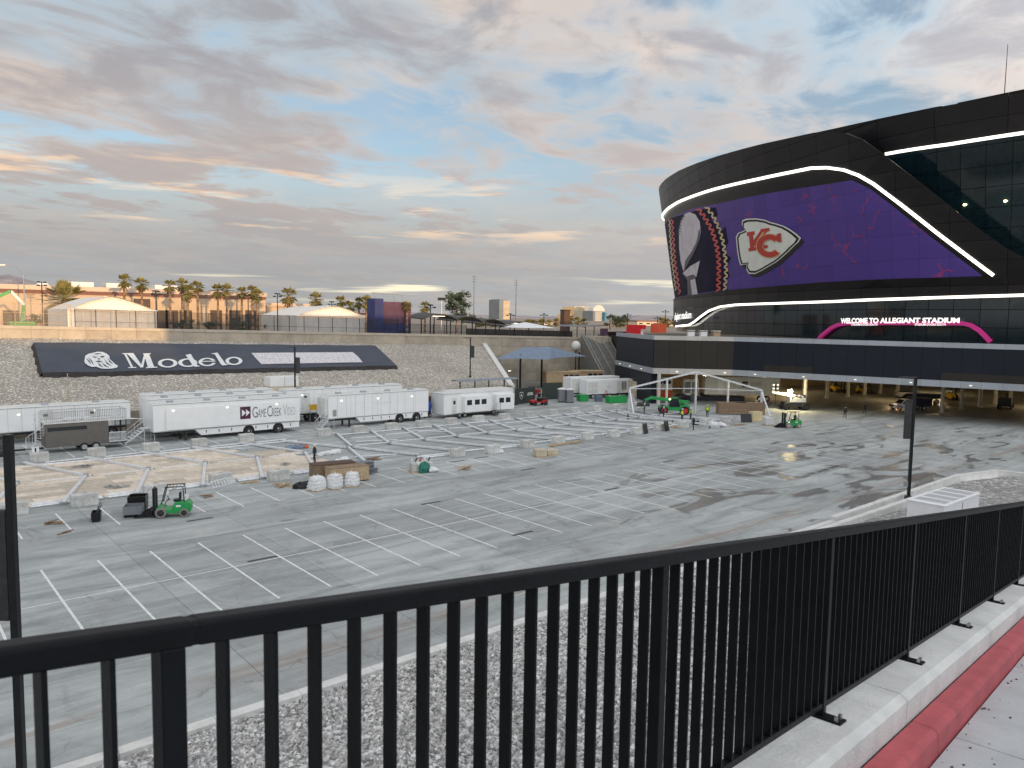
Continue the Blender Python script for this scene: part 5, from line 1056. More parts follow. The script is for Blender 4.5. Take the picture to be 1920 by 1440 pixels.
for dx in (9.35, 9.82): MB().add([(dx, -.204, 2.25), (dx+.45, -.204, 2.65), (dx, -.204, 3.05)], [(0, 1, 2)]).obj('logo_arrow', 'white_plain', gc)
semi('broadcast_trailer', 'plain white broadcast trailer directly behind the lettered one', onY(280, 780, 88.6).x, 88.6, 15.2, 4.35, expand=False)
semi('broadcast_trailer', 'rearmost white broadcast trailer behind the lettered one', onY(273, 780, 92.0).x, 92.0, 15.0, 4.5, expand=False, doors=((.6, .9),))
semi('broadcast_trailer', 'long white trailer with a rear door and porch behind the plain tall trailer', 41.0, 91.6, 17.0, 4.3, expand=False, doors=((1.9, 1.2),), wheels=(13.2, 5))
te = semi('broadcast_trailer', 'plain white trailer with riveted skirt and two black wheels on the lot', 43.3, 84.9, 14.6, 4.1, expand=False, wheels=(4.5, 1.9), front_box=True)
for k in range(6): MB().cbox((6.3+k*.5, -.012, 2.75), (.07, .03, .07)).obj('rivet', 'dark_metal', te)
for k in range(6): MB().box(3.0+k*1.9, 3.02+k*1.9, -.006, -.001, 1.2, 4.0).obj('panel_seam', 'steel', te)
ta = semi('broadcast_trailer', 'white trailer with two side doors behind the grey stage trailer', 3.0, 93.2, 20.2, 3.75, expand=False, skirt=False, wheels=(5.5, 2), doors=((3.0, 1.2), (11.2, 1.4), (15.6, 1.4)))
MB().add([(17.6, -.05, 2.2), (20.4, -.05, 1.9), (22.2, -1.3, 1.75), (18.2, -1.2, 2.1)], [(0, 1, 2, 3)]).obj('awning_flap', 'white_plain', ta)
# grey stage trailer with roof deck
t = thing('stage_trailer', 'dark grey stage trailer with white railed roof deck and spiral stair', 'trailer', (13.5, 84.9, 0)); L = 7.6
MB().box(0, 5.55, 0, 2.4, .55, 2.85).obj('body', 'grey_trailer', t, bevel=.04); MB().box(.2, 3.6, -.02, -.003, 2.15, 2.5).obj('window_strip', 'win_glass', t); MB().box(-.05, 7.25, -.05, 2.45, 2.86, 2.98).obj('deck', 'off_white', t)
MB().box(5.56, 7.2, 0, 2.4, .5, .62).obj('porch_floor', 'dark_metal', t)
for yy in (.03, 2.37):
    for xx in (6.7, 7.17): MB().bar((xx, yy, .6), (xx, yy, 2.86), .07, .07).obj('porch_post', 'black_metal', t)
def rails(par, x0, x1, y, z, h, n, m='white_plain', name='railing'):
    b = MB().bar((x0, y, z+h), (x1, y, z+h), .05, .05).bar((x0, y, z+.1), (x1, y, z+.1), .04, .04)
    for k in range(n+1): xx = x0+(x1-x0)*k/n; b.bar((xx, y, z), (xx, y, z+h), .03, .03)
    return b.obj(name, m, par)
rails(t, 0, 7.2, 0, 2.98, 1.0, 44, 'steel'); rails(t, 0, 7.2, 2.4, 2.98, 1.0, 44, 'steel'); rails(t, 5.6, 7.15, -.03, .62, 1.0, 14)
b = MB().bar((7.2, 0, 3.98), (7.2, 2.4, 3.98), .05, .05)
for k in range(9): b.bar((7.2, .3*k, 2.98), (7.2, .3*k, 3.98), .03, .03)
b.obj('railing', 'alu', t)
for xx in (3.3, 4.35): 
    for yy in (.0, 2.4): wheel(t, xx, yy, .40, .40, .26)
sp_ = MB().tube((-.75, .6, 0), (-.75, .6, 4.0), .05, .05, 8); tr = MB(); rl = []
for k in range(13):
    a = k*.42+2.6; z = .22*(k+1); c_, s_ = math.cos(a), math.sin(a); tr.add([(-.75, .6, z), (-.75+c_*.8, .6+s_*.8, z), (-.75+math.cos(a+.42)*.8, .6+math.sin(a+.42)*.8, z), (-.75, .6, z-.04)], [(0, 1, 2), (0, 2, 3)]); rl.append((-.75+c_*.8, .6+s_*.8, z+1.0)); tr.bar((-.75+c_*.8, .6+s_*.8, z), rl[-1], .025, .025)
for a, c_ in zip(rl[:-1], rl[1:]): tr.bar(a, c_, .04, .04)
sp_.obj('spiral_stair_pole', 'alu', t); tr.obj('spiral_stair', 'alu', t); MB().box(-2.6, 0, 1.0, 1.4, .35, .5).obj('hitch', 'black_metal', t)
for k in range(3): MB().blob((2.2+k*.8, 1.0, 3.12), (.5, .4, .2), k, 8, 6).obj('deck_bag', 'sack', t)
tp_ = W(26, 845); t = thing('tarped_pile', 'pile of dark tarped gear beside the spiral stair', 'pile', (9.2, 86.2, 0)); 
for k in range(4): MB().blob((k*.7-.9, random.uniform(-.4, .4), .35), (.8, .7, .75), 30+k, 9, 7).obj('tarp', 'dark_metal', t)
# office trailer with slide-outs
def office(label, x, y, L, H_=3.35):
    t = thing('office_trailer', label, 'trailer', (x, y, 0)); MB().box(0, L, 0, 2.8, .55, H_).obj('body', 'white_paint', t, bevel=.04); MB().box(-.1, L+.1, -.1, 2.9, H_+.003, H_+.1).obj('roof', 'off_white', t)
    for k in range(3): wheel(t, 2.6+k*.0+(0, .95, 6.0)[k], .05, .33, .33, .24)
    return t
t = office('white office trailer with window slide-outs and entry steps on the lot', 60.2, 84.6, 12.3)
d = MB().box(1.35, 2.1, -.04, -.004, .7, 2.8).obj('door', 'off_white', t); MB().box(1.55, 1.9, -.055, -.041, 1.9, 2.4).obj('window', 'win_glass', d)
for (a, b_, ws) in ((3.0, 7.6, (.35, 1.7, 2.9)), (8.6, 11.9, (.5, 1.7))):
    s_ = MB().box(a, b_, -.75, -.004, .75, 2.95).obj('slide_out', 'white_paint', t, bevel=.03)
    for q in ws: MB().box(a+q, a+q+.85, -.77, -.751, 1.75, 2.45).obj('window', 'win_glass', s_)
for xx in (1.2, 7.7):
    for k in range(4): MB().box(xx, xx+.9, -.35-.26*(k+1), -.35-.26*k, .62-.16*k, .66-.16*k).obj('entry_step', 'dark_metal', t)
for k in range(2): MB().box(8.0+.8*k, 8.05+.8*k, -1.4, -1.35, 0, 1.9).obj('porch_post', 'steel', t)
for k in range(6): MB().bar((7.7, -1.38, .7+k*.22), (8.85, -1.38, .7+k*.22), .03, .03).obj('porch_rail', 'steel', t)
office('second white office trailer half hidden behind the first', 64.0, 88.2, 11.5, 3.15)
t = thing('generator_cart', 'blue wrapped generator between the plain trailer and the office trailer', 'generator', (58.7, 87.2, 0)); MB().box(0, 1.2, 0, 1.6, .4, 2.9).obj('frame', 'dark_metal', t); MB().blob((.6, -.1, 1.5), (.55, .4, .8), 3, 9, 7).obj('wrap', 'blue_bag', t)
for xx in (.2, 1.0): wheel(t, xx, -.05, .28, .28, .2)
# portable steps
def steps(label, x, y, rz, n=5, wd=1.1, rise=.21, run=.27, m='alu'):
    t = thing('portable_steps', label, 'steps', (x, y, 0), rz)
    for k in range(n): MB().box(k*run, k*run+run, 0, wd, rise*(k+1)-.04, rise*(k+1)).obj('tread', m, t)
    MB().box(n*run, n*run+1.1, 0, wd, rise*(n+.0)-.0, rise*n+.05).obj('platform', m, t)
    for yy in (0, wd):
        MB().bar((0, yy, .05), (n*run, yy, rise*n-.05), .05, .14).obj('stringer', m, t)
        b = MB().bar((0, yy, .95), (n*run, yy, rise*n+.95), .04, .04).bar((n*run, yy, rise*n+.95), (n*run+1.1, yy, rise*n+.95), .04, .04)
        for k in range(4): q = k/3; b.bar((n*run*q, yy, rise*n*q), (n*run*q, yy, rise*n*q+.95), .035, .035)
        b.obj('handrail', m, t)
        for xx in (n*run, n*run+1.0): MB().bar((xx, yy, 0), (xx, yy, rise*n), .05, .05).obj('leg', m, t)
    return t
steps('aluminium entry steps leading up to the nose of the lettered trailer', 20.9, 86.4, 0, 7, 1.3); steps('steel porch steps by the rear door of the long trailer', 40.2, 90.3, 0, 5, 1.2, m='steel'); steps('short ladder-like steps at the nose of the plain trailer', 42.0, 84.6, .3, 5, .8)
t = thing('warning_board', 'yellow notice board on the porch of the long trailer', 'board', (43.6, 90.6, 0)); MB().box(0, 1.0, 0, .05, 1.7, 2.4).obj('panel', 'yellow', t); MB().bar((.1, .06, 0), (.1, .06, 2.4), .05, .05).obj('leg', 'steel', t); MB().bar((.9, .06, 0), (.9, .06, 2.4), .05, .05).obj('leg', 'steel', t)
# ============================================================ TENT FRAMES, BLOCKS, FLOOR
blk = MB().box(-.75, .75, -.38, .38, 0, .86).mesh('block_body', 'concrete_block')
def block(x, y, rz, label, group, sx=1.):
    t = thing('ballast_block', label, 'concrete block', (x, y, 0), rz, group); o = bpy.data.objects.new('block', blk); C.objects.link(o); o.parent = t; o.scale = (sx, 1, 1)
    b = o.modifiers.new('bevel', 'BEVEL'); b.width = .03; b.segments = 2
    lo = bpy.data.objects.new('lifting_loop', LOOP); C.objects.link(lo); lo.parent = t; return t
LOOP = MB().bar((-.12, 0, .85), (-.12, 0, .94), .025, .025).bar((.12, 0, .85), (.12, 0, .94), .025, .025).bar((-.12, 0, .94), (.12, 0, .94), .025, .025).mesh('loop', 'steel')
rn = random.Random(4)
for (x, y) in [(12.3, 80.9), (17.0, 80.8), (21.9, 80.9), (26.6, 80.9), (31.7, 81.3), (7.4, 81)]: block(x, y, rn.uniform(-.05, .05), 'grey concrete ballast block behind the plywood floor', 'ballast blocks behind the plywood floor')
for k in range(13): block(40.3+4.42*k, 80.3-.1*k, rn.uniform(-.08, .08), 'grey concrete ballast block on the trailer side of the bare tent frame', 'ballast blocks on the trailer side')
for (x, y) in [(7.6, 60.6), (11.9, 60.7), (16.8, 61.0), (22.1, 62.2), (26.4, 60.8)]: block(x, y, rn.uniform(-.1, .1), 'large concrete ballast block on the near side of the plywood floor', 'ballast blocks before the plywood floor', 1.15)
nb = [(45.0, 60.9), (49.1, 60.4), (54.3, 60.9), (58.8, 60.8), (63.6, 61.0), (67.5, 60.5), (71.7, 60.5), (76.6, 60.9), (81.0, 60.6), (85.5, 60.5), (90.2, 60.5)]
for (x, y) in nb: block(x, y, rn.uniform(-.12, .12), 'concrete ballast block on the open side of the bare tent frame', 'ballast blocks on the open side')
for k, (x, y) in enumerate(((72.9, 60.0), (76.9, 59.9))):
    t = thing('leaning_panel', ('dark grey flat panel leaning on a ballast block', 'black flat panel leaning on the next ballast block')[k], 'panel', (x, y, 0), .25); o = MB().box(-.55, .55, -.04, .04, 0, 1.35).obj('sheet', ('dark_metal', 'black_metal')[k], t); o.rotation_euler = (-.22, 0, 0); o = MB().box(-.55, .55, -.055, -.041, 1.25, 1.33).obj('edge_strip', 'steel', t); o.rotation_euler = (-.22, 0, 0)
# plywood floor
pf = thing('plywood_floor', 'floor of pale plywood sheets laid under the left tent frame', 'floor', (3.2, 62.3, .02)); sh = MB().box(.004, 2.436, .004, 1.216, 0, .03).mesh('sheet', 'ply')
for i in range(12):
    for j in range(14):
        if i >= 10 and j > 9 or (i == 11 and j < 2): continue
        o = bpy.data.objects.new('sheet', sh); C.objects.link(o); o.parent = pf; o.location = (2.44*i+(1.22 if j % 2 else 0), 1.22*j, .004*((i*7+j*3) % 3))
# lying arches, left tent and right tent
def prof(b, a, c, wd=.26, ht=.20): return b.bar((a[0], a[1], a[2]), (c[0], c[1], c[2]), wd, ht)
def arch_frame(x, y0, xa, ya, x1, y1, label, group, z=.16):
    t = thing('tent_arch', label, 'tent frame', (x, y0, 0), 0, group)
    prof(MB(), (0, 0, z), (xa-x, ya-y0, z)).obj('rafter', 'alu', t, bevel=.02); prof(MB(), (xa-x, ya-y0, z+.012), (x1-x, y1-y0, z+.012)).obj('rafter', 'alu', t, bevel=.02)
    MB().cbox((xa-x, ya-y0, z+.03), (.36, .36, .26)).obj('ridge_joint', 'steel', t); MB().cbox((0, 0, .1), (.5, .4, .2)).obj('foot_plate', 'steel', t); MB().cbox((x1-x, y1-y0, .1), (.5, .4, .2)).obj('foot_plate', 'steel', t)
    for q in (.3, .72): MB().cbox(((xa-x)*q+.25, (ya-y0)*q, .09), (.16, .2, .18)).obj('bracket', 'black_metal', t)
    return t
for k in range(-1, 5): x = 11.0+4.88*k; arch_frame(x, 80.2, x+3.1, 71.0, x-.2, 61.8, 'silver tent arch lying folded on the plywood floor', 'tent arches on the plywood floor')
arch_frame(34.7, 78.9, 38.4, 70.9, 35.7, 62.4, 'silver tent arch lying on bare concrete past the plywood floor', None)
for k in range(12): x = 41.8+4.42*k; arch_frame(x, 79.8-.12*k, x-2.9, 70.9-.1*k, x+.1+.1*k, 63.2-.04*k, 'silver tent arch lying on bare concrete in the right frame', 'tent arches on bare concrete')
pg = 'loose silver purlin tube lying between the tent arches'
def purlin(x0, y0, x1, y1, z=.1, r=.07, g='purlin tubes between the arches', lab=pg):
    t = thing('purlin_tube', lab, 'tube', (x0, y0, z), 0, g); MB().tube((0, 0, 0), (x1-x0, y1-y0, 0), r, r, 8).obj('tube', 'alu', t); MB().cbox((x1-x0, y1-y0, 0), (.14, .14, .12)).obj('end_fitting', 'steel', t)
for k in range(5):
    x = 12.6+4.88*k; purlin(x, 79.6, x+3.6, 79.9+rn.uniform(-.1, .3)); purlin(x-.3, 78.6, x+4.2, 78.4); purlin(x-2.2, 71.0, x+2.0, 70.9+rn.uniform(-.2, .2), .08, .05)
    purlin(x-3.6, 62.6, x+.9, 62.4); purlin(x-3.8, 61.9, x+.8, 62.0, .1, .09); purlin(x-3.7, 63.2, x+.6, 63.3, .08, .05)
for k in range(12):
    x = 41.8+4.42*k; purlin(x+.2, 79.5-.12*k, x+3.9, 79.3-.12*k); purlin(x-2.6, 70.9-.1*k, x+1.4, 70.7-.1*k, .3, .055); purlin(x-.4, 62.6, x+4.0, 62.3, .1, .10); purlin(x-.6, 75.4, x+3.2, 75.2+rn.uniform(-.3, .3), .3, .05)
    if k % 2 == 0: purlin(x-.2, 61.9, x+3.8, 61.6, .1, .08)
for (x0, y0, x1, y1) in ((50.5, 77.6, 53.3, 74.2), (41, 74, 45.5, 72.6), (60, 66.5, 64, 65.8), (70, 73, 72.5, 76.4), (36.4, 66, 40.6, 65), (28.5, 78, 29.6, 75.8)): purlin(x0, y0, x1, y1, .12, .05, 'stray tubes', 'stray silver tube lying askew across the tent frame bay')
# raised gable frame beside the stadium
gf = thing('gable_frame', 'raised white gable frame of a big tent standing before the podium', 'tent frame'); gl_, gr_ = Vector((88.2, 76.0)), Vector((103.4, 63.2))
def GF(q, z): p = gl_.lerp(gr_, q); return (p.x, p.y, z)
EZ = 3.6; AZ = 6.2
for a, c_ in (((0, 0), (0, EZ)), ((1, 0), (1, EZ)), ((0, EZ), (.5, AZ)), ((.5, AZ), (1, EZ)), ((.5, 0), (.5, AZ-.1)), ((.745, 0), (.745, 4.85)), ((.28, 0), (.28, 5.0))): MB().bar(GF(*a), GF(*c_), .26, .24 if a[1] != 0 or a[0] in (0, 1) else .2).obj('beam' if a[1] else 'post', 'alu', gf)
MB().bar(GF(.5, 3.7), GF(1, 3.5), .1, .1).obj('tie', 'alu', gf); MB().bar(GF(.0, 3.5), GF(.5, 3.7), .1, .1).obj('tie', 'alu', gf)
d = (gr_-gl_).normalized(); n_ = Vector((d.y, -d.x)); n_ = -n_ if n_.dot(-gl_) < 0 else n_
for q in (0, 1):
    a = GF(q, EZ-.3); p = gl_.lerp(gr_, q)+n_*4.2; MB().bar(a, (p.x, p.y, .1), .18, .16).obj('brace', 'alu', gf); p2 = gl_.lerp(gr_, q)-d*(1 if q else -1)*2.4*(1 if q else 1); MB().bar(GF(q, 2.6), (p2.x, p2.y, .1), .09, .09).obj('brace', 'alu', gf)
# ============================================================ MACHINES
def forklift(label, loc, rz, col='green', rim='dark_metal', tyre='grey_tyre', sc=1., group=None):   # forks towards -x
    t = thing('forklift', label, 'forklift', loc, rz, group); t.scale = (sc, sc, sc)
    MB().side([(-.75, .30), (-.75, .62), (-.55, .85), (-.30, .60), (.25, .60), (.40, 1.02), (1.25, 1.05), (1.38, .95), (1.42, .45), (1.30, .28)], -.55, .55).obj('body', col, t, bevel=.05)
    MB().box(.95, 1.46, -.52, .52, .36, .92).obj('counterweight', col, t, bevel=.10)
    for x, r in ((-.45, .36), (1.0, .30)):
        for y in (-.52, .52): wheel(t, x, y, r, r, .26, tyre, rim)
    for y in (-.30, .30): MB().box(-.98, -.84, y-.06, y+.06, .08, 2.0).obj('mast_upright', 'black_metal', t); MB().box(-.83, -.75, y-.05, y+.05, .25, 1.9).obj('mast_inner', 'dark_metal', t)
    for z in (.35, 1.1, 1.9): MB().box(-.97, -.86, -.24, .24, z, z+.10).obj('mast_crossbar', 'black_metal', t)
    MB().tube((-.9, 0, .3), (-.9, 0, 1.8), .05, .05, 8).obj('lift_cylinder', 'steel', t)
    MB().box(-1.06, -1.0, -.5, .5, .12, .55).obj('carriage', 'black_metal', t)
    for y in (-.30, .30): MB().side([(-1.10, .62), (-1.06, .62), (-1.06, .10), (-2.15, .07), (-2.15, .05), (-1.10, .05)], y-.06, y+.06).obj('fork', 'dark_metal', t)
    for y in (-.48, .48):
        MB().bar((-.42, y, .9), (-.12, y, 2.08), .06, .06).obj('guard_post', 'black_metal', t); MB().bar((1.02, y, 1.0), (.95, y, 2.08), .06, .06).obj('guard_post', 'black_metal', t); MB().bar((-.16, y, 2.08), (1.0, y, 2.08), .07, .06).obj('guard_rail', 'black_metal', t)
    for k in range(6): x = -.1+k*.21; MB().bar((x, -.46, 2.09), (x, .46, 2.09), .035, .03).obj('guard_slat', 'black_metal', t)
    MB().box(.30, .72, -.25, .25, 1.02, 1.16).obj('seat', 'black_metal', t, bevel=.03); MB().box(.66, .78, -.25, .25, 1.14, 1.62).obj('seat_back', 'black_metal', t, bevel=.03)
    MB().bar((-.25, 0, .85), (-.02, 0, 1.2), .05, .05).obj('steering_column', 'black_metal', t); b = MB(); 
    for k in range(10): a, c = k*.628, (k+1)*.628; b.tube((-.02-.06*math.cos(a), .16*math.sin(a), 1.22+.14*math.cos(a)), (-.02-.06*math.cos(c), .16*math.sin(c), 1.22+.14*math.cos(c)), .018, .018, 5)
    b.obj('steering_wheel', 'black_metal', t); MB().tube((1.08, -.36, 1.25), (1.08, .36, 1.25), .17, .17, 12).obj('gas_bottle', 'off_white', t); MB().box(.5, .8, -.565, -.552, .72, .84).obj('maker_plate', 'white_plain', t)
    return t
p = W(322, 968); forklift('green forklift carrying dark crates beside the tent floor', (p.x-.1, p.y+.2, 0), -.42, sc=1.0)
p = W(1478, 802); forklift('green forklift with load facing the yellow block near the tent frame', (p.x+.3, p.y, 0), -.55, rim='rim')
for k, (px, py) in enumerate(((1572, 736), (1620, 738), (1783, 750))): p = W(px, py); forklift(('yellow forklift parked between the garage columns', 'dark yellow forklift deep inside the garage', 'big yellow forklift parked behind the front garage column')[k], (p.x, p.y, 0), 1.2+k, 'yellow', 'dark_metal', 'tyre', (1.25, 1.1, 1.35)[k])
# crates by the forklift
def crate(label, loc, rz, m, L=1.15, wd=1.1, h=.72, name='bin'):
    t = thing('open_bin', label, 'bin', loc, rz)
    for (a, b_, c, d) in ((-L/2, L/2, -wd/2, -wd/2+.04), (-L/2, L/2, wd/2-.04, wd/2), (-L/2, -L/2+.04, -wd/2+.04, wd/2-.04), (L/2-.04, L/2, -wd/2+.04, wd/2-.04)): MB().box(a, b_, c, d, .16, h).obj('wall', m, t)
    MB().box(-L/2+.04, L/2-.04, -wd/2+.04, wd/2-.04, .16, .2).obj('bottom', m, t)
    for x in (-L/2+.12, 0, L/2-.12): MB().box(x-.08, x+.08, -wd/2, wd/2, 0, .158).obj('foot', 'black_metal', t)
    return t
p = W(252, 968); crate('grey mesh bin on the forks of the green forklift', (p.x, p.y+.1, .05), -.42, 'grey_plastic'); crate('black bin behind the grey mesh bin', (p.x+.55, p.y+1.2, .0), -.42, 'black_metal', h=1.15)
p = W(181, 976); t = crate('small black toolbox full of poles near the forklift', (p.x, p.y, 0), -.3, 'black_metal', .55, .9, .62)
for k in range(5): MB().bar((.0, -.3+k*.12, .3), (.15+.05*k, -.1+k*.1, 1.0+.1*(k % 3)), .05, .04).obj('pole', ('dark_metal', 'steel', 'dark_wood')[k % 3], t)
# telehandler
p = W(1262, 776); t = thing('telehandler', 'green telescopic handler with red wheel rims working on the tent frame', 'telehandler', (p.x, p.y, 0), -.75)
MB().side([(-2.0, .55), (-2.0, 1.1), (-.6, 1.2), (2.2, 1.35), (2.4, .95), (2.2, .55)], -.75, .75).obj('chassis', 'green', t, bevel=.05)
MB().bar((2.3, .2, 1.75), (-3.4, .2, 2.35), .42, .45).obj('boom', 'green', t, bevel=.03); MB().bar((-3.3, .2, 2.3), (-4.2, .2, 1.9), .34, .36).obj('boom_nose', 'green', t, bevel=.03)
MB().side([(-.7, 1.1), (-.5, 2.35), (.55, 2.4), (.85, 1.15)], -.85, -.05).obj('cab', 'win_glass', t, bevel=.03); MB().box(-.55, .6, -.88, -.02, 2.38, 2.48).obj('cab_roof', 'green', t)
MB().box(.2, 1.7, .42, 1.0, .9, 1.55).obj('engine_cover', 'green', t, bevel=.05)
for x in (-1.5, 1.6):
    for y in (-.85, .85): wheel(t, x, y, .62, .62, .45, 'tyre', 'red_rim')
MB().box(-4.45, -4.35, -.45, .85, 1.1, 2.0).obj('fork_carriage', 'black_metal', t)
for y in (-.2, .6): MB().box(-5.5, -4.36, y-.07, y+.07, 1.05, 1.12).obj('fork', 'black_metal', t)
for y in (-.5, -.2): MB().cbox((-.62, y, 2.2), (.08, .16, .12)).obj('head_lamp', 'head_glow', t)
MB().box(-5.2, -3.6, -.9, 1.2, 1.13, 1.5).obj('carried_mats', 'dark_metal', t)
# boom lift with work light
p = W(1488, 768); t = thing('work_light_lift', 'dark wheeled lift with a blazing work light on its white boom', 'lift', (p.x, p.y, 0), -.70)
MB().box(-1.7, 1.7, -.9, .9, .55, 1.25).obj('chassis', 'dark_metal', t, bevel=.04); MB().box(-.9, 1.6, -.8, .8, 1.26, 1.9).obj('turntable', 'off_white', t, bevel=.05)
for x in (-1.55, 1.55):
    for y in (-.95, .95): wheel(t, x, y, .55, .55, .4, 'tyre', 'dark_metal')
MB().bar((1.4, 0, 2.0), (-3.6, 0, 2.75), .35, .38).obj('boom', 'white_paint', t, bevel=.03); r = random.Random(2)
for k in range(26): MB().cbox((r.uniform(-.9, 1.7), r.uniform(-.85, .85), r.uniform(1.85, 2.35)), (r.uniform(.1, .45), r.uniform(.1, .4), r.uniform(.08, .3))).obj('stowed_gear', ('off_white', 'navy', 'plum', 'dark_metal')[k % 4], t)
hx = MB().box(-.95, -.65, -.35, .35, 2.75, 3.15).obj('light_housing', 'dark_metal', t); MB().box(-1.1, -.5, -.46, -.355, 2.7, 3.2).obj('light_lens', 'work_glow', t); MB().bar((-.8, 0, 2.3), (-.8, 0, 2.75), .08, .08).obj('light_bracket', 'dark_metal', t)
l = lamp_light('work_light', (p.x, p.y, 0), 900, (1, .80, .42), .2); q = Matrix.Rotation(-.70, 3, 'Z') @ Vector((-.8, -.9, 2.95)); l.location = (p.x+q.x, p.y+q.y, 2.95)
p = W(1462, 766, 0); q = W(1453, 757); t = thing('light_rack', 'cluster of small lit lamps standing inside the garage mouth', 'lamp', (q.x, q.y, 0), -.7); MB().tube((0, 0, 0), (0, 0, 3.3), .05, .05, 6).obj('stand', 'dark_metal', t)
for k in range(4): MB().cbox((-.35+.7*(k % 2), 0, 2.6+.6*(k//2)), (.26, .12, .22)).obj('lamp', 'soft_glow', t)
# pickup with dark dump body
p = W(1700, 769); t = thing('pickup_truck', 'white pickup truck with a dark dump body parked at the garage mouth', 'truck', (p.x, p.y, 0), -.62)
MB().side([(-2.6, .45), (-2.65, .95), (-1.5, 1.12), (-.9, 1.75), (.3, 1.8), (.45, .45)], -.95, .95).obj('cab', 'white_paint', t, bevel=.06)
MB().side([(-1.42, 1.14), (-.88, 1.68), (.2, 1.72), (.25, 1.16)], -.97, .97).obj('side_glass', 'win_glass', t); MB().add([(-1.53, -.8, 1.13), (-.93, -.75, 1.72), (-.93, .75, 1.72), (-1.53, .8, 1.13)], [(0, 1, 2, 3)]).obj('windscreen', 'win_glass', t)
MB().box(-2.72, -2.64, -.6, .6, .6, .92).obj('grille', 'dark_metal', t)
for y in (-.78, .78): MB().cbox((-2.66, y, .85), (.08, .26, .16)).obj('headlight', 'white_plain', t)
MB().side([(.55, .7), (.55, 2.1), (3.6, 2.0), (3.6, .75)], -1.05, 1.05).obj('dump_body', 'navy', t, bevel=.03)
for x in (-1.75, 2.3):
    for y in (-.86, .86): wheel(t, x, y, .42, .42, .28)
p = W(1725, 757); t = thing('dark_trailer', 'long dark flat trailer behind the pickup in the garage', 'trailer', (p.x, p.y, 0), -.62); MB().box(-4, 4, -1.2, 1.2, 1.0, 1.3).obj('bed', 'navy', t); MB().side([(-4.2, 1.3), (-3.4, 1.9), (3.6, 1.75), (4.0, 1.3)], -1.15, 1.15).obj('load', 'navy', t)
for x in (-2.5, 2.3):
    for y in (-1, 1): wheel(t, x, y, .45, .45, .3)
for k, (px, py) in enumerate(((1670, 770), (1684, 772))):
    p = W(px, py); t = thing('traffic_cone', 'orange traffic cone standing before the pickup truck', 'cone', p, 0, 'cones before the pickup'); MB().lathe([(.17, .03), (.04, .72)], n=10).obj('body', 'cone', t); MB().box(-.22, .22, -.22, .22, 0, .035).obj('base', 'cone', t); MB().lathe([(.128, .28), (.10, .44)], n=10).obj('stripe', 'white_plain', t)
# dark machines deeper in the garage
for k, (px, py) in enumerate(((1885, 766), (1700, 740))):
    p = W(px, py); t = thing('parked_cart', ('dark flatbed cart parked in the right garage bay', 'dark cart parked deep in the garage behind the pickup')[k], 'cart', p, .2); MB().box(-2.2, 2.2, -1, 1, .5, .8).obj('bed', 'navy', t); MB().box(-2.1, -.6, -.9, .9, .8, 1.9).obj('cabin', 'dark_metal', t, bevel=.05); MB().bar((-.4, 0, 1.0), (2.0, 0, 2.4), .2, .2).obj('boom', 'dark_metal', t)
    for x in (-1.5, 1.5):
        for y in (-.9, .9): wheel(t, x, y, .42, .42, .28)
# white trailer and gear in the left garage bay
t = thing('box_trailer', 'white box trailer with dark emblem parked in the garage behind the gable frame', 'trailer', (112.0, 79.5, 0), -.72); MB().box(0, 13, 0, 2.6, 1.1, 4.2).obj('body', 'off_white', t, bevel=.05); MB().box(6.4, 7.4, -.02, -.003, 2.5, 3.5).obj('emblem', 'plum', t); MB().box(2.2, 3.3, -.03, -.003, 1.3, 3.6).obj('door', 'white_paint', t); MB().box(7.8, 9.8, -.02, -.003, 2.6, 3.4).obj('faded_print', 'text_fade', t)
for x in (9.6, 10.8): wheel(t, x, .1, .52, .52, .34)
MB().box(-2.5, 7, .2, 2.4, .0, .75).obj('undergear', 'navy', t)
t = thing('chiller_unit', 'white chiller with four round black fans in the left garage bay', 'machine', (106.3, 86.3, 0), -.72); MB().box(0, 3.4, 0, 2.2, 1.6, 3.9).obj('housing', 'white_paint', t, bevel=.04)
for k in range(4): o = MB().lathe([(.34, 0), (.34, .05)], n=14).obj('fan', 'black_metal', t); o.rotation_euler = (math.radians(90), 0, 0); o.location = (.55+.76*k, -.01, 3.0)
MB().box(0, 3.4, 0, 2.2, .2, 1.55).obj('skid', 'orange', t)
t = thing('cabinet_rack', 'tall grey double cabinet beside the white trailer in the garage', 'cabinet', (111.0, 80.0, 0), -.72); MB().box(-2.6, 0, .3, 1.8, .9, 3.7).obj('housing', 'off_white', t)
for k in range(2): MB().box(-2.4+1.25*k, -1.4+1.25*k, .26, .3, 1.3, 3.2).obj('louvre', 'grey_plastic', t)
MB().box(-2.6, 0, .3, 1.8, 0, .88).obj('plinth', 'navy', t)
for k, (px, py, m_) in enumerate(((1275, 752, 'dark_metal'), (1300, 750, 'grey_plastic'), (1322, 748, 'navy'))):
    p = W(px, py); t = thing('gear_case', ('dark gear case on the ground below the chiller', 'grey gear case stacked beside the chiller', 'navy gear case by the garage entrance')[k], 'case', p, .3); MB().box(-1.0, 1.0, -.6, .6, .06, 1.2).obj('case', m_, t, bevel=.04); MB().box(-1.02, 1.02, -.62, .62, .8, .84).obj('band', 'steel', t)
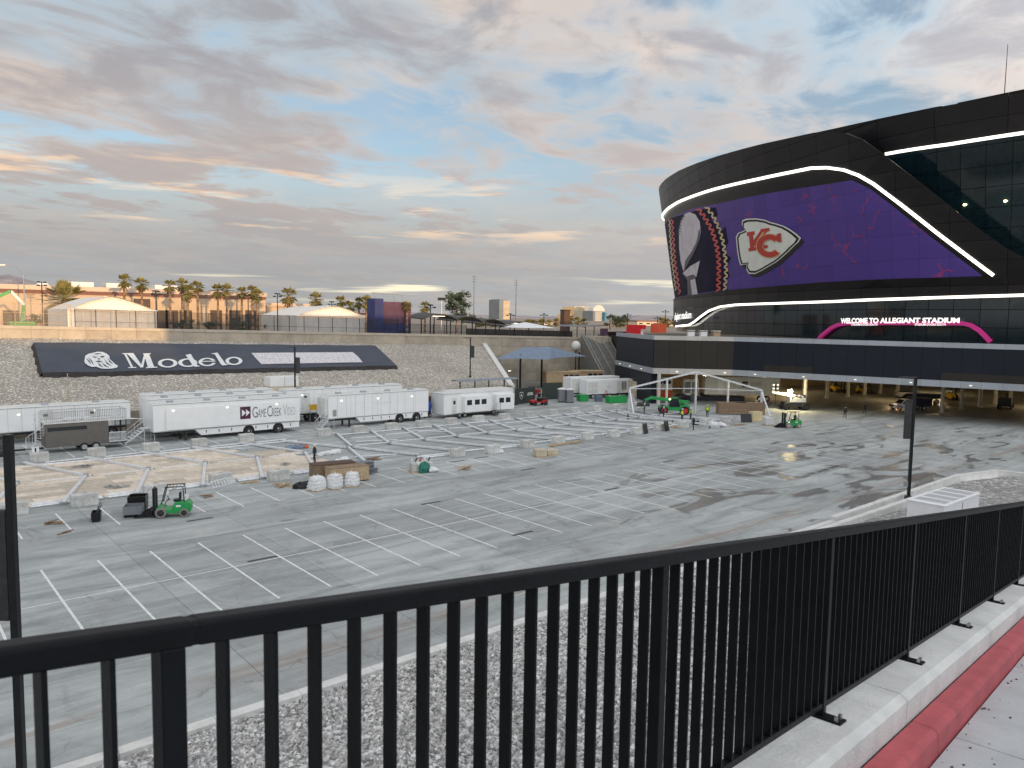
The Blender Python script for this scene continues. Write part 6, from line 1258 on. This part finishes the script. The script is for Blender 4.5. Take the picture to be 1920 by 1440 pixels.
# UTV
p = W(1012, 760); t = thing('utility_cart', 'small red utility cart with roll cage near the green board', 'utility cart', (p.x, p.y+.3, 0), -.25); MB().side([(-1.4, .4), (-1.45, .75), (-.7, .95), (-.35, .6), (.35, .6), (.4, .95), (1.4, .95), (1.4, .45)], -.65, .65).obj('body', 'red', t, bevel=.05); MB().box(.4, 1.45, -.68, .68, .95, 1.15).obj('cargo_bed', 'black_metal', t)
for x in (-.95, 1.0):
    for y in (-.62, .62): wheel(t, x, y, .32, .32, .25, 'tyre', 'dark_metal')
for y in (-.6, .6): MB().bar((-.65, y, .9), (-.4, y, 1.85), .05, .05).obj('cage_post', 'black_metal', t); MB().bar((.4, y, .9), (.35, y, 1.85), .05, .05).obj('cage_post', 'black_metal', t); MB().bar((-.42, y, 1.85), (.37, y, 1.85), .05, .05).obj('cage_rail', 'black_metal', t)
MB().box(-.42, .38, -.62, .62, 1.86, 1.91).obj('roof', 'black_metal', t); MB().box(-.1, .35, -.5, .5, .6, 1.1).obj('seat', 'black_metal', t)
p = W(1010, 747); t = thing('utility_cart', 'dark red cart parked behind the green board', 'utility cart', (p.x+.5, p.y+2, 0), .2); MB().side([(-1.4, .4), (-1.3, .95), (-.4, 1.0), (-.2, .6), (.4, .6), (.5, 1.3), (1.4, 1.3), (1.4, .45)], -.65, .65).obj('body', 'red', t, bevel=.05); MB().box(-.5, .8, -.65, .65, 1.85, 1.92).obj('roof', 'black_metal', t)
for x in (-.95, 1.0):
    for y in (-.62, .62): wheel(t, x, y, .34, .34, .25, 'tyre', 'dark_metal')
for x in (-.45, .75): MB().bar((x, -.6, .9), (x, -.6, 1.86), .05, .05).obj('roof_post', 'black_metal', t); MB().bar((x, .6, .9), (x, .6, 1.86), .05, .05).obj('roof_post', 'black_metal', t)
# green board with shield
a, b_ = W(966, 760), W(1003, 755); t = thing('sponsor_board', 'dark green fabric board with shield emblem and white script', 'board', (a.x, a.y, 0), math.atan2(b_.y-a.y, b_.x-a.x)); L = (b_-a).length; MB().box(0, L, 0, .12, .1, 2.6).obj('panel', 'green_board', t)
for x in (.2, L-.2): MB().box(x-.06, x+.06, -.4, .5, 0, .1).obj('foot', 'black_metal', t)
sx = L*.30; shp = [(-.48, 1.95), (0, 2.02), (.48, 1.95), (.46, 1.3), (.25, .95), (0, .82), (-.25, .95), (-.46, 1.3)]
MB().add([(sx+x, -.012, z) for x, z in shp], [tuple(range(8))]).obj('shield', 'print_white', t); MB().add([(sx+x*.86, -.018, 1.43+(z-1.43)*.86) for x, z in shp], [tuple(range(8))]).obj('shield', 'logo_black', t)
MB().lathe([(.2, 0), (.2, .004)], n=12).obj('shield_face', 'print_white', t); o = t.children[-1]; o.rotation_euler = (math.radians(90), 0, 0); o.location = (sx, -.02, 1.45)
for s in (-1, 1): MB().bar((sx-.3*s, -.024, 1.0), (sx+.3*s, -.024, 1.85), .01, .05, (0, 1, 0)).obj('shield_blade', 'steel', t)
for k in range(3): MB().box(L*.58+k*.1, L*.9-k*.08, -.012, -.002, 1.35+k*.17, 1.44+k*.17).obj('script_line', 'print_white', t)
# portable toilets
for k, (px, py) in enumerate(((1053, 754), (1068, 755))):
    p = W(px, py); t = thing('portable_toilet', ('grey portable toilet beside the dark partition', 'grey portable toilet nearest the white generator')[k], 'toilet', p, -.6); MB().box(-.58, .58, -.58, .58, .12, 2.15).obj('cabin', 'grey_plastic', t, bevel=.05); MB().lathe([(.80, 0), (.70, .1), (.3, .25), (.02, .28)], (0, 0, 2.15), 4).obj('roof', 'off_white', t); MB().box(-.42, .42, -.61, -.585, .25, 2.0).obj('door', 'grey_plastic', t); MB().box(-.55, .55, -.55, .55, 0, .12).obj('skid', 'black_metal', t)
a = W(1036, 750); t = thing('partition', 'dark green fabric partition left of the portable toilets', 'partition', (a.x-1.5, a.y+1.0, 0), -.2); MB().box(0, 4.0, 0, .1, .05, 2.9).obj('panel', 'green_board', t); MB().bar((.3, .1, 0), (.3, 1.0, 0.05), .08, .08).obj('foot', 'steel', t); MB().bar((.3, .1, 2.4), (.3, 1.0, .05), .06, .06).obj('brace', 'steel', t)
# generators and bins
def gen(label, px, py, L, H_, rz, panel, extra=0):
    p = W(px, py); t = thing('generator_trailer', label, 'generator', (p.x, p.y, 0), rz); MB().box(0, L, 0, 2.4, .75, H_).obj('housing', 'white_paint', t, bevel=.04); MB().box(.1, L-.1, .2, 2.2, .5, .74).obj('frame', 'dark_metal', t)
    for x in (L*.2, L*.75): wheel(t, x, .1, .42, .42, .28)
    if panel: MB().box(L*panel, L*panel+1.0, -.03, -.004, 1.3, H_-.4).obj('louvre', 'grey_plastic', t)
    MB().box(.15, 1.15, -.03, -.004, 1.0, H_-.3).obj('door', 'off_white', t); MB().box(1.2, 2.2, -.03, -.004, 1.0, H_-.3).obj('door', 'off_white', t); return t
gen('long white generator container behind the portable toilets', 1070, 745, 11, 3.5, -.15, 0); t = gen('white generator trailer with a round mark in front of the others', 1100, 748, 6.4, 3.2, -.22, 0); o = MB().lathe([(.42, 0), (.42, .02)], n=16).obj('round_mark', 'print_white', t); o.rotation_euler = (math.radians(90), 0, 0); o.location = (4.6, -.01, 2.0)
gen('white generator trailer with grey louvre next to the beige shed', 1153, 745, 4.6, 3.2, -.25, .3)
p = W(1192, 747); t = thing('beige_shed', 'small beige equipment shed with window beside the generators', 'shed', (p.x, p.y, 0), -.3); MB().box(0, 3.4, 0, 2.4, 0, 2.8).obj('wall', 'beige', t); MB().box(-.1, 3.5, -.1, 2.5, 2.8, 2.92).obj('roof', 'beige', t); MB().box(2.2, 2.8, -.03, 0, 1.7, 2.3).obj('window', 'win_glass', t); MB().box(.3, 1.3, -.03, 0, .2, 2.3).obj('louvre', 'grey_plastic', t)
for k, (px, py, L) in enumerate(((1155, 755, 3.4), (1092, 752, 1.6))): p = W(px, py); t = thing('green_bin', ('bright green plastic basin in front of the generators', 'small green bin beside the portable toilets')[k], 'bin', p, -.3); MB().box(-L/2, L/2, -.7, .7, 0, 1.05).obj('tub', 'green', t, bevel=.08); MB().box(-L/2-.05, L/2+.05, -.75, .75, 1.05, 1.13).obj('rim', 'green', t)
p = W(1122, 753); t = thing('blue_crate_stack', 'stack of blue grey crates in front of the generators', 'crates', p, -.2)
for k in range(3): MB().box(-.55, .55, -.4, .4, .34*k+.01, .34*k+.32).obj('crate', 'blue_metal', t)
p = W(1136, 752); t = thing('step_ladder', 'red step ladder beside the blue grey crates', 'ladder', p, 0)
for s in (-.3, .3): MB().bar((s, -.4, 0), (s*.6, 0, 1.9), .06, .04).obj('rail', 'red', t); MB().bar((s, .4, 0), (s*.6, 0, 1.9), .05, .03).obj('rear_leg', 'red', t)
for k in range(5): f = (k+1)/6; MB().bar((-.3+.12*f, -.4+.4*f, 1.9*f), (.3-.12*f, -.4+.4*f, 1.9*f), .08, .03).obj('rung', 'red', t)
# brown kiosks
for k, (px, py, L) in enumerate(((1024, 729, 7), (1070, 726, 7))):
    p = W(px, py); t = thing('kiosk', ('brown plywood kiosk with dark windows below the shade sail', 'second brown kiosk with dark windows beside the first')[k], 'kiosk', (p.x, p.y, 0), -.5); MB().box(0, L, 0, 3, 0, 3.2).obj('wall', 'tan', t); MB().box(-.1, L+.1, -.1, 3.1, 3.2, 3.32).obj('roof', 'light_wood', t)
    for j in range(3): MB().box(L-3.4+j*1.1, L-2.5+j*1.1, -.03, .02, 1.4, 2.8).obj('window', 'win_glass', t)
p = W(990, 722); t = thing('wall_lamp', 'glowing warm wall lamp under the shade sail', 'lamp', (p.x, 124.8, 2.6)); MB().cbox((0, 0, 0), (.9, .2, .25)).obj('housing', 'dark_metal', t); MB().cbox((0, -.12, -.03), (.8, .06, .16)).obj('lens', 'soft_glow', t)
# ============================================================ STOCK ON THE LOT
def wcrate(label, x, y, L, wd, h, rz, m='wood', lid='dark_wood', name='timber_crate'):
    t = thing(name, label, 'crate', (x, y, 0), rz); n = max(2, int(h/.28))
    for k in range(n): MB().box(0, L, 0, .03, .08+k*(h-.08)/n+.008, .08+(k+1)*(h-.08)/n).obj('plank', m, t); MB().box(0, L, wd-.03, wd, .08+k*(h-.08)/n+.008, .08+(k+1)*(h-.08)/n).obj('plank', m, t); MB().box(0, .03, .03, wd-.03, .08+k*(h-.08)/n+.008, .08+(k+1)*(h-.08)/n).obj('plank', m, t); MB().box(L-.03, L, .03, wd-.03, .08+k*(h-.08)/n+.008, .08+(k+1)*(h-.08)/n).obj('plank', m, t)
    MB().box(-.03, L+.03, -.03, wd+.03, h, h+.04).obj('lid', lid, t)
    for x_ in (.1, L/2, L-.1): MB().box(x_-.06, x_+.06, 0, wd, 0, .08).obj('skid', 'dark_wood', t)
    return t
wcrate('brown timber crate with dark lid behind the white sacks', 28.4, 58.3, 3.6, 1.3, 1.35, -.14, 'wood', 'dark_wood'); wcrate('lighter timber crate standing right behind the white sacks', 29.0, 56.7, 3.4, 1.2, 1.25, -.14, 'light_wood', 'wood')
def sack(label, px, py, seed):
    p = W(px, py); t = thing('bulk_sack', label, 'sack', (p.x, p.y, 0), .3*seed); MB().box(-.62, .62, -.55, .55, 0, .1).obj('pallet', 'light_wood', t); b = MB(); r = random.Random(seed); n, m = 16, 12
    for i in range(m+1):
        f = i/m; z = .1+1.05*f; rr = .66*(1-.28*f**2.2)*(1 if i else .95)*(1 if i < m else .35)+.035*math.sin(i*2.2+seed)
        for k in range(n): a = 6.283*k/n; q = rr*(1+.07*r.uniform(-1, 1)); sq = 1/max(abs(math.cos(a)), abs(math.sin(a)))**.6; b.v.append((q*sq*math.cos(a), q*sq*.9*math.sin(a), z+r.uniform(-.03, .03)))
    b.f = [(i*n+k, i*n+(k+1) % n, (i+1)*n+(k+1) % n, (i+1)*n+k) for i in range(m) for k in range(n)]+[tuple(range(m*n, m*n+n))]; b.obj('bag', 'sack', t, smooth=True)
    for s in (-1, 1): MB().bar((s*.35, .1, 1.0), (s*.2, .1, 1.25), .08, .03).obj('lifting_strap', 'sack', t)
sack('white bulk sack on a pallet beside the dark tarp', 594, 919, 1); sack('fullest white bulk sack on a pallet in the middle of the three', 628, 915, 2); sack('white bulk sack on a pallet beside the stacked grey mats', 660, 911, 3)
p = W(572, 914); t = thing('dark_tarp', 'crumpled dark tarp lying beside the first white sack', 'tarp', p, 0)
for k in range(3): MB().blob((k*.4-.4, .1*k, .12), (.6, .5, .32), 50+k, 10, 6, .3).obj('fold', 'black_metal', t)
p = W(683, 890); t = thing('mat_stack', 'stack of grey corrugated mats beside the white sacks', 'stack', (p.x, p.y+.3, 0), -.2)
for k in range(9): MB().side([(-.9+.2*j, .08+.12*k+(.05 if j % 2 else 0)) for j in range(10)]+[(.9-.2*j, .14+.12*k+(.05 if (9-j) % 2 else 0)) for j in range(10)], -.5, .5).obj('mat', 'grey_plastic' if k % 3 else 'steel', t)
p = W(702, 886); t = thing('grey_tub', 'small grey tub standing beside the stacked mats', 'tub', p, 0); MB().lathe([(.26, 0), (.33, .5), (.29, .5), (.24, .06)], n=14).obj('tub', 'grey_plastic', t); MB().lathe([(.35, .47), (.35, .51)], n=14).obj('rim', 'steel', t)
# ladder on the ground, planks, debris
p = W(421, 914); t = thing('aluminium_ladder', 'aluminium ladder leaning low on a concrete block', 'ladder', (p.x, p.y, .05), .12)
for y in (0, .42): MB().bar((-1.0, y*.9, .05+y), (1.0, y*.9, .25+y), .05, .08).obj('rail', 'alu', t)
for k in range(8): x = -.9+k*.25; MB().bar((x, 0, .07+.1*(x+1)), (x, .38, .48+.1*(x+1)), .04, .04).obj('rung', 'alu', t)
def planks(label, px, py, n, m, L=1.2, seed=0, name='plank_pile'):
    p = W(px, py); t = thing(name, label, 'planks', p, 0); r = random.Random(seed)
    for k in range(n): a = r.uniform(-.7, .7); c, s = math.cos(a)*L/2*r.uniform(.7, 1), math.sin(a)*L/2; ox, oy = r.uniform(-.25, .25), r.uniform(-.25, .25); MB().bar((ox-c, oy-s, .035+.05*k), (ox+c, oy+s, .035+.05*k), .13, .05).obj('plank', m, t)
planks('few broken brown planks on the concrete left of the toolbox', 98, 983, 4, 'wood', 1.2, 1); planks('single short brown plank lying on a parking line', 124, 998, 2, 'wood', .8, 2); planks('light timber offcuts beside the ladder', 470, 906, 4, 'light_wood', 1.5, 3); planks('loose timber battens before the tent floor', 530, 913, 6, 'light_wood', 1.6, 4); planks('bundle of timber battens lying on the open lot', 872, 880, 6, 'light_wood', 1.7, 5); planks('small brown offcuts behind the green forklift', 390, 932, 3, 'wood', .9, 6); planks('timber dunnage scattered across the right tent frame', 700, 862, 5, 'wood', 1.6, 7); planks('timber pieces next to the yellow block', 1385, 797, 4, 'light_wood', 2.2, 8)
for k, (px, py, m_, lab, s) in enumerate(((625, 850, 'sack', 'bundle of crumpled white sheeting behind the crate worker', 1.0), (607, 853, 'sack', 'smaller bundle of white sheeting left of the first bundle', .8), (643, 866, 'sack', 'white sheeting heap behind the timber crates', 1.1), (933, 847, 'sack', 'clear plastic wrapped bundle against a ballast block', .9), (1340, 798, 'sack', 'long white wrapped bundle in front of the raised frame', 1.6), (570, 839, 'orange', 'bright orange bundle beside a blue grey tarp', .7), (553, 841, 'blue_fabric', 'blue grey tarp lying flat beside the orange bundle', 1.0), (1268, 802, 'tan', 'brown sandbags beside a ballast block', .7), (1310, 795, 'black_metal', 'black netting heaped round a ballast block', 1.2), (1435, 792, 'sack', 'white sheet on a pallet before the second forklift', .8))):
    p = W(px, py); t = thing('bundle', lab, 'bundle', p, .4*k)
    for j in range(3): MB().blob(((j-1)*.55*s, .2*((j*7+k) % 3-1)*s, .12*s), (.5*s, .38*s, .24*s), 70+3*k+j, 10, 6, .28).obj('fold', m_, t)
p = W(790, 884); t = thing('paver_pallet', 'pallet of stacked grey bricks with a green tarp and white bags', 'pallet', (p.x, p.y, 0), -.3); MB().box(-1.1, 1.1, -.5, .5, 0, .12).obj('pallet', 'light_wood', t)
for k in range(3):
    for j in range(4): MB().box(-1.0+j*.5, -.52+j*.5, -.45, .45, .13+.24*k, .35+.24*k).obj('brick_layer', 'concrete_block', t)
MB().blob((.1, -.55, .4), (.5, .3, .55), 3, 12, 8, .15).obj('green_tarp', 'tarp_green', t); MB().blob((.9, -.7, .22), (.5, .35, .26), 4, 10, 6, .25).obj('white_bag', 'sack', t)
for k in range(5): MB().bar((-.9+.4*k, .2, .9), (-.7+.4*k, .4, 1.15), .1, .08).obj('loose_part', ('off_white', 'dark_metal', 'red')[k % 3], t)
for k, (px, py) in enumerate(((1012, 856), (1033, 853))):
    p = W(px, py); t = thing('block_pallet', ('pallet of tan paving blocks on the open lot', 'lower pallet of tan paving blocks beside the first')[k], 'pallet', p, -.3); MB().box(-.6, .6, -.5, .5, 0, .1).obj('pallet', 'light_wood', t)
    for z in range(3-k):
        for j in range(3): MB().box(-.57+j*.39, -.20+j*.39, -.45, .45, .11+.22*z, .32+.22*z).obj('block', 'beige', t)
t = thing('timber_beam', 'long pale timber beam lying before the ballast blocks', 'beam', W(1060, 834), .05); MB().box(-2.5, 2.6, -.1, .1, .05, .25).obj('beam', 'light_wood', t); MB().box(-2.2, -2.0, -.3, .3, 0, .05).obj('bearer', 'wood', t)
for k, (px, L) in enumerate(((1347, 4.4), (1381, 4.2))): p = W(px, 777); wcrate(('stack of brown cardboard coloured crates under the raised frame', 'second stack of brown crates under the raised frame')[k], p.x, p.y, L, 1.6, 1.7, -.72, 'wood', 'wood')
p = W(1416, 789); t = thing('yellow_block', 'pale yellow concrete block at the foot of the raised frame', 'block', p, -.4); MB().box(-.8, .8, -.5, .5, 0, 1.3).obj('block', 'zig_gold', t, bevel=.04); MB().box(-.9, .9, -.6, .6, -.0, .06).obj('base', 'light_wood', t)
p = W(1440, 797); t = thing('loaded_pallet', 'pallet with wrapped boxes in front of the second forklift', 'pallet', p, -.55); MB().box(-.6, .6, -.6, .6, 0, .12).obj('pallet', 'light_wood', t); MB().box(-.55, .55, -.55, .55, .13, .95).obj('boxes', 'off_white', t); MB().box(-.55, .1, -.5, .5, .96, 1.1).obj('top_box', 'sack', t)
t = thing('dark_board', 'black board propped up between ballast block and yellow block', 'board', W(1400, 792), -.5); o = MB().box(-.8, .8, -.04, .04, 0, 1.2).obj('sheet', 'black_metal', t); o.rotation_euler = (-.3, 0, 0); MB().bar((0, .1, 0), (0, .5, .9), .05, .05).obj('prop', 'steel', t)
p = W(1183, 768); t = thing('a_frame_stand', 'silver tripod stand on a ballast block near the beige shed', 'stand', p, 0)
for k in range(4): a = k*1.571+.4; MB().bar((math.cos(a)*.9, math.sin(a)*.9, 0), (math.cos(a)*.12, math.sin(a)*.12, 2.4), .06, .06).obj('leg', 'alu', t)
MB().cbox((0, 0, 2.4), (.4, .4, .1)).obj('head', 'alu', t)
for k, (px, py) in enumerate(((150, 877), (163, 876), (210, 915), (227, 915), (535, 872))):
    p = W(px, py); t = thing('strap_coil', 'coil of grey ratchet straps lying on the plywood floor', 'strap', (p.x, p.y, .06), k, 'strap coils on the plywood')
    b = MB(); r = random.Random(k)
    for q in range(24): a, c_ = q*.7, (q+1)*.7; ra, rc = .30+.18*math.sin(q*1.7), .30+.18*math.sin((q+1)*1.7); b.bar((ra*math.cos(a)*1.6, ra*math.sin(a), .02+.004*q), (rc*math.cos(c_)*1.6, rc*math.sin(c_), .02+.004*(q+1)), .05, .02)
    b.obj('strap', 'steel', t); MB().box(.1, .3, -.05, .05, .05, .12).obj('buckle', 'dark_metal', t)
p = W(66, 852); t = thing('white_lidded_box', 'small white box with dark slot beside the grey trailer hitch', 'box', p, 0); MB().box(-.3, .3, -.25, .25, 0, .75).obj('body', 'white_plain', t); MB().box(-.06, .06, -.27, -.25, .25, .65).obj('slot', 'black_metal', t)
# ============================================================ PEOPLE
def person(label, px, py, rz, pose, cloth, vest=None, helmet=None, h=1.76, backpack=False):
    p = W(px, py); t = thing('person', label, 'person', (p.x, p.y, 0), rz); st_ = pose
    J = {'pel': (0, 0, .95), 'ch': (0, .0, 1.25), 'nk': (0, 0, 1.48), 'hd': (0, .02, 1.62), 'tp': (0, .02, 1.74)}
    a = st_  # stride amount
    J.update(hl=(-.10, 0, .92), kl=(-.11, a*.55+.02, .50), fl=(-.11, a*.9-(.08 if a else 0), .06), tl=(-.11, a*.9+.12, .03), hr=(.10, 0, .92), kr=(.11, -a*.25+.03, .50), fr=(.11, -a*.9, .06+abs(a)*.12), tr=(.11, -a*.9+.13, .03+abs(a)*.05),
             sl=(-.19, 0, 1.42), el=(-.25, -a*.5+.02, 1.14), wl=(-.25, -a*.7+.12, .92), gl=(-.25, -a*.75+.16, .84), sr=(.19, 0, 1.42), er=(.25, a*.5+.02, 1.14), wr=(.25, a*.7+.14, .94), gr=(.25, a*.75+.18, .86))
    E = [('pel', 'ch'), ('ch', 'nk'), ('nk', 'hd'), ('hd', 'tp'), ('pel', 'hl'), ('hl', 'kl'), ('kl', 'fl'), ('fl', 'tl'), ('pel', 'hr'), ('hr', 'kr'), ('kr', 'fr'), ('fr', 'tr'), ('nk', 'sl'), ('sl', 'el'), ('el', 'wl'), ('wl', 'gl'), ('nk', 'sr'), ('sr', 'er'), ('er', 'wr'), ('wr', 'gr')]
    Rr = dict(pel=(.16, .11), ch=(.17, .12), nk=(.065, .065), hd=(.085, .10), tp=(.07, .08), hl=(.10, .10), kl=(.065, .065), fl=(.05, .05), tl=(.045, .035), sl=(.065, .065), el=(.048, .048), wl=(.035, .035), gl=(.04, .03)); ks = list(J); sc = h/1.78
    me = bpy.data.meshes.new('body'); me.from_pydata([tuple(c*sc for c in J[k]) for k in ks], [(ks.index(a_), ks.index(b_)) for a_, b_ in E], []); o = bpy.data.objects.new('body', me); C.objects.link(o); o.parent = t; me.materials.append(M_(cloth))
    sk = o.modifiers.new('skin', 'SKIN')
    if not me.skin_vertices: me.attributes
    for k, sv in zip(ks, me.skin_vertices[0].data): r_ = Rr.get(k) or Rr[k[0]+'l']; sv.radius = r_; sv.use_root = k == 'pel'
    o.modifiers.new('sub', 'SUBSURF').levels = 1
    if vest: MB().lathe([(.20, .98*sc), (.22, 1.1*sc), (.215, 1.3*sc), (.17, 1.45*sc)], n=12).obj('vest', vest, t, smooth=True); t.children[-1].scale = (1, .82, 1)
    if helmet: MB().lathe([(.155, 1.66*sc), (.13, 1.68*sc), (.12, 1.76*sc), (.06, 1.81*sc), (.005, 1.82*sc)], n=12).obj('helmet', helmet, t, smooth=True)
    else: MB().lathe([(.10, 1.64*sc), (.115, 1.70*sc), (.09, 1.77*sc), (.01, 1.80*sc)], (0, -.01, 0), 10).obj('hair', 'black_metal', t, smooth=True)
    if backpack: MB().box(-.17, .17, -.32, -.12, 1.05, 1.48).obj('backpack', 'navy', t, bevel=.05)
    return t
try:
    _t = bpy.data.meshes.new('probe'); _t.from_pydata([(0, 0, 0), (0, 0, 1)], [(0, 1)], []); _o = bpy.data.objects.new('probe', _t); C.objects.link(_o); _o.modifiers.new('s', 'SKIN'); print('skin layers', len(_t.skin_vertices)); bpy.data.objects.remove(_o)
except Exception as ex: print('skin probe', ex)
person('person in dark clothes with a backpack striding away from the garage', 1584, 784, 2.2, .38, 'dark_clothes', backpack=True); person('person in dark clothes walking past the garage columns', 1621, 776, 2.6, .25, 'dark_clothes')
person('worker in white helmet standing behind the timber crates', 590, 868, 1.0, .1, 'dark_clothes', 'navy', 'off_white')
person('worker in white helmet beside the carried tent beam', 1208, 779, .8, .1, 'jeans_clothes', None, 'off_white'); person('worker in dark vest at the left end of the long beam', 1244, 786, 1.2, .12, 'jeans_clothes', 'navy', 'off_white')
person('worker in yellow vest beside the red telehandler wheel', 1279, 790, 1.6, .08, 'jeans_clothes', 'hivis', 'off_white'); person('worker in yellow vest with dark trousers behind the ballast blocks', 1295, 788, .6, .12, 'dark_clothes', 'hivis', 'off_white'); person('worker in yellow vest standing alone under the raised gable', 1326, 782, 2.0, .06, 'dark_clothes', 'hivis', 'hivis'); person('worker in dark clothes standing in front of the ballast blocks', 1300, 806, 1.1, .1, 'dark_clothes', 'navy', 'off_white')
t = thing('long_beam', 'long white tent beam carried waist high by the workers', 'beam'); a, b_ = W(1160, 771, 1.0), W(1352, 800, .4); MB().bar(a, b_, .2, .22).obj('beam', 'alu', t); MB().cbox(b_, (.3, .3, .3)).obj('end_plate', 'steel', t)
for (f, hgt) in ((.1, .92), (.55, .65), (.9, .42)): q = a.lerp(b_, f); MB().bar((q.x, q.y, 0), (q.x, q.y, hgt), .12, .12).obj('trestle', 'dark_metal', t)
